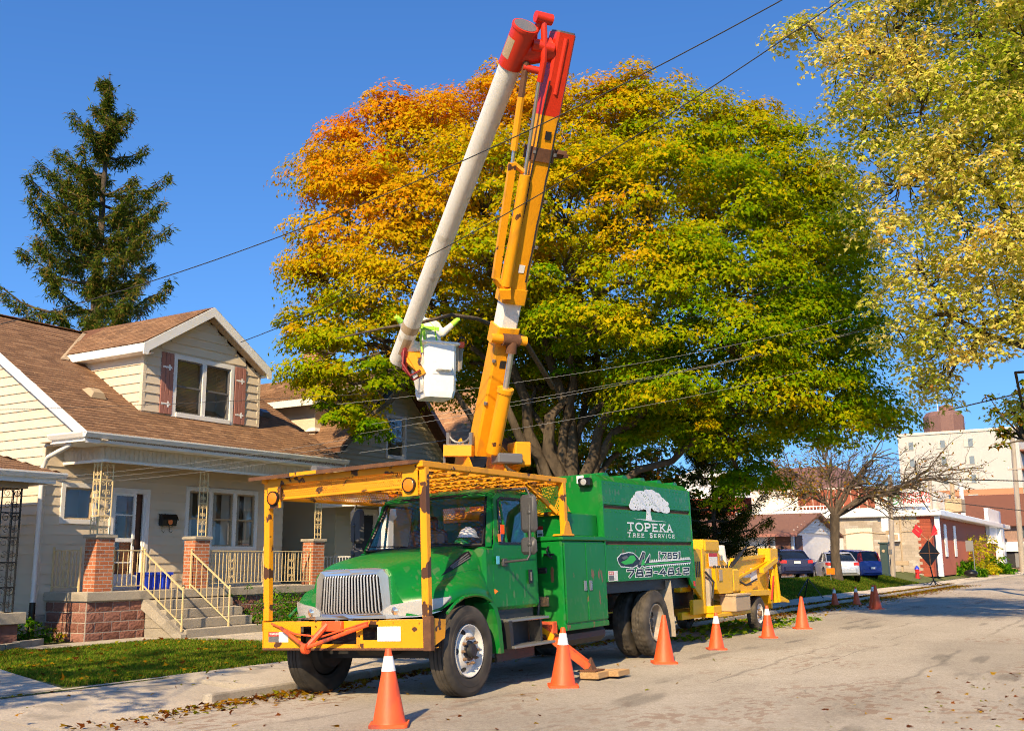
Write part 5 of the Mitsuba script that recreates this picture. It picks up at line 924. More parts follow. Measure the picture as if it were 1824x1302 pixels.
cp('sticker', cat([box(20.02, 20.50, Yn + .015, Yn + .02, 1.40, 1.66)]), 'm_white'); cp('sticker', box(20.02, 20.50, Yn + .012, Yn + .0149, 1.59, 1.66), 'm_red'); cp('sticker', box(20.75, 21.22, Yn + .042, Yn + .049, 1.22, 1.38), 'm_white'); cp('sticker', box(20.12, 20.32, Yn - .146, Yn - .141, 1.12, 1.33), 'm_tan')
cp('exhaust_pipe', tube([(21.55, Yn + .25, 1.05), (21.32, Yn + .25, 1.80)], .105, 16), 'm_white', 40)
cp('tool_box', cat([cbox(20.55, 21.45, Yn - .32, Yn + .02, .50, .80, .012)]), 'm_tan'); cp('tool_box_lid', cbox(20.53, 21.47, Yn - .34, Yn + .03, .80, .84, .008), 'm_tan'); cp('tool_box_shelf', cbox(19.7, 21.8, Yn - .2, Yn + .15, .42, .49, .008)); cp('jack_box', cbox(19.7, 20.15, Yn - .16, Yn + .1, .50, .64, .01), uv=(.3, .5))
cp('fender', cat([ext([(21.62, .45), (21.70, .83), (21.80, .86), (23.35, .86), (23.60, .80), (23.75, .55), (23.60, .55), (23.45, .74), (22.05, .76), (21.98, .45)], .34, (0, Yn - .10, 0), X3, Z3, N=Y3), ext([(21.62, .45), (21.70, .83), (21.98, .83), (21.98, .45)], .02, (0, Yn - .12, 0), X3, Z3, N=Y3)]))
for y, fl in ((Yn - .08, False), (Yf + .08, True)):
    wM = np.diag([.72, .80, .72, 1.0]); wM[:3, 3] = (22.85, y, .36)
    if fl: wM[1, 1] *= -1
    def wp(m): o = m.copy(); v = m.vertices @ wM[:3, :3].T + wM[:3, 3]; o = tri(v, m.faces); (o.invert() if fl else None); return o
    k = cp('wheel', wp(TY[True]), 'm_rubber', 35, (.7, .5))
    put(k + '__rim', wp(lathe([(.302, .05), (.295, .02), (.285, .022), (.27, .08), (.2, .10), (.12, .06), (0, .06)], 28, 'y')), 'm_rim', 40); put(k + '__hub', wp(lathe([(.09, .06), (.085, -.02), (0, -.03)], 14, 'y')), 'm_hub', 40)
    for i in range(6): put(k + '__lug_nut', wp(xf(lathe([(.025, .07), (.025, .03), (0, .03)], 6, 'y'), t=(.14 * math.cos(i * 1.047), 0, .14 * math.sin(i * 1.047)))), 'm_hub')
cp('infeed_hopper', cat([ext([(21.35, 1.05), (21.62, 1.50), (24.15, 1.62), (24.2, 1.0), (23.9, .62), (23.4, .86), (21.9, .86)], .05, (0, Yn + .12, 0), X3, Z3, N=Y3), ext([(21.35, 1.05), (21.62, 1.50), (24.15, 1.62), (24.2, 1.0), (23.9, .62), (23.4, .86), (21.9, .86)], .05, (0, Yf - .15, 0), X3, Z3, N=Y3), box(21.6, 24.2, Yn + .18, Yf - .16, .80, .86), hull([(24.1, Yn + .1, .86), (24.1, Yf - .1, .86), (25.35, Yn, .50), (25.35, Yf, .50), (25.3, Yn, .56), (25.3, Yf, .56), (24.1, Yf - .1, .62), (24.1, Yn + .1, .62)]), bar((21.6, Yn + .1, 1.52), (24.2, Yn + .1, 1.62), .07), bar((21.5, Yn + .08, 1.08), (24.2, Yn + .08, 1.50), .05)]))
cp('control_box', cbox(23.85, 24.45, Yn - .05, Yn + .25, 1.46, 1.78, .02)); cp('tail_lamp', cbox(24.46, 24.52, Yn - .02, Yn + .1, 1.42, 1.56, .01), 'm_red')
cp('control_post', cat([tube([(24.25, Yn - .02, 1.5), (24.45, Yn - .02, .55)], .05, 8), tube([(24.05, Yn, 1.3), (24.2, Yn, .55)], .07, 8), bar((23.2, Yn - .03, 1.28), (24.3, Yn - .03, 1.52), .10)]), smooth=40); cp('safety_lever', tube([(23.85, Yn - .1, 1.15), (23.55, Yn - .12, .62)], .018, 6), 'm_red')
cp('sticker', box(22.35, 22.85, Yn + .108, Yn + .115, 1.14, 1.26), 'm_white'); cp('sticker', box(22.86, 23.3, Yn + .108, Yn + .115, 1.06, 1.34), 'm_white'); cp('sticker', box(22.35, 22.85, Yn + .1, Yn + .107, 1.22, 1.26), 'm_red')
for i in range(5): cp('louvre', box(19.05 + i * .09, 19.10 + i * .09, Yn - .006, Yn - .001, 1.2, 1.5), 'm_dark')
cp('hose', cat([tube([(19.6, Yn - .05, 1.3), (19.75, Yn - .16, 1.1), (19.7, Yn - .14, .8), (19.9, Yn - .05, .6)], .022, 6)]), 'm_dark', 40); cp('hose', tube([(21.3, Yn + .0, 1.2), (21.7, Yn - .05, 1.05), (22.2, Yn, .98), (23.0, Yn + .02, 1.1)], .02, 6), 'm_dark', 40)
cp('feed_cylinder', cat([tube([(21.5, Yn + .06, 1.42), (22.1, Yn + .06, 1.66)], .045, 10), tube([(22.1, Yn + .06, 1.66), (22.5, Yn + .06, 1.80)], .022, 8)]), 'm_dark', 40)
cp('latch', cat([cbox(20.62, 20.70, Yn - .03, Yn + .02, 1.5, 1.62, .008)]), 'm_steel'); cp('drain_slot', box(22.4, 22.9, Yn + .11, Yn + .118, .97, 1.0), 'm_dark'); cp('reflector', box(21.66, 21.68, Yn - .06, Yn + .02, .56, .64), 'm_amber'); cp('name_plate', box(19.1, 19.35, Yn + .055, Yn + .062, .56, .68), 'm_tan')
cp('tow_chain', tube([(18.7, 8.1, .45), (18.4, 8.05, .28), (18.05, 8.1, .42)], .02, 6), 'm_steel')
# ---------------------------------------------------------------- cones
def cone(x, y, h, collar, label, dirt=.1):
    tilt = R_(-1.6, 1.6)
    k = thing('traffic_cone', label, 'traffic cone', 'traffic cones along the work area')
    z = float(zroad(np.array(y))); s = h / .71; M = T().translate([x, y, z]).rotate([0, 0, 1], 33).rotate([1, 0, 0], tilt).scale(s)
    pr = [(.17, .028), (.155, .045), (.03, .70), (.027, .712), (.018, .712), (.018, .66)]
    put(k + '__body', lathe(pr, 32), 'm_orange', 40, uv=(dirt, .5), tw=M)
    q = sbox(-.185, -.185, .185, .185).buffer(-.04).buffer(.04, 6)
    put(k + '__base', ext(q, .03, (0, 0, 0), X3, Y3), 'm_orange', uv=(dirt + .55, .5), tw=M)
    if collar:
        a0, a1 = .045 + .46, .045 + .60; f = lambda zz: .155 + (.03 - .155) * (zz - .045) / .655 + .003
        put(k + '__collar', lathe([(f(a0) - .003, a0), (f(a0), a0), (f(a1), a1), (f(a1) - .003, a1)], 32), 'm_whitegloss', 40, tw=M)
cone(8.22, 6.32, .71, True, 'orange cone with white collar standing before the front bumper', .1)
cone(11.72, 6.32, .71, True, 'orange cone with crooked white band in front of the outrigger', .0)
cone(15.02, 6.36, .71, False, 'plain orange cone in front of the rear truck wheel', .0)
cone(17.68, 6.50, .62, True, 'orange cone with white collar between truck and chipper wheel', .05)
cone(20.72, 6.53, .62, True, 'scuffed orange cone with white collar beside the chipper wheel', .9)
cone(23.68, 6.68, .70, False, 'plain orange cone past the rear end of the chipper', .0)
cone(37.4, 9.35, .62, True, 'shaded cone near the kerb, farthest left of the distant cones', .15)
cone(38.0, 8.75, .62, True, 'shaded cone second from left of the distant cones', .15)
cone(35.4, 7.62, .72, True, 'distant cone with white collar partly hidden by another cone', .1)
cone(33.9, 7.22, .72, False, 'plain distant cone standing in front of a collared cone', .1)
# ---------------------------------------------------------------- trees and plants
def leaf_mesh(P, N, S, col, g, fold=.25, kind='maple'):
    """lobed leaves at P facing N, size S, colour col"""
    n = len(P); N = N / np.linalg.norm(N, axis=1, keepdims=True); a = g.normal(size=(n, 3)); a[:, 2] -= .7
    t = a - N * (a * N).sum(1, keepdims=True); t /= np.linalg.norm(t, axis=1, keepdims=True) + 1e-9; b = np.cross(N, t)
    if kind == 'maple': L = np.array([(-.12, 0, 0), (.18, .50, -.14), (.30, .22, -.03), (.95, .0, -.10), (.30, -.22, -.03), (.18, -.50, -.14)]); F = np.array([[0, 2, 1], [0, 3, 2], [0, 4, 3], [0, 5, 4]])
    elif kind == 'needle': L = np.array([(0, 0, 0), (.4, .10, -.05), (1, 0, -.22), (.4, -.10, -.05)]); F = np.array([[0, 2, 1], [0, 3, 2]])
    else: L = np.array([(0, 0, 0), (.45, .24, -.04), (1, 0, -.10), (.45, -.24, -.04)]); F = np.array([[0, 2, 1], [0, 3, 2]])
    v = P[:, None] + S[:, None, None] * (L[None, :, :1] * t[:, None] + L[None, :, 1:2] * b[:, None] + L[None, :, 2:] * N[:, None])
    k = len(L); f = (F[None] + (np.arange(n) * k)[:, None, None]).reshape(-1, 3)
    return tri(v.reshape(-1, 3), f), np.repeat(col, k, 0)
def limb(p0, p1, r0, r1, n=6, wig=.08, g=None, sag=0):
    p0, p1 = A(*p0), A(*p1); L = np.linalg.norm(p1 - p0); t = np.linspace(0, 1, n); o = g.normal(size=(n, 3)) * wig * L * .5; o[0] = 0; o[-1] = 0
    P = p0 + (p1 - p0) * t[:, None] + o + Z3 * (np.sin(t * math.pi) * sag * L)[:, None]
    return P, np.linspace(r0, r1, n)
def clump_leaves(C, Rc, per, g, flat=.5, size=(.10, .17), colf=None, droop=.35, outward=None, up=.55, outk=.35):
    """leaf positions over the upper and outer shells of small flattened domes at the twig ends C"""
    n = len(C) * per; idx = np.repeat(np.arange(len(C)), per)
    d = g.normal(size=(n, 3)); d /= np.linalg.norm(d, axis=1, keepdims=True); d[:, 2] = np.where(d[:, 2] < -.15, -d[:, 2] * .6, d[:, 2])
    r = g.uniform(.35, 1.0, n) ** .5
    o = d * (Rc[idx] * r)[:, None] * [1, 1, flat]; o[:, 2] -= droop * (np.hypot(o[:, 0], o[:, 1]) ** 2) / Rc[idx]
    P = C[idx] + o; N = d * [.8, .8, 1.0] + [0, 0, up] + g.normal(size=(n, 3)) * .38
    if outward is not None: N += outward[idx] * outk
    return P, N, g.uniform(*size, n), idx
def build_tree(key, stems, crown, mat_bark='m_bark'):
    """stems: list of (path, radii) for trunk and limbs; crown (mesh, colours)"""
    put(key + '__trunk', cat([tube(p, r, 10) for p, r in stems[0]]), mat_bark, 60)
    if len(stems) > 1 and stems[1]: put(key + '__branches', cat([tube(p, r, 6, cap=False) for p, r in stems[1]]), mat_bark, True)
    if crown is not None: put(key + '__crown', crown[0], 'm_leaf', color=crown[1])
# the big street maple
g = np.random.default_rng(21)
MT = thing('maple_tree', 'huge maple in autumn colour, orange at upper left and green at lower right', 'tree')
MD = 28.6; base = A(25.6, 13.9, 0)
# lobes of the crown as the photograph shows them: px, py, depth, radius in metres, vertical squash
LOBES = [(650, 340, 28.3, 1.7, .95), (760, 320, 28.6, 2.0, .95), (870, 270, 29.3, 2.0, .95), (980, 290, 29.3, 2.0, .95), (1080, 285, 29.2, 2.0, .95), (1190, 280, 29.0, 2.0, .95), (1300, 310, 29.0, 1.9, .95), (1390, 360, 29.0, 1.8, .95), (1440, 400, 29.0, 1.5, .95), (1475, 500, 28.8, 1.5, .95), (1480, 590, 28.4, 1.3, .9), (622, 425, 27.6, 1.4, .95), (640, 520, 26.8, 1.35, .9),
         (720, 430, 27.0, 1.9, .95), (730, 520, 26.2, 1.5, .85), (860, 380, 27.2, 2.2, .9), (880, 480, 26.4, 1.8, .8), (1010, 400, 26.8, 2.2, .85), (1020, 500, 26.0, 1.6, .75), (1150, 400, 26.6, 2.3, .85), (1160, 510, 25.6, 1.8, .75), (1290, 430, 26.6, 2.1, .85), (1300, 530, 25.6, 1.8, .75), (1400, 480, 26.8, 1.7, .85), (1180, 600, 25.2, 1.6, .65), (1300, 620, 25.0, 1.6, .65), (1420, 600, 26.3, 1.6, .75), (1060, 590, 25.6, 1.3, .65), (1230, 690, 25.2, 1.35, .6), (1350, 700, 25.4, 1.5, .6), (1450, 690, 26.4, 1.4, .65), (1520, 745, 26.8, 1.3, .5), (1420, 770, 27, 1.1, .55), (1300, 780, 27.2, 1.2, .65), (1325, 860, 28.4, .8, .9), (1240, 770, 27.2, 1.0, .6), (1160, 700, 26.8, 1.2, .6),
         (585, 640, 25.4, .85, .9), (630, 685, 25.0, .85, .9), (550, 590, 26.4, .6, .8), (660, 600, 25.8, 1.3, .8), (600, 740, 24.8, .42, 1.2), (645, 760, 24.6, .40, 1.0), (740, 590, 25.8, 1.0, .8), (690, 660, 25.2, .7, .8), (575, 500, 27, .8, .9), (860, 700, 31, 1.6, .7), (960, 740, 31.5, 1.7, .6), (1080, 720, 31.5, 1.8, .6), (1180, 750, 31, 1.6, .6), (1000, 620, 31, 1.8, .7), (880, 620, 31, 1.6, .7), (1100, 620, 31, 1.8, .7), (850, 560, 27.2, 1.3, .75), (940, 590, 28.0, 1.3, .75), (820, 640, 28.4, .7, .7), (1130, 780, 29, .9, .6), (1000, 660, 29, .9, .7), (1330, 240, 29.2, 1.0, .9), (930, 180, 29.3, 1.0, .9), (690, 235, 28.6, 1.0, .9), (1130, 190, 29, 1.0, .8), (600, 280, 28.4, .8, .9)]
LC = np.array([at(a, b, d) for a, b, d, r, s in LOBES]); LR = np.array([r for *_, r, s in LOBES]); LS = np.array([s for *_, s in LOBES])
cl, co, cr_ = [], [], []
for c, r, s in zip(LC, LR, LS):
    n = int(19 * r * r) + 5; d = g.normal(size=(n * 3, 3)); d /= np.linalg.norm(d, axis=1, keepdims=True)
    d = d[(d[:, 2] > -.5)][:n]; rr0 = r * g.uniform(.78, 1.12, len(d)); p = c + d * rr0[:, None] * [1, 1, s]
    inside = np.zeros(len(p), bool)
    for c2, r2, s2 in zip(LC, LR, LS):
        if c2 is not c: inside |= (np.linalg.norm((p - c2) / [1, 1, s2], axis=1) < r2 * .78)
    keep = ~inside | (g.random(len(p)) < .06)
    cl.append(p[keep]); co.append(d[keep]); cr_.append(np.full(keep.sum(), min(1.0, .35 + r * .45)))
C0, O0 = np.vstack(cl), np.vstack(co); C0 += g.normal(size=C0.shape) * [.10, .10, .15]
Rc = g.uniform(.42, 1.08, len(C0)) * np.concatenate(cr_)
P, N, S, idx = clump_leaves(C0, Rc, 185, g, flat=.60, droop=.30, size=(.075, .135), outward=O0, up=.30, outk=.60)
# orange where the photograph shows it (upper left of the crown), yellow on the outside, green below and to the right
rt = np.cross(FWD, UP)
lat, hgt = (P - base) @ rt, P[:, 2]
Cl, Ch = (C0 - base) @ rt, C0[:, 2]
uu = np.clip((5 - Cl) / 10.5, 0, 1)
tone = 2.15 + 1.85 * uu - (.09 + .21 * uu) * (12.3 - Ch) + 2.3 * (meshkit.fbm(C0 * .42, 3) - .5) + g.normal(size=len(C0)) * .45
tn = tone[idx] + g.normal(size=len(P)) * .40 + ((P[:, 2] - C0[idx][:, 2]) * .5)
pal = np.array([C('3a6a08'), C('648c0c'), C('98a40e'), C('c6ac12'), C('d69c16'), C('d97e1a'), C('cc5c18')])
tt = np.clip(tn, .3, 4.75); i0 = tt.astype(int); fr_ = (tt - i0)[:, None]
col = (pal[i0] * (1 - fr_) + pal[i0 + 1] * fr_) * g.uniform(.82, 1.38, len(P))[:, None]
crown = leaf_mesh(P, N, S, col, g)
stems, brs = [], []
fork = at(1000, 912, 28.3)
stems.append(limb(base - Z3 * .2, fork, .48, .42, 5, .03, g))
limbs_to = [(at(800, 560, 27.6), .20), (at(880, 480, 28.2), .24), (at(960, 420, 28.8), .24), (at(1075, 420, 29.2), .25), (at(1190, 500, 28.2), .22), (at(1310, 620, 27.5), .20), (at(760, 640, 26.8), .17), (at(1120, 640, 29.4), .2), (at(1400, 700, 27.5), .15), (at(1030, 520, 27.6), .2), (at(900, 640, 29.5), .15), (at(1080, 560, 30), .16), (at(1180, 690, 29), .14)]
ends = []
for e, r in limbs_to:
    m_ = fork + (e - fork) * .34 + A(*(g.normal(size=3) * .25)) + Z3 * .15; pth = np.vstack([limb(fork - Z3 * .3 + A(*(g.normal(size=3) * .12)), m_, r * .9, r * .75, 4, .05, g)[0], limb(m_, e, r, r * .5, 6, .07, g)[0][1:]])
    stems.append((pth, np.linspace(r * .85, r * .32, len(pth)))); ends += [pth[-1], pth[len(pth) * 2 // 3], pth[len(pth) // 2 + 1]]
ends = np.array(ends)
for c, r in zip(LC, LR):
    e = ends[np.argmin(np.linalg.norm(ends - c, axis=1))]; p, rr1 = limb(e, c, .085, .04, 6, .12, g); brs.append((p, rr1))
held = [at(600, 603, 18.2), at(690, 583, 17.6), at(752, 574, 17.35), at(805, 561, 17.2), at(850, 568, 17.9), at(930, 600, 20.5), at(985, 690, 25)]
brs.append((np.array(held), np.array([.012, .022, .028, .032, .036, .05, .07])))
nodes = np.vstack([p for p, _ in brs] + [p[4:] for p, _ in stems[1:]])
for c in C0[:: 2]:
    e = nodes[np.argmin(np.linalg.norm(nodes - c, axis=1) + np.where(nodes[:, 2] > c[2] + .5, 3, 0))]; brs.append(limb(e, c - Z3 * .1, .028, .010, 4, .10, g))
build_tree(MT, (stems, brs), crown)
# yellow-green maple overhanging from the right (its trunk stands on the near verge, right of the frame)
g = np.random.default_rng(33)
RTk = thing('silver_maple', 'pale yellow-green tree whose open crown hangs in from the right', 'tree')
rb = A(26.5, -2.6, 0)
LOB2 = [(1700, 60, 21, 2.2, .9), (1560, 130, 21.5, 1.5, .8), (1520, 60, 22, .9, .7), (1640, 200, 21, 1.7, .9), (1760, 250, 20.5, 2.0, .9), (1540, 230, 22, .9, .8), (1600, 330, 21.5, 1.4, .9), (1720, 400, 20.5, 1.8, .9), (1800, 120, 20, 1.8, .9), (1810, 420, 20, 1.6, .9), (1640, 480, 21, 1.3, .9), (1740, 540, 20.5, 1.5, .8), (1600, 590, 22, .9, 1.0), (1670, 620, 21.5, .9, .9), (1810, 560, 20, 1.2, .7), (1690, 690, 22, .5, .8), (1640, 690, 22.5, .5, .8), (1440, 40, 23, .45, .5), (1400, 65, 23.4, .3, .6), (1860, 300, 20, 2.2, 1), (1900, 520, 20, 1.6, .8), (1900, 60, 20, 2.5, 1), (1980, 200, 21, 2.6, 1), (1815, 735, 24, .45, .8), (1600, 20, 22, 1.2, .7), (1850, -80, 20, 2.6, .9), (1700, -120, 21, 2.4, .9)]
LC2 = np.array([at(a, b, d) for a, b, d, r, s in LOB2]); cl, co = [], []
for c, (*_, r, s) in zip(LC2, LOB2):
    n = int(13 * r ** 2.3) + 4; d = g.normal(size=(n, 3)); d /= np.linalg.norm(d, axis=1, keepdims=True); cl.append(c + d * (r * g.uniform(.25, 1.05, n) ** .6)[:, None] * [1, 1, s]); co.append(d)
C2, O2 = np.vstack(cl), np.vstack(co)
P, N, S, idx = clump_leaves(C2, g.uniform(.32, .60, len(C2)), 64, g, flat=.75, size=(.075, .125), droop=.6)
tn = g.normal(size=len(P)) * .8 + (2 * meshkit.fbm(C2 * .5, 3) - 1)[idx] * 2.2 + 2.1 + g.normal(size=len(C2))[idx] * .5
pal = np.array([C('7f9a20'), C('a8b432'), C('cdc850'), C('e2d47c'), C('e6c866'), C('d8a444'), C('c88040')]); tt = np.clip(tn, 0, 5.99); i0 = tt.astype(int); fr_ = (tt - i0)[:, None]
col = (pal[i0] * (1 - fr_) + pal[i0 + 1] * fr_) * g.uniform(.9, 1.35, len(P))[:, None]
crown = leaf_mesh(P, N, S, np.minimum(col, .92), g)
stems = [limb(rb - Z3 * .2, rb + A(-.3, .4, 3.6), .42, .34, 5, .03, g)]; brs = []; f0 = rb + A(-.3, .4, 3.5)
tips = []
for a, b, d, r in ((1770, 420, 20.5, .17), (1700, 300, 20.8, .15), (1640, 120, 21.2, .14), (1740, 60, 20.5, .15), (1690, 560, 21, .13), (1850, 60, 20, .2)):
    e = at(a, b, d); p, q = limb(f0, e, r * 1.3, r * .35, 9, .07, g, sag=.06); stems.append((p, q)); tips += list(p[3:])
tips = np.array(tips)
for c in LC2: p, q = limb(tips[np.argmin(np.linalg.norm(tips - c, axis=1))], c, .05, .022, 6, .14, g); brs.append((p, q))
nodes = np.vstack([p for p, _ in brs] + [tips])
for c in C2[::2]: brs.append(limb(nodes[np.argmin(np.linalg.norm(nodes - c, axis=1))], c, .016, .007, 4, .12, g))
build_tree(RTk, (stems, brs), crown)
# spruces
def spruce(key, label, b, h, R, g, tone, whorls=26, lean=0, hang=.5, zmin=.12, dens=1.0, ex=.72, per=(4, 7)):
    k = thing(key, label, 'tree'); b = A(*b); top = b + Z3 * h; brs, PP, NN, SS, CC = [], [], [], [], []
    tp_, tr = limb(b - Z3 * .3, top, .0165 * h + .03, .012, 14, .006, g); put(k + '__trunk', tube(tp_, tr, 9), 'm_bark', 60)
    for w in range(whorls):
        f = zmin + (1 - zmin) * (w + g.uniform(-.3, .3)) / whorls; f = min(max(f, zmin), .985); z = h * f; L0 = R * (1 - f) ** ex + .12
        for q in range(g.integers(*per)):
            a = g.uniform(0, 2 * math.pi); L = L0 * g.uniform(.45, 1.12); d = A(math.cos(a), math.sin(a), 0); up = -.10 + .75 * f ** 2
            t = np.linspace(0, 1, 9); c0 = np.array([np.interp(z, tp_[:, 2] - b[2], tp_[:, j]) for j in (0, 1)] + [b[2] + z]); path = c0 + d * (L * t)[:, None] + Z3 * (L * (up * t - .35 * t * (1 - t) + .22 * t ** 3))[:, None] + g.normal(size=(9, 3)) * .03 * L * t[:, None]
            brs.append((path, np.linspace(.035 * L ** .5 + .01, .008, 9)))
            n = int(L * 52 * dens) + 5; s = g.uniform(.12, 1, n) ** .8; base_ = np.stack([np.interp(s, t, path[:, j]) for j in range(3)], 1); wd = .24 * L * (1 - s) ** .7 * .8 + .10; side = np.cross(d, Z3)
            off = g.uniform(-1, 1, n) * wd; tipp = base_ + side * off[:, None] + d * (np.abs(off) * .55)[:, None] - Z3 * (np.abs(off) * .25 + g.uniform(0, hang, n) * .35)[:, None]
            for m in range(8):
                u = g.uniform(.2, 1, n)[:, None]; p = base_ + (tipp - base_) * u + g.normal(size=(n, 3)) * .06 - Z3 * g.uniform(0, .22, n)[:, None] * u; PP.append(p); NN.append(g.normal(size=(n, 3)) * .6 + Z3 + side * np.sign(off)[:, None] * .3); SS.append(g.uniform(.12, .24, n) * (h / 16) ** .3); CC.append(tone[g.integers(len(tone), size=n)] * g.uniform(.7, 1.3, n)[:, None])
    put(k + '__branches', cat([tube(p, r, 5, cap=False) for p, r in brs]), 'm_bark', True)
    m, c = leaf_mesh(np.vstack(PP), np.vstack(NN), np.concatenate(SS), np.vstack(CC), g, kind='needle'); put(k + '__needles', m, 'm_leaf', color=c)
    return k
SPT = np.array([C('33430f'), C('46561a'), C('2a3a12'), C('5c6422'), C('6e5a2a')])
spruce('spruce_tree', 'tall ragged spruce standing alone behind the cream house', (20.75, 28.1, 0), 17.8, 6.4, np.random.default_rng(8), SPT * 2.0, whorls=25, zmin=.26, dens=1.0, ex=.92, per=(4, 6))
spruce('dark_fir', 'small dark fir under the maple behind the wood chipper', (34.6, 12.6, .3), 6.2, 2.5, np.random.default_rng(9), SPT, whorls=15, zmin=.14, dens=1.2)
# the street tree with nearly bare crown
g = np.random.default_rng(44)
BT = thing('bare_tree', 'small street tree with a few yellow leaves on spreading bare twigs', 'tree')
tb0, tf = at(1492, 1030, 52), at(1487, 915, 52); stems, brs, tips = [], [], []
stems.append((np.array([tb0 - Z3 * .2, tb0 + Z3 * .15, tb0 * .6 + tf * .4 + A(.1, .1, 0), tf]), np.array([.32, .26, .225, .235])))
for px, py, d, r in ((1600, 868, 51, .2), (1660, 850, 50, .15), (1540, 830, 52, .16), (1440, 880, 52, .16), (1420, 850, 53, .10), (1500, 850, 54, .13), (1570, 800, 51, .12), (1470, 820, 53, .1), (1690, 835, 51, .10)):
    m_ = tf + (at(px, py, d) - tf) * .35 + Z3 * .25; p = np.vstack([limb(tf - Z3 * .2, m_, r, r * .8, 4, .06, g)[0], limb(m_, at(px, py, d), r * .8, r * .3, 6, .10, g)[0][1:]]); stems.append((p, np.linspace(r * .66, r * .2, len(p)))); tips += list(p[3:])
for lvl, n, L, r in ((0, 120, 1.5, .04), (1, 420, 1.0, .016), (2, 1150, .55, .009)):
    T_ = np.array(tips); new = []
    for _ in range(n):
        s = T_[g.integers(len(T_))]; d = s - tf; d[2] *= .3; d = d / (np.linalg.norm(d) + .1) + g.normal(size=3) * .65 + A(0, 0, .12); d /= np.linalg.norm(d); p, q = limb(s, s + d * L * g.uniform(.6, 1.3), r, r * .5, 4, .12, g); brs.append((p, q)); new += list(p[1:])
    tips = tips + new if lvl == 0 else new
T_ = np.array(tips); Pn = T_[g.integers(len(T_), size=7200)]; lat_ = (Pn - tf) @ rt; keep = g.random(len(Pn)) < np.where(lat_ < -.2, .95, .25); Pn = Pn[keep] + g.normal(size=(keep.sum(), 3)) * .14
pal = np.array([C('a08a1a'), C('c09a18'), C('6f7a1c'), C('8a6a22'), C('b06a20')]); cc = pal[g.integers(5, size=len(Pn))] * g.uniform(.7, 1.2, len(Pn))[:, None]
build_tree(BT, (stems, brs), leaf_mesh(Pn, g.normal(size=Pn.shape) + Z3, g.uniform(.10, .20, len(Pn)), cc, g, kind='x'))
# street tree outside the frame on the left, whose thin crown dapples the lawn and pavement
g = np.random.default_rng(55)
LT = thing('thin_tree', 'thin street tree standing left of the view, its shadow falls on the lawn', 'tree')
lb = A(1.6, 11.2, 0); stems = [limb(lb - Z3 * .2, lb + Z3 * 2.6, .17, .14, 5, .03, g)]; tips, brs = [], []
for _ in range(11):
    a = g.uniform(0, 6.28); e = lb + A(3.0 * math.cos(a), 3.0 * math.sin(a), g.uniform(4.2, 8.2)); p, q = limb(lb + Z3 * 2.5, e, .07, .02, 6, .10, g); stems.append((p, q)); tips += list(p[2:])
T_ = np.array(tips); C3 = T_[g.integers(len(T_), size=190)] + g.normal(size=(190, 3)) * .55
P, N, S, idx = clump_leaves(C3, g.uniform(.2, .5, 190), 40, g, size=(.08, .15)); build_tree(LT, (stems, [limb(T_[np.argmin(np.linalg.norm(T_ - c, axis=1))], c, .02, .008, 4, .1, g) for c in C3]), leaf_mesh(P, N, S, np.tile(C('a8921c'), (len(P), 1)), g))
# distant trees seen between the roofs
def small_tree(label, b, h, R, pal, g, n=60, per=40, size=(.14, .26)):
    k = thing('distant_tree', label, 'tree'); b = A(*b); c = b + Z3 * (h - R); d = g.normal(size=(n, 3)); d /= np.linalg.norm(d, axis=1, keepdims=True); Cn = c + d * (R * g.uniform(.4, 1, n))[:, None]
    P, N, S, idx = clump_leaves(Cn, g.uniform(.25, .4, n) * R * .6, per, g, size=size); cc = pal[g.integers(len(pal), size=len(P))] * g.uniform(.7, 1.2, len(P))[:, None]
    build_tree(k, ([limb(b - Z3 * .2, c, .2, .12, 5, .03, g)], [limb(c - Z3 * R * .5, q, .05, .015, 4, .1, g) for q in Cn]), leaf_mesh(P, N, S, cc, g))
GP = np.array([C('6a7a1a'), C('8f8a1e'), C('a8741c'), C('4f6a16')])
small_tree('small autumn tree peeping over the roof right of the dormer', at(478, 1010, 44) * A(1, 1, 0), 9.6, 1.9, GP, np.random.default_rng(61), 40, 30)
small_tree('hazy bare-topped tree just left of the brick chimney', at(510, 1010, 52) * A(1, 1, 0), 10.6, 1.2, GP, np.random.default_rng(62), 14, 14)
small_tree('dark leafy branch end at the right edge below the cable', at(1850, 1010, 40) * A(1, 1, 0), 8.6, 1.7, GP * .9, np.random.default_rng(63), 40, 30)
small_tree('green tree filling the gap behind the chip box', A(40, 19, .3), 6.5, 3.0, GP * .85, np.random.default_rng(64), 90, 40)
small_tree('broad green tree behind the maple trunk', A(33, 18.6, .2), 6.8, 3.2, GP * .85, np.random.default_rng(65), 170, 60)
small_tree('tall green backyard tree behind the shingled house', A(40, 26, .2), 10.5, 4.6, GP * .85, np.random.default_rng(66), 220, 60)
small_tree('rounded green tree between the shingled house and the fir', A(38.5, 16.6, .3), 6.2, 2.7, GP * .85, np.random.default_rng(67), 150, 50)
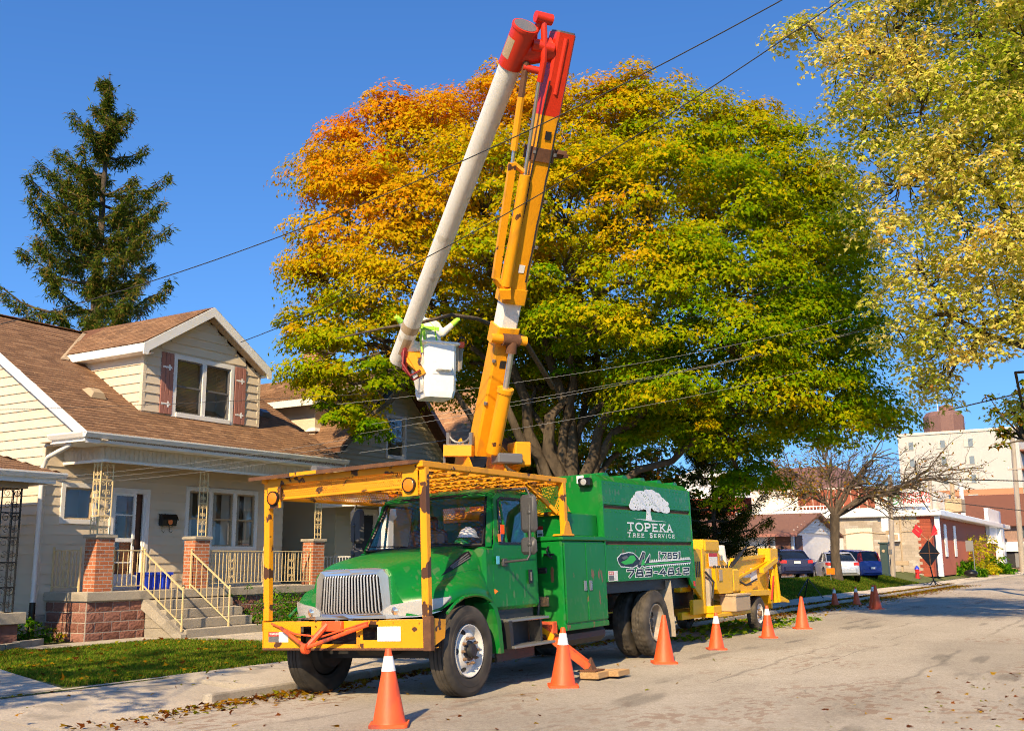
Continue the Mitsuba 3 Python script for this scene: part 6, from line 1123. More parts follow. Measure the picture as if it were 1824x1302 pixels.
# shrubs
def shrub(label, c, R, H, pal, g, n=40, per=50, size=(.04, .08), cat_='shrub', group=None, tgt=None):
    k = thing('shrub', label, cat_, group); c = A(*c); d = g.normal(size=(n, 3)); d /= np.linalg.norm(d, axis=1, keepdims=True); d[:, 2] = np.abs(d[:, 2]); Cn = c + d * (R * g.uniform(.35, 1, n))[:, None] * [1, 1, H / R]
    P, N, S, idx = clump_leaves(Cn, g.uniform(.18, .3, n) * R, per, g, flat=.8, size=size); P[:, 2] = np.maximum(P[:, 2], c[2] + .02); cc = pal[g.integers(len(pal), size=len(P))] * g.uniform(.7, 1.25, len(P))[:, None]
    put(k + '__stems', cat([tube([c - Z3 * .05, (c + q) / 2 + A(0, 0, .05), q], [.012 * R + .004, .01, .004], 5) for q in Cn[::2]]), 'm_bark', 60); m, col_ = leaf_mesh(P, N, S, cc, g, kind='x'); put(k + '__leaves', m, 'm_leaf', color=col_)
SG_ = np.array([C('3f7a12'), C('5f9a1e'), C('2c5a10'), C('86a826')])
g = np.random.default_rng(71)
shrub('bright green bush below the porch railing, behind the guard post', (18.4, 17.1, .03), .95, 1.0, SG_ * 1.15, g, 80); shrub('low green bush right of the porch steps', (17.95, 16.6, .03), .42, .5, SG_ * .9, g, 30); shrub('thin green plant beside the right stair rail', (17.75, 18.0, .05), .35, 1.35, SG_ * 1.1, g, 16, 26); shrub('green bush at the foot of the porch wall near the truck', (20.2, 17.3, .03), .7, .8, SG_, g, 45)
shrub('small shrub by the drain pipe at the left edge', (13.1, 19.0, .03), .45, .5, SG_ * .9, g, 26); shrub('yellow flowering plant at the drain pipe foot', (13.55, 18.75, .03), .2, .3, np.array([C('c8a020'), C('5a7a1a')]), g, 10, 20); shrub('leafy bush behind the truck cab roof beside the neighbour porch', (24.0, 16.4, .05), 1.0, 2.9, SG_, g, 50, 40)
# lawns: grass blades, leaves fallen on them, litter in the gutter
def blades(key, pts, h, pal, g, w=.006):
    n = len(pts); a = g.uniform(0, 6.28, n); L = h * g.uniform(.5, 1.3, n); d = np.stack([np.cos(a), np.sin(a), a * 0], 1); s = np.stack([-np.sin(a), np.cos(a), a * 0], 1) * w * g.uniform(.7, 1.5, n)[:, None]
    mid = pts + d * (L * .25)[:, None] + Z3 * (L * .6)[:, None]; tip = pts + d * (L * .7)[:, None] + Z3 * L[:, None]
    v = np.stack([pts - s, pts + s, mid + s * .7, mid - s * .7, tip], 1).reshape(-1, 3); k = (np.arange(n) * 5)[:, None, None]; f = (np.array([[0, 1, 2], [0, 2, 3], [3, 2, 4]])[None] + k).reshape(-1, 3)
    c = pal[g.integers(len(pal), size=n)] * g.uniform(.7, 1.3, n)[:, None] * (.7 + .6 * meshkit.fbm(pts * .9, 3)[:, None]); put(key, tri(v, f), 'm_leaf', color=np.repeat(c, 5, 0))
g = np.random.default_rng(81)
LAWN = Polygon([(9.35, 13.9), (8.55, 11.6), (9, WALK + .03), (15.5, WALK + .03), (15.5, 16.1), (15.1, 17.4), (12.2, 17.4), (12.2, 18.3), (10.2, 18.3), (10.1, 16)]).union(Polygon([(17, WALK + .03), (27, WALK + .03), (27, 16.3), (17, 16.3)]))
from shapely import contains_xy
q = np.stack([g.uniform(8.5, 27, 230000), g.uniform(WALK, 18.3, 230000)], 1); q = q[contains_xy(LAWN, q[:, 0], q[:, 1])]; q = q[g.random(len(q)) < np.clip(14 / q[:, 0], .3, 1)]; GR = np.array([C('56801a'), C('6c9422'), C('42661a'), C('8f9c34'), C('9a8c3a')])
blades('lawn_grass', np.column_stack([q, gz(q[:, 0], q[:, 1]) - .01]), .055, GR, g); tag('lawn_grass', 'short green lawn grass before the porch', 'grass', kind='stuff')
q = np.stack([g.uniform(30, 66, 60000), g.uniform(WALK + .05, 14.6, 60000)], 1); blades('bank_grass', np.column_stack([q, gz(q[:, 0], q[:, 1]) - .01]), .11, GR * .8, g, .014); tag('bank_grass', 'grass on the bank beside the far pavement', 'grass', kind='stuff')
def litter(key, pts, size, pal, g, label):
    N = g.normal(size=pts.shape) * .35 + Z3; cc = pal[g.integers(len(pal), size=len(pts))] * g.uniform(.6, 1.2, len(pts))[:, None]; m, c = leaf_mesh(pts + Z3 * .012, N, g.uniform(*size, len(pts)), cc, g); put(key, m, 'm_leaf', color=c); tag(key, label, 'leaves', kind='stuff')
FP = np.array([C('b8801c'), C('c89a20'), C('8a4a1a'), C('6a3a1a'), C('9a9a1e')])
q = np.stack([g.uniform(8.5, 24, 900), g.uniform(WALK, 18, 900)], 1); q = q[contains_xy(LAWN, q[:, 0], q[:, 1])]; litter('lawn_leaves', np.column_stack([q, gz(q[:, 0], q[:, 1]) + .035]), (.06, .12), FP, g, 'yellow and brown leaves scattered over the lawn')
x = np.concatenate([g.normal(9.9, 1.4, 620), g.uniform(12, 24, 900), g.uniform(24, 66, 9000)]); y = np.concatenate([KERB - .03 - np.abs(g.normal(size=620)) * .33, KERB - np.abs(g.normal(size=900)) * .3, KERB + .3 - np.abs(g.normal(size=9000)) * .7]); z = np.where(y < KERB, zroad(y), .03); litter('gutter_leaves', np.column_stack([x, y, z + g.uniform(0, .03, len(x))]), (.05, .11), FP * .8, g, 'brown and yellow leaf litter along the gutter')
x = np.concatenate([g.uniform(4, 20, 130), g.uniform(6, 16, 60), g.uniform(4, 16, 260)]); y = np.concatenate([g.uniform(9.8, WALK, 130), g.uniform(5, 9, 60), np.abs(g.normal(size=260)) * .9 + .7]); z = np.where(y > KERB, .05, zroad(y)); litter('stray_leaves', np.column_stack([x, y, z]), (.03, .10), FP, g, 'single leaves lying on pavement and street')
x = g.uniform(19.5, 27.5, 1500); y = g.uniform(7.2, 9.3, 1500); k = g.random(1500) < np.clip(meshkit.fbm(np.stack([x, y, x * 0], 1) * .8, 3) * 2 - .5, 0, 1); litter('cut_leaves', np.column_stack([x, y, zroad(y) + g.uniform(0, .08, 1500)])[k], (.08, .16), np.array([C('7aa81e'), C('a8b82a'), C('5a8a16')]), g, 'fresh cut green leaves on the street under the chipper')
# ---------------------------------------------------------------- second house behind the truck
H2 = thing('gabled_house', 'beige front-gabled house half hidden by the truck and the maple', 'house')
GF = Fr((0, 19.5, 0), (1, 0, 0), (0, -1, 0)); AX, AZ, EX0, EX1, EZ = 25.47, 7.55, 22.35, 28.6, 4.72; S2 = (AZ - EZ) / (AX - EX0)
gp_ = Polygon([(22.75, .1), (28.2, .1), (28.2, 4.9), (AX, 7.4), (22.75, 4.9)]).difference(sbox(25.05, 4.72, 25.93, 5.94)).difference(sbox(23.6, .9, 24.5, 3.0))
put(H2 + '__wall', cat([ext(gp_, .14, (0, 19.5, 0), X3, Z3, N=Y3), ext([(19.64, .1), (31, .1), (31, 4.9), (19.64, 4.9)], .14, (22.75, 0, 0), Y3, Z3, N=X3), ext([(19.64, .1), (31, .1), (31, 4.9), (19.64, 4.9)], .14, (28.06, 0, 0), Y3, Z3, N=X3)]), 'm_siding', uv=(.1, .2))
clapboards(H2 + '__wall', GF, lambda z: (22.75 + max(0, z - 4.95) / 2.5 * 2.7, 28.2 - max(0, z - 4.95) / 2.5 * 2.7), 3.0, 7.3, .15, [(25.0, 25.98, 4.68, 6.0)], 'm_siding2' if 'm_siding2' in scene else mat('m_siding2', (.52, .46, .31), .5))
clapboards(H2 + '__wall', GF, lambda z: (22.75, 28.2), .3, 3.0, .15, [(23.5, 24.6, .8, 3.1)], 'm_siding2')
clapboards(H2 + '__wall', Fr((22.75, 0, 0), (0, 1, 0), (-1, 0, 0)), lambda z: (19.5, 31), .3, 4.9, .15, m='m_siding2')
window(H2 + '__window', GF, 24.97, 26.0, 4.65, 6.02, hung=True, cas=.09, curtain=False, sash='m_white')
r2 = put(H2 + '__roof', ext([(EX0, EZ), (AX, AZ), (EX1, EZ), (EX1, EZ - .14), (AX, AZ - .15), (EX0, EZ - .14)], 13.2, (0, 19.05, 0), X3, Z3, N=Y3), 'm_rust')
Lr = math.hypot(AX - EX0, AZ - EZ); ul = A(AX - EX0, 0, AZ - EZ) / Lr; ur = A(AX - EX1, 0, AZ - EZ) / Lr
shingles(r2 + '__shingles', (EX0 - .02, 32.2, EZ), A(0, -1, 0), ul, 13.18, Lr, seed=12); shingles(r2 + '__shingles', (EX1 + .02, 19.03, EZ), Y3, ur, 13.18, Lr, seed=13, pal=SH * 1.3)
for s, ex in ((-1, EX0), (1, EX1)): put(r2 + '__rake_board', ext([(AX, AZ - .02), (ex, EZ - .02), (ex, EZ - .2), (AX, AZ - .22)], .03, (0, 19.03, 0), X3, Z3, N=-Y3), 'm_maroon' if s > 0 else 'm_dark')
# the shed dormer on its left slope
put(H2 + '__shed_dormer', ext([(22.9, 5.1), (22.9, 6.22), (25.4, 6.95), (25.4, 5.1)], 3.0, (0, 20.5, 0), X3, Z3, N=Y3), 'm_siding', uv=(.3, .3))
put(H2 + '__shed_roof', ext([(22.45, 6.24), (25.47, 7.30), (25.47, 7.20), (22.45, 6.12)], 3.6, (0, 20.2, 0), X3, Z3, N=Y3), 'm_rust')
shingles(H2 + '__shed_shingles', (22.43, 23.82, 6.245), A(0, -1, 0), A(3.02, 0, 1.06) / 3.2, 3.62, 3.2, seed=17)
put(H2 + '__shed_fascia', cat([box(22.40, 22.45, 20.17, 23.83, 6.04, 6.24), ext([(22.45, 6.05), (25.47, 7.12), (25.47, 7.28), (22.45, 6.22)], .04, (0, 20.16, 0), X3, Z3, N=Y3)]), 'm_white')
roof_vent(r2 + '__roof_vent', (23.0, 20.6, EZ + S2 * .65 + .02), Y3, 'm_white')
ck = put(H2 + '__chimney', box(25.15 + .012, 25.75 - .012, 22.5, 23.1, 6.8, 8.35), 'm_mortar'); bricks(ck + '__brick', Fr((25.162, 0, 0), (0, 1, 0), (-1, 0, 0)), 22.49, 23.11, 7.0, 8.35); bricks(ck + '__brick', Fr((0, 22.5, 0), (1, 0, 0), (0, -1, 0)), 25.15, 25.75, 7.0, 8.35)
put(ck + '__cap', cbox(25.05, 25.85, 22.4, 23.2, 8.35, 8.43, .01), 'm_concrete'); put(ck + '__flue', tube([(25.45, 22.8, 8.4), (25.45, 22.8, 8.75)], .11, 10), 'm_steel', 40); put(ck + '__flue_cap', lathe([(0, .12), (.17, .04), (.17, 0), (0, 0)], 12, c=(25.45, 22.8, 8.78)), 'm_steel')
pr = put(H2 + '__porch', cat([cbox(21.95, 27.6, 16.95, 19.4, .45, .72, .01), box(22.1, 27.5, 17.1, 19.4, -.1, .45)]), 'm_concrete', uv=(.4, .3))
put(pr + '__roof', cat([hull([(21.6, 16.6, 3.42), (27.9, 16.6, 3.42), (21.6, 19.45, 4.0), (27.9, 19.45, 4.0), (21.6, 16.6, 3.34), (27.9, 16.6, 3.34), (21.6, 19.45, 3.3), (27.9, 19.45, 3.3)])]), 'm_rust'); put(pr + '__beam', cat([cbox(21.75, 27.7, 16.85, 17.05, 3.02, 3.34, .01), cbox(21.75, 21.95, 17.06, 19.4, 3.02, 3.34, .01)]), 'm_white')
for x in (21.85, 24.6, 27.4): put(pr + '__post', cat([cbox(x - .12, x + .12, 16.83, 17.07, .72, 2.72, .01), cbox(x - .17, x + .17, 16.78, 17.12, 2.72, 3.02, .02), hull([(x - .13, 16.82, 2.62), (x + .13, 16.82, 2.62), (x - .13, 17.08, 2.62), (x + .13, 17.08, 2.62), (x - .19, 16.76, 2.74), (x + .19, 16.76, 2.74), (x + .19, 17.14, 2.74), (x - .19, 17.14, 2.74)])]), 'm_white')
railing(pr + '__railing', (21.86, 19.3, .74), (21.86, 17.1, .74), .95, 'm_white', gap=.10); railing(pr + '__railing', (22.0, 16.95, .74), (24.5, 16.95, .74), .95, 'm_white', gap=.10)
put(H2 + '__door', cat([ringmesh(GF, 23.5, 24.6, .72, 3.08, .1, -.05, .05), GF.box(23.6, 24.5, -.06, -.02, .75, 3.0)]), 'm_white'); put(H2 + '__door__panel', GF.box(23.65, 24.45, -.02, -.005, 1.0, 2.9), 'm_dark')
# third house: only a piece of lit roof and a blue-grey wall show through the maple
H3 = thing('shingled_house', 'house with pale brown shingle roof seen between the boom and maple limbs', 'house')
put(H3 + '__wall', box(30.2, 37, 19.8, 29, 0, 4.4), 'm_vc', color=C('9fb0c0')); r3 = put(H3 + '__roof', ext([(29.7, 4.2), (33.6, 8.6), (37.5, 4.2)], 10.4, (0, 19.2, 0), X3, Z3, N=Y3), 'm_rust')
Lr = math.hypot(3.9, 4.4); shingles(r3 + '__shingles', (29.68, 29.6, 4.21), A(0, -1, 0), A(3.9, 0, 4.4) / Lr, 10.4, Lr, seed=14, pal=SH * 1.9, w=.5); put(H3 + '__gutter', gutter((29.7, 29.6, 4.2), (29.7, 19.2, 4.2), (-1, 0, 0)), 'm_white')
# ---------------------------------------------------------------- garage and houses behind the chipper
GA = thing('white_garage', 'low white building with long brown roof and a brown side door', 'garage')
gb = .55
put(GA + '__wall', cat([box(60.2, 69.6, 17.2, 46, gb - .8, 3.1)]), 'm_whitegloss')
put(GA + '__gable', ext([(60.0, 3.05), (64.9, 4.15), (69.8, 3.05)], .1, (0, 17.14, 0), X3, Z3, N=Y3), 'm_white')
for i in range(6): put(GA + '__board', ext([(60.1 + i * .8, 3.06 + i * .18), (69.7 - i * .8, 3.06 + i * .18), (69.7 - i * .8, 3.21 + i * .18), (60.1 + i * .8, 3.21 + i * .18)], .03, (0, 17.13, 0), X3, Z3, N=-Y3), 'm_white')
rg = put(GA + '__roof', ext([(59.4, 2.98), (64.9, 4.32), (70.4, 2.98), (70.4, 2.85), (64.9, 4.17), (59.4, 2.85)], 30, (0, 16.75, 0), X3, Z3, N=Y3), 'm_vc', color=C('765545'))
put(rg + '__fascia', cat([box(59.36, 59.42, 16.75, 46.7, 2.80, 2.98)]), 'm_maroon'); put(GA + '__door', Fr((60.2, 0, 0), (0, 1, 0), (-1, 0, 0)).box(17.35, 18.25, 0, .05, gb - .2, 2.85), 'm_vc', color=C('7a5548')); put(GA + '__door', Fr((0, 17.2, 0), (1, 0, 0), (0, -1, 0)).box(60.5, 61.9, 0, .06, gb - .2, 2.9), 'm_vc', color=C('7a5548'))
put(GA + '__garage_door', cat([Fr((60.2, 0, 0), (0, 1, 0), (-1, 0, 0)).box(19.5, 24.5, 0, .04, gb - .2 + i * .5, gb + .28 + i * .5) for i in range(4)]), 'm_tan'); put(GA + '__downspout', tube([(60.1, 18.6, 2.8), (60.1, 18.6, gb - .2)], .05, 6), 'm_maroon')
WH = thing('white_house', 'two-storey white house with purple-brown roof behind the bare tree', 'house')
put(WH + '__wall', box(78, 88, 19.1, 24.6, .3, 6.7), 'm_white'); put(WH + '__roof', hull([(77.4, 18.6, 6.6), (77.4, 25, 6.6), (88.6, 18.6, 6.6), (88.6, 25, 6.6), (80.5, 19.6, 8.5), (80.5, 24.0, 8.5), (86, 19.6, 8.5), (86, 24, 8.5)]), 'm_vc', color=C('7a5a55'))
WFr = Fr((78, 0, 0), (0, 1, 0), (-1, 0, 0))
for u in (19.6, 21.2, 22.9): window(WH + '__window', WFr, u, u + 1.1, 4.9, 6.2, cas=.08, curtain=False, sash='m_white')
put(WH + '__balcony', cat([box(76.6, 78, 19.2, 24.4, 4.3, 4.45)] + [bar((76.65, y, 4.45), (76.65, y, 5.3), .05) for y in np.arange(19.3, 24.4, .25)] + [bar((76.65, 19.2, 5.3), (76.65, 24.4, 5.3), .07)]), 'm_white')
RH = thing('red_house', 'red brick house with railings showing between the chip box and the fir', 'house')
put(RH + '__wall', box(80, 90, 26.6, 38, .3, 6.4), 'm_vc', color=C('8f4a36')); put(RH + '__roof', hull([(79.5, 26, 6.3), (79.5, 38.5, 6.3), (90.5, 26, 6.3), (90.5, 38.5, 6.3), (82, 30, 9.3), (88, 34, 9.3)]), 'm_white')
put(RH + '__deck_railing', cat([bar((78.8, y, 4.6), (78.8, y, 6.2), .10) for y in np.arange(26.6, 33, .28)] + [bar((78.8, 26.6, z), (78.8, 33, z), .12) for z in (4.6, 5.5, 6.25)] + [box(78.7, 80, 26.6, 33, 4.4, 4.56)]), 'm_vc', color=C('a85038'))
DH = thing('dark_porch', 'dark eave and post of a porch just behind the chip box', 'porch'); put(DH + '__roof', hull([(36, 18.2, 3.1), (40, 18.2, 3.1), (36, 24, 4.6), (40, 24, 4.6), (36, 18.2, 2.9), (40, 18.2, 2.9), (40, 24, 2.9), (36, 24, 2.9)]), 'm_vc', color=C('4a403c')); put(DH + '__wall', box(36.6, 39.6, 18.8, 24, 0, 2.9), 'm_vc', color=C('6a5f58')); put(DH + '__post', box(39.7, 39.9, 18.4, 18.6, 0, 2.9), 'm_vc', color=C('6a5f58'))
# ---------------------------------------------------------------- block building, low brick building, flats
BB = thing('block_building', 'tan painted block building with red brick corner and a parking sign', 'building')
BW = Fr((75, 0, 0), (0, 1, 0), (-1, 0, 0))
put(BB + '__wall', cat([box(75, 96, 12.62, 25.5, .3, 4.75)]), 'm_farblock'); put(BB + '__coping', cbox(74.88, 96.1, 12.5, 25.6, 4.75, 4.98, .02), 'm_whitegloss')
for i in range(22): put(BB + '__quoin', box(74.96, 75.4, 12.05 + (0 if i % 2 else .0), 12.62 + (.30 if i % 2 else .12), .3 + i * .2, .3 + i * .2 + .19), 'm_vc', color=np.array(C('9a4a32')) * R_(.8, 1.15))
put(BB + '__upper_wall', box(77, 95, 13, 25, 4.9, 6.6), 'm_vc', color=C('d8cfc2'))
for y in np.arange(16.0, 21.5, .55): put(BB + '__cladding_panel', box(76.94, 77.0, y, y + .5, 4.98, 6.5), 'm_vc', color=np.array(C('8a4a34')) * R_(.8, 1.2))
put(BB + '__white_door', BW.box(17.9, 19.3, 0, .05, .5, 3.1), 'm_vc', color=C('c9c2bd')); put(BB + '__patch', BW.box(15.9, 17.7, 0, .012, .5, 3.6), 'm_vc', color=C('d9cbb4'))
put(BB + '__lamp', BW.box(15.2, 15.4, .02, .3, 4.2, 4.45), 'm_dark'); put(BB + '__meter_box', BW.box(19.9, 20.3, .02, .25, 1.6, 2.6), 'm_white'); put(BB + '__conduit', cat([tube([(74.95, 14.0, 4.4), (74.95, 14.05, 1.2)], .05, 6), tube([(74.95, 20.1, 2.6), (74.95, 20.2, 3.6), (74.95, 20.4, 4.4)], .05, 6), tube([(74.95, y, 3.25 + .08 * math.sin(y * 2)) for y in np.linspace(13, 19.5, 12)], .03, 5)]), 'm_tan')
ac = put(BB + '__air_conditioner', BW.box(14.05, 14.75, .02, .5, 2.65, 3.2), 'm_white'); put(ac + '__grille', BW.box(14.12, 14.68, .5, .52, 2.72, 3.13), 'm_tan')
put(BB + '__roof_unit', cbox(84, 86, 11.2, 12.4, 4.9, 5.9, .05), 'm_tan')
sg = put(BB + '__parking_sign', Fr((74.6, 0, 0), (0, 1, 0), (-1, 0, 0)).box(11.9, 14.6, 0, .08, 4.98, 6.1), 'm_whitegloss')
def word(key, text, h, y, z, x, m, sx=1.0, bold=True):
    t = meshkit.text_mesh(text, h, .01, bold); v = t.vertices; put(key, tri(np.stack([x - v[:, 2], y - v[:, 0] * sx, z + v[:, 1]], 1), t.faces), m)
mat('m_signgreen', (.02, .35, .10), .5); mat('m_signred', (.65, .03, .04), .5)
word(sg + '__lettering', 'MUNICIPAL', .30, 13.75, 5.62, 74.51, 'm_signred', .80); word(sg + '__lettering', 'PARKING', .30, 13.65, 5.18, 74.51, 'm_signred', .95); word(sg + '__emblem', 'P', .55, 14.38, 5.32, 74.50, 'm_signgreen')
aa = np.linspace(0, 2 * math.pi, 25); put(sg + '__emblem_ring', tube([(74.50, 14.22 + .36 * math.cos(a), 5.58 + .42 * math.sin(a)) for a in aa], .035, 6), 'm_signgreen')
LB = thing('low_brick_building', 'low red brick building with white flat roof edge and tall narrow windows', 'building')
LFr = Fr((0, 12.05, 0), (1, 0, 0), (0, -1, 0))
put(LB + '__wall', box(75.4, 116, 12.06, 20, .3, 4.3), 'm_vc', color=C('9c5844')); 
put(LB + '__roof_edge', cbox(74.6, 118, 11.3, 20.5, 4.32, 4.72, .05), 'm_whitegloss')
for x in (80.2, 84.6): put(LB + '__window', LFr.box(x, x + 1.0, .0, .06, 1.6, 3.9), 'm_whitegloss')
put(LB + '__entrance', LFr.box(76.2, 78.2, 0, .08, .7, 3.5), 'm_vc', color=C('b8c8c0')); put(LB + '__canopy_post', box(75.0, 75.3, 11.5, 11.8, .3, 4.3), 'm_whitegloss'); put(LB + '__canopy_post', box(110, 113, 11.4, 12, .3, 4.3), 'm_whitegloss'); put(LB + '__white_bay', box(104, 114, 11.7, 12.02, 2.8, 6.0), 'm_whitegloss'); put(LB + '__vent_pipe', cat([tube([(90, 12.6, 4.7), (90, 12.6, 7.4)], .18, 8)]), 'm_tan'); put(LB + '__vent_pipe', cat([tube([(95, 12.6, 4.7), (95, 12.6, 7.8)], .18, 8)]), 'm_white')
AP = thing('apartment_block', 'white apartment block of several storeys with small windows', 'apartment block')
AF = Fr((180, 0, 0), (0, 1, 0), (-1, 0, 0))
put(AP + '__wall', cat([box(180, 215, 14.9, 33, .2, 21.4)]), 'm_vc', color=[.52, .50, .475]); put(AP + '__brick_base', box(179.9, 180, 14.9, 33, .2, 12.2), 'm_vc', color=C('c08462')); put(AP + '__parapet', box(179.8, 215.2, 14.7, 33.2, 21.4, 21.8), 'm_vc', color=C('d5ccc0'))
for z in (13.2, 16.2, 19.0, 10.0):
    for y in (21.4, 25.6, 30.5): 
        kk = put(AP + '__window', AF.box(y, y + 1.45, .1, .16, z, z + 1.4), 'm_vc', color=C('c4c0b8')); put(kk + '__pane', AF.box(y + .08, y + .8, .16, .2, z + .08, z + 1.32), 'm_vcgloss', color=C('77828a'))
for z in np.arange(6, 21, 3.0): put(AP + '__balcony', cat([box(181, 213, 13.4, 14.9, z, z + .25), box(181, 213, 13.4, 13.5, z + .25, z + 1.2)]), 'm_vc', color=C('7a4a3a'))
TO = thing('brown_tower', 'brown many-sided tower top rising above the white apartment block', 'tower')
put(TO + '__shaft', lathe([(4.6, 0), (4.6, 34.5), (3.8, 35.6), (0, 35.6)], 10, c=(263, 37.4, 0)), 'm_vc', color=C('7d5e58')); put(TO + '__cap', lathe([(1.7, 35.6), (1.7, 37), (0, 37.6)], 10, c=(263, 36.6, 0)), 'm_vc', color=C('8a625a')); put(TO + '__mast', tube([(263, 38.5, 35), (263, 38.5, 40.5)], .12, 6), 'm_white')
BR = thing('brown_building', 'brown building with sloping brown roof at the far right', 'building')
put(BR + '__wall', box(120, 140, 5.5, 19, .2, 4.9), 'm_vc', color=C('94786a')); put(BR + '__roof', hull([(119.2, 5, 4.7), (119.2, 19.5, 4.7), (141, 5, 4.7), (141, 19.5, 4.7), (123.5, 5, 8.2), (123.5, 19.5, 8.2), (138, 5, 8.2), (138, 19.5, 8.2)]), 'm_vc', color=C('744a3a'))
BRF = Fr((120, 0, 0), (0, 1, 0), (-1, 0, 0))
put(BR + '__sign_band', BRF.box(6, 12.4, .02, .5, 2.1, 3.1), 'm_whitegloss'); put(BR + '__shop_window', BRF.box(9.6, 12.2, 0, .1, .5, 2.1), 'm_vcgloss', color=C('2a2a2c')); put(BR + '__shop_door', BRF.box(10.6, 11.3, .1, .2, .5, 2.0), 'm_vcgloss', color=C('7a7a7c')); put(BR + '__brick_pier', BRF.box(8.9, 9.6, 0, .15, .2, 2.1), 'm_vc', color=C('8a4a38')); put(BR + '__wall_window', BRF.box(8.4, 10.8, 0, .1, 3.5, 4.6), 'm_vcgloss', color=C('4a4e58'))
# ---------------------------------------------------------------- cars
def car(label, px, py, D, yaw, paint, suv=False, L=4.55, Wc=1.78, H=1.45):
    k = thing('parked_car', label, 'car', 'cars in the car park'); o = at(px, py, D); o[2] = float(gz(o[0], o[1])) + .012; c, s = math.cos(yaw), math.sin(yaw)
    M = T([[c, -s, 0, o[0]], [s, c, 0, o[1]], [0, 0, 1, o[2]], [0, 0, 0, 1]]); q = lambda n, m, b, sm=False, color=None: put(k + '__' + n, m, b, sm, color=color, tw=M)
    # x forward from the rear bumper, y to the car's left, half width w(x), side profile
    xs_ = np.array([0, .06, .35, .8, 1.5, 2.4, 3.3, 4.0, L - .12, L]); belt = (np.array([.70, .92, .98, .98, .96, .94, .92, .84, .70, .55]) + (.10 if suv else 0)) * H / 1.45; bot = np.array([.38, .28, .24, .22, .22, .22, .22, .22, .26, .34]); hw = np.array([.70, .80, .85, .88, .89, .89, .88, .85, .76, .62]) * Wc / 1.78
    rings = [[(x, -w + .02, b), (x, -w, (b + t) / 2), (x, -w * .97, t - .06), (x, -w * .90, t), (x, 0, t + .02), (x, w * .90, t), (x, w * .97, t - .06), (x, w, (b + t) / 2), (x, w - .02, b), (x, 0, b - .02)] for x, t, b, w in zip(xs_, belt, bot, hw)]
    q('body', loft(rings), paint, 30)
    if suv: gx, gt = np.array([.10, .32, 1.5, 2.5, 3.25]), np.array([1.10, 1.55, 1.66, 1.62, 1.06])
    else: gx, gt = np.array([.55, 1.25, 1.9, 2.5, 3.35]), np.array([.98, 1.36, 1.44, 1.40, .95])
    gt = gt * H / 1.45 if not suv else gt; gw = np.array([.70, .62, .60, .60, .70]) * Wc / 1.78; bz = np.interp(gx, xs_, belt) - .02
    q('cabin', loft([[(x, -w - .10 * (t - b > .15), b), (x, -w, t - .03), (x, 0, t), (x, w, t - .03), (x, w + .10 * (t - b > .15), b)] for x, t, b, w in zip(gx, gt, bz, gw)]), 'm_vcgloss', 30, color=C('151a1c'))
    q('roof', loft([[(x, -w * .98, t + .005), (x, 0, t + .03), (x, w * .98, t + .005), (x, 0, t - .01)] for x, t, w in zip(gx[1:4], gt[1:4], gw[1:4])]), paint, 40)
    for sd in (-1, 1):
        for i in range(4): q('pillar', bar((gx[i], sd * (gw[i] + .03 if i in (0,) else gw[i] + .02), gt[i] - .02), (gx[i + 1], sd * (gw[i + 1] + .02), gt[i + 1] - .02), .05), paint)
        q('pillar', bar((gx[2] + .1, sd * (gw[2] + .02), gt[2] - .03), (gx[2] + .1, sd * (gw[2] + .12), bz[2]), .06), paint)
        q('tail_light', hull([(-.01, sd * .52, .76 + .1 * suv), (-.01, sd * .52, .90 + .1 * suv), (.02, sd * .76, .92 + .1 * suv), (.02, sd * .78, .76 + .1 * suv), (.30, sd * .845, .80 + .1 * suv), (.30, sd * .845, .92 + .1 * suv)] if not suv else [(.05, sd * .6, .95), (.08, sd * .80, .95), (.28, sd * .85, 1.0), (.20, sd * .68, 1.5), (.12, sd * .62, 1.5), (.3, sd * .72, 1.45)]), 'm_red')
        q('mirror', cbox(2.95, 3.12, sd * 1.0 - .1, sd * 1.0 + .1, .96, 1.10, .03), paint)
        for x in (.82, 3.55): 
            kk = q('wheel', xf(lathe([(.20, -.1), (.30, -.11), (.32, -.08), (.32, .08), (.30, .11), (.2, .1)], 24, 'y'), t=(x, sd * (.80 * Wc / 1.78), .32)), 'm_black', 40); q('hubcap', xf(lathe([(.205, 0), (.19, sd * .02), (.06, sd * .0), (0, sd * .02)], 12, 'y'), t=(x, sd * (.80 * Wc / 1.78 + .095), .32)), 'm_steel')
            q('wheel_arch', xf(lathe([(.38, -.02), (.38, .02), (.30, .02), (.30, -.02)], 20, 'y'), t=(x, sd * (.875 * Wc / 1.78), .33)), 'm_black')
    q('rear_bumper', hull([(-.06, y, z) for y in (-.6, .6) for z in (.40, .58)] + [(.1, y, z) for y in (-.8, .8) for z in (.32, .60)]), paint); q('licence_plate', box(-.075, -.06, -.16, .16, .60, .72) if suv else box(-.02, -.005, -.16, .16, .74, .86), 'm_whitegloss')
    return k
mat('m_carblue', (.008, .011, .05), .25, clearcoat=.5); mat('m_carsilver', (.50, .52, .56), .25, metallic=.5, clearcoat=.8); mat('m_carsuv', (.02, .05, .28), .2, clearcoat=1.0); mat('m_cargrey', (.05, .05, .06), .25, clearcoat=.8)
car('dark navy sedan parked left of the bare tree trunk', 1422, 1031, 51, .52, 'm_carblue'); car('silver sedan parked just behind the bare tree trunk', 1504, 1030, 52.5, .42, 'm_carsilver'); car('bright blue sport utility car nearest the block building wall', 1554, 1019, 57, 1.02, 'm_carsuv', suv=True, Wc=1.82); car('dark grey car mostly hidden between navy sedan and tree trunk', 1478, 1020, 66, .5, 'm_cargrey'); car('pale car at the far right beyond the shrubs', 1800, 1000, 112, .1, 'm_carsilver')
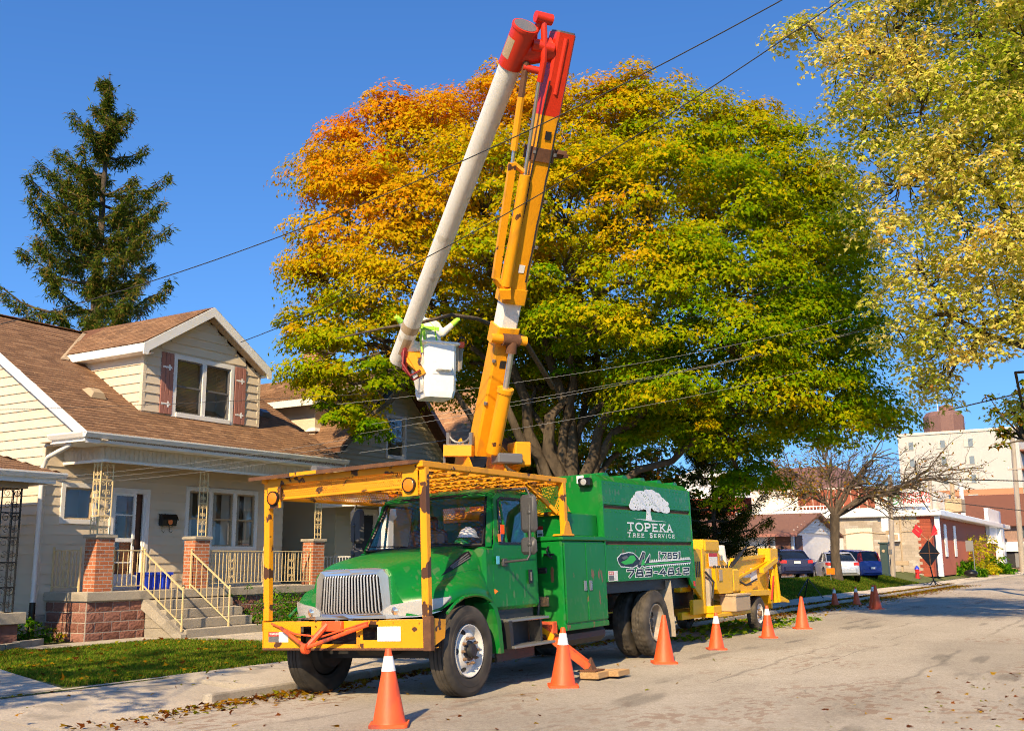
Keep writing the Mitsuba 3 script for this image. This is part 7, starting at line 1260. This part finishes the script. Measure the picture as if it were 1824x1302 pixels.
# ---------------------------------------------------------------- street furniture
WS = thing('roadwork_sign', 'roadwork sign seen from behind, black diamond with two red flags', 'sign')
o = at(1664, 1044, 58); sc_ = at(1655, 985, 58); o[2] = .03; X_ = np.cross(FWD, UP); X_[2] = 0; X_ /= np.linalg.norm(X_); X_ = X_ * math.cos(.25) + A(FWD[0], FWD[1], 0) * math.sin(.25); Yn_ = np.cross(Z3, X_)
SP = lambda x, y, z: sc_ + X_ * x + Yn_ * y + Z3 * (z)
put(WS + '__panel', loft([[SP(-.68, y, 0), SP(0, y, -.75), SP(.68, y, 0), SP(0, y, .75)] for y in (-.01, .01)]), 'm_black'); put(WS + '__cross_brace', cat([bar(SP(-.66, -.03, 0), SP(.66, -.03, 0), .04), bar(SP(0, -.03, -.74), SP(0, -.03, .95), .04)]), 'm_rust')
put(WS + '__stand', cat([bar(SP(0, 0, -.72), o + Z3 * .25, .06), bar(o + Z3 * .3, o + X_ * .12 - Z3 * .02, .06)] + [bar(o + Z3 * .25, o + X_ * a + Yn_ * b, .035) for a, b in ((.5, .3), (-.5, .3), (.5, -.3), (-.5, -.3))]), 'm_black')
for s in (-1, 1):
    put(WS + '__flag_staff', bar(SP(s * .02, 0, .7), SP(s * .75, 0, 1.35), .025), 'm_tan')
    fl = [SP(s * .30, 0, 1.25), SP(s * .68, .05, 1.62), SP(s * 1.0, 0, 1.20), SP(s * .62, -.06, .85)] if s < 0 else [SP(.22, 0, .95), SP(.52, .06, 1.62), SP(.66, 0, 1.25), SP(.62, -.05, 1.05)]
    put(WS + '__flag', cat([loft([fl, [p + Yn_ * .01 for p in fl]])]), 'm_red')
HY = thing('fire_hydrant', 'red fire hydrant with blue top on the far verge', 'hydrant'); o = at(1634, 1022, 66); o[2] = float(gz(o[0], o[1])) - .02
put(HY + '__barrel', xf(cat([lathe([(.17, 0), (.17, .06), (.12, .08), (.12, .52), (.16, .54), (.16, .58)], 14), tube([(-.22, 0, .42), (.22, 0, .42)], .065, 8), tube([(0, -.24, .40), (0, 0, .40)], .08, 8)]), t=o), 'm_red', 40); put(HY + '__bonnet', xf(lathe([(.15, .58), (.13, .68), (.06, .76), (.05, .82), (0, .82)], 14), t=o), 'm_blue', 40)
CBX = thing('signal_cabinet', 'tall dark green cabinet on a post by the parked cars', 'cabinet'); o = at(1578, 1020, 62); o[2] = float(gz(o[0], o[1])) - .02
put(CBX + '__box', xf(cat([cbox(-.22, .22, -.22, .22, .1, 1.92, .03), cbox(-.28, .28, -.28, .28, 1.92, 2.02, .02), cbox(-.25, .25, -.25, .25, 0, .12, .02)]), t=o), mat('m_cabinet', (.03, .06, .06), .5)); put(CBX + '__dial', xf(lathe([(.09, 0), (.09, -.03), (0, -.03)], 12, 'x'), t=o + A(-.23, 0, 1.5)), 'm_tan'); put(CBX + '__meter', xf(cbox(-.1, .1, -.42, -.22, 1.3, 1.6, .02), t=o), 'm_grey')
def pole(label, b, t, r0=.16, r1=.11, arms=()):
    k = thing('utility_pole', label, 'utility pole'); b, t = A(*b), A(*t); put(k + '__shaft', tube([b, t], [r0, r1], 10), 'm_poleWood', 60)
    for z, L in arms: c = b + (t - b) * z; put(k + '__crossarm', bar(c - A(.2, L, 0), c + A(-.2, L, 0), .12), 'm_poleWood'); put(k + '__insulator', cat([tube([c + A(-.2, s * L * .85, .05), c + A(-.2, s * L * .85, .25)], .05, 6) for s in (-1, 1)]), 'm_white')
    return k
b = at(1821, 1006, 95); b[2] = .2; t = at(1799, 700, 95); t2 = at(1802, 765, 95)
pole('leaning wooden utility pole at the far right before the apartment block', b, t2, .26, .20, ((.97, 1.0), (.72, .6)))
b = at(1590, 1018, 63); b[2] = .4; P1 = pole('pale utility pole behind the dark green cabinet carrying two notices', b, at(1585, 845, 63), .16, .13)
pk = put(P1 + '__notice', Fr(tuple(b * A(1, 0, 0) - A(.2, 0, 0)), (0, 1, 0), (-1, 0, 0)).box(b[1] - .05, b[1] + .42, 0, .02, b[2] + 2.75, b[2] + 3.55), 'm_whitegloss'); put(P1 + '__notice', Fr(tuple(b * A(1, 0, 0) - A(.2, 0, 0)), (0, 1, 0), (-1, 0, 0)).box(b[1] - .08, b[1] + .2, .02, .03, b[2] + 2.55, b[2] + 2.8), 'm_tan')
b = at(1661, 1010, 73); b[2] = .4; pole('utility pole at the brick corner behind the roadwork sign', b, at(1656, 850, 73), .16, .13)
GRL = thing('guard_rail', 'low white rail along the car park behind the cars', 'rail'); put(GRL + '__rail', cat([cbox(73.6, 73.75, 13.4, 24, 1.05, 1.35, .02)]), 'm_tan')
for y in np.arange(13.8, 24, 2.0): put(GRL + '__post', box(73.76, 73.9, y, y + .12, .4, 1.35), 'm_tan')
ST = thing('street_sign', 'thin grey sign post in front of the yellow bush', 'sign'); o = at(1736, 1008, 78); o[2] = .4; put(ST + '__post', tube([o, o + Z3 * 2.4], .04, 6), 'm_steel'); put(ST + '__plate', cbox(o[0] - .06, o[0] - .04, o[1] - .03, o[1] + .5, o[2] + 1.6, o[2] + 2.4, .005), 'm_steel')
BG = thing('rubbish_bag', 'black bag lying on the pavement before the shrubs', 'bag'); o = at(1729, 1014, 72); put(BG + '__bag', xf(trimesh.creation.icosphere(2, .35), M=np.diag([1.2, 1.3, .7, 1]), t=A(o[0], o[1], .45)), 'm_black', True); put(BG + '__knot', xf(lathe([(.05, 0), (.1, .12), (0, .1)], 8), t=A(o[0], o[1], .66)), 'm_black')
LS_ = thing('lawn_sign', 'small yellow lawn sign in the grass by the bare tree', 'sign'); o = at(1480, 1026, 50.5); o[2] = float(gz(o[0], o[1])); put(LS_ + '__plate', cbox(o[0] - .01, o[0] + .01, o[1] - .2, o[1] + .2, o[2] + .35, o[2] + .65, .004), 'm_amber'); put(LS_ + '__stake', bar(o, o + Z3 * .4, .03), 'm_steel')
TRI = thing('tripod', 'black tripod stand on the grass bank in front of the navy sedan', 'stand'); o = at(1440, 1044, 40); o[2] = float(gz(o[0], o[1])) - .02; put(TRI + '__leg', bar(o + A(-.45, .35, .0), o + Z3 * .75, .035), 'm_black'); put(TRI + '__leg', bar(o + A(.2, -.5, 0), o + Z3 * .75, .035), 'm_black'); put(TRI + '__leg', bar(o + A(.45, .3, 0), o + Z3 * .75, .035), 'm_black')
TP = thing('dry_plant', 'tall dry plant stalk on the bank behind the chipper', 'plant'); o = at(1386, 1050, 37); o[2] = float(gz(o[0], o[1])) - .02; put(TP + '__stalk', tube([o, o + Z3 * 1.0, o + A(.03, 0, 1.9)], .02, 5), 'm_bark'); put(TP + '__seed_head', cat([xf(trimesh.creation.icosphere(1, .06), t=o + A(.3 * math.cos(i * 2), .3 * math.sin(i * 2), 1.3 + i * .1)) for i in range(7)] + [bar(o + Z3 * (1.0 + i * .08), o + A(.3 * math.cos(i * 2), .3 * math.sin(i * 2), 1.3 + i * .1), .012) for i in range(7)]), 'm_bark')
for lab, px, py, D, R, H, pl in (('yellow bush, tallest beside the low brick building', 1742, 1003, 84, 2.5, 3.5, np.array([C('cfc41e'), C('e0cc28'), C('a4b024')])), ('rounded green shrub left of the yellow bush', 1708, 1009, 80, 1.2, 1.3, SG_), ('low light green shrub nearest the brick corner', 1694, 1011, 78, .95, .85, SG_ * 1.3), ('green rounded shrub right of the yellow bush', 1772, 1005, 92, 1.5, 1.7, SG_ * .9), ('orange-brown shrub between the green shrubs', 1764, 1011, 88, .6, .7, np.array([C('b87820'), C('a08a20')])), ('light green clipped shrub under the sign post', 1735, 1012, 79, 1.0, .9, SG_), ('small green shrub at the right end of the row', 1790, 1007, 92, 1.1, 1.0, SG_ * 1.2)):
    o = at(px, py, D); o[2] = float(gz(o[0], o[1])); shrub(lab, o, R, H, pl, np.random.default_rng(px), 50, 46, (.16, .30))
GE = thing('garden_edging', 'low stone edging of the flower bed at the left edge of the lawn', 'edging')
e0, e1 = A(10.2, 17.1, 0), A(12.9, 18.35, 0); dE = (e1 - e0) / 7
for i in range(7): put(GE + '__stone', bar(e0 + dE * (i + .03), e0 + dE * (i + .97), .14 + R_(-.01, .01), .28 + R_(-.02, .02)), 'm_concrete', uv=(R_(.0, .3), .5))
# ---------------------------------------------------------------- overhead cables
def cable(label, pts, r=.012, m='m_wire'):
    k = thing('cable', label, 'cable'); q = [at(*p) for p in pts]; t = np.array([0, .5, 1]); P3 = np.array(q)
    if len(q) > 2: 
        s = np.concatenate([[0], np.cumsum(np.linalg.norm(np.diff(P3, axis=0), axis=1))]); s /= s[-1]; from numpy.polynomial import polynomial as Pn_
        u = np.linspace(0, 1, 24); P3 = np.stack([np.polyval(np.polyfit(s, P3[:, j], min(2, len(q) - 1)), u) for j in range(3)], 1)
    put(k + '__strand', tube(P3, r, 5), m, True)
cable('thick twisted cable crossing high in front of both booms', [(-60, 592, 15.0), (495, 425, 13.2), (860, 268, 12.0), (1200, 105, 11), (1470, -42, 10.2)], .007)
cable('second dark cable running below the highest one to the upper right', [(430, 608, 15.5), (700, 492, 13.4), (1000, 325, 12), (1290, 135, 11), (1560, -40, 10.2)], .0065)
cable('faint dark cable across the dormer of the cream house', [(-30, 730, 16), (240, 722, 15), (640, 702, 15)], .004)
for lab, pts in (('upper grey service wire running right past the bucket', [(600, 722, 19), (980, 668, 20), (1300, 620, 22), (1560, 552, 24)]), ('upper of the paired grey wires behind the boom', [(660, 752, 20), (960, 718, 21), (1180, 660, 22.5), (1640, 562, 25)]), ('lower of the paired grey wires behind the boom', [(640, 770, 19.5), (960, 722, 21), (1180, 664, 22.5), (1640, 566, 25)]), ('lowest grey wire behind the boom over the truck', [(640, 806, 19), (960, 758, 20), (1300, 690, 22), (1440, 660, 23)])): cable(lab, pts, .0045, 'm_wiregrey')
for i, lab in enumerate(('highest thin wire under the porch beam', 'middle thin wire under the porch beam', 'lowest thin wire under the porch beam')): cable(lab, [(60, 852 + i * 6, 18.2), (330, 826 + i * 9, 17.2), (620, 782 + i * 10, 16.5)], .0026, 'm_wiregrey')
cable('thin cable from the brown tower side to the right edge', [(1690, 730, 90), (1840, 695, 80)], .06); cable('dark cable from the bare tree twigs to the right edge', [(1640, 852, 60), (1720, 854, 60), (1850, 857, 60)], .035); cable('cable in front of the brown roof at the far right', [(1660, 890, 70), (1740, 900, 70), (1850, 912, 70)], .03)
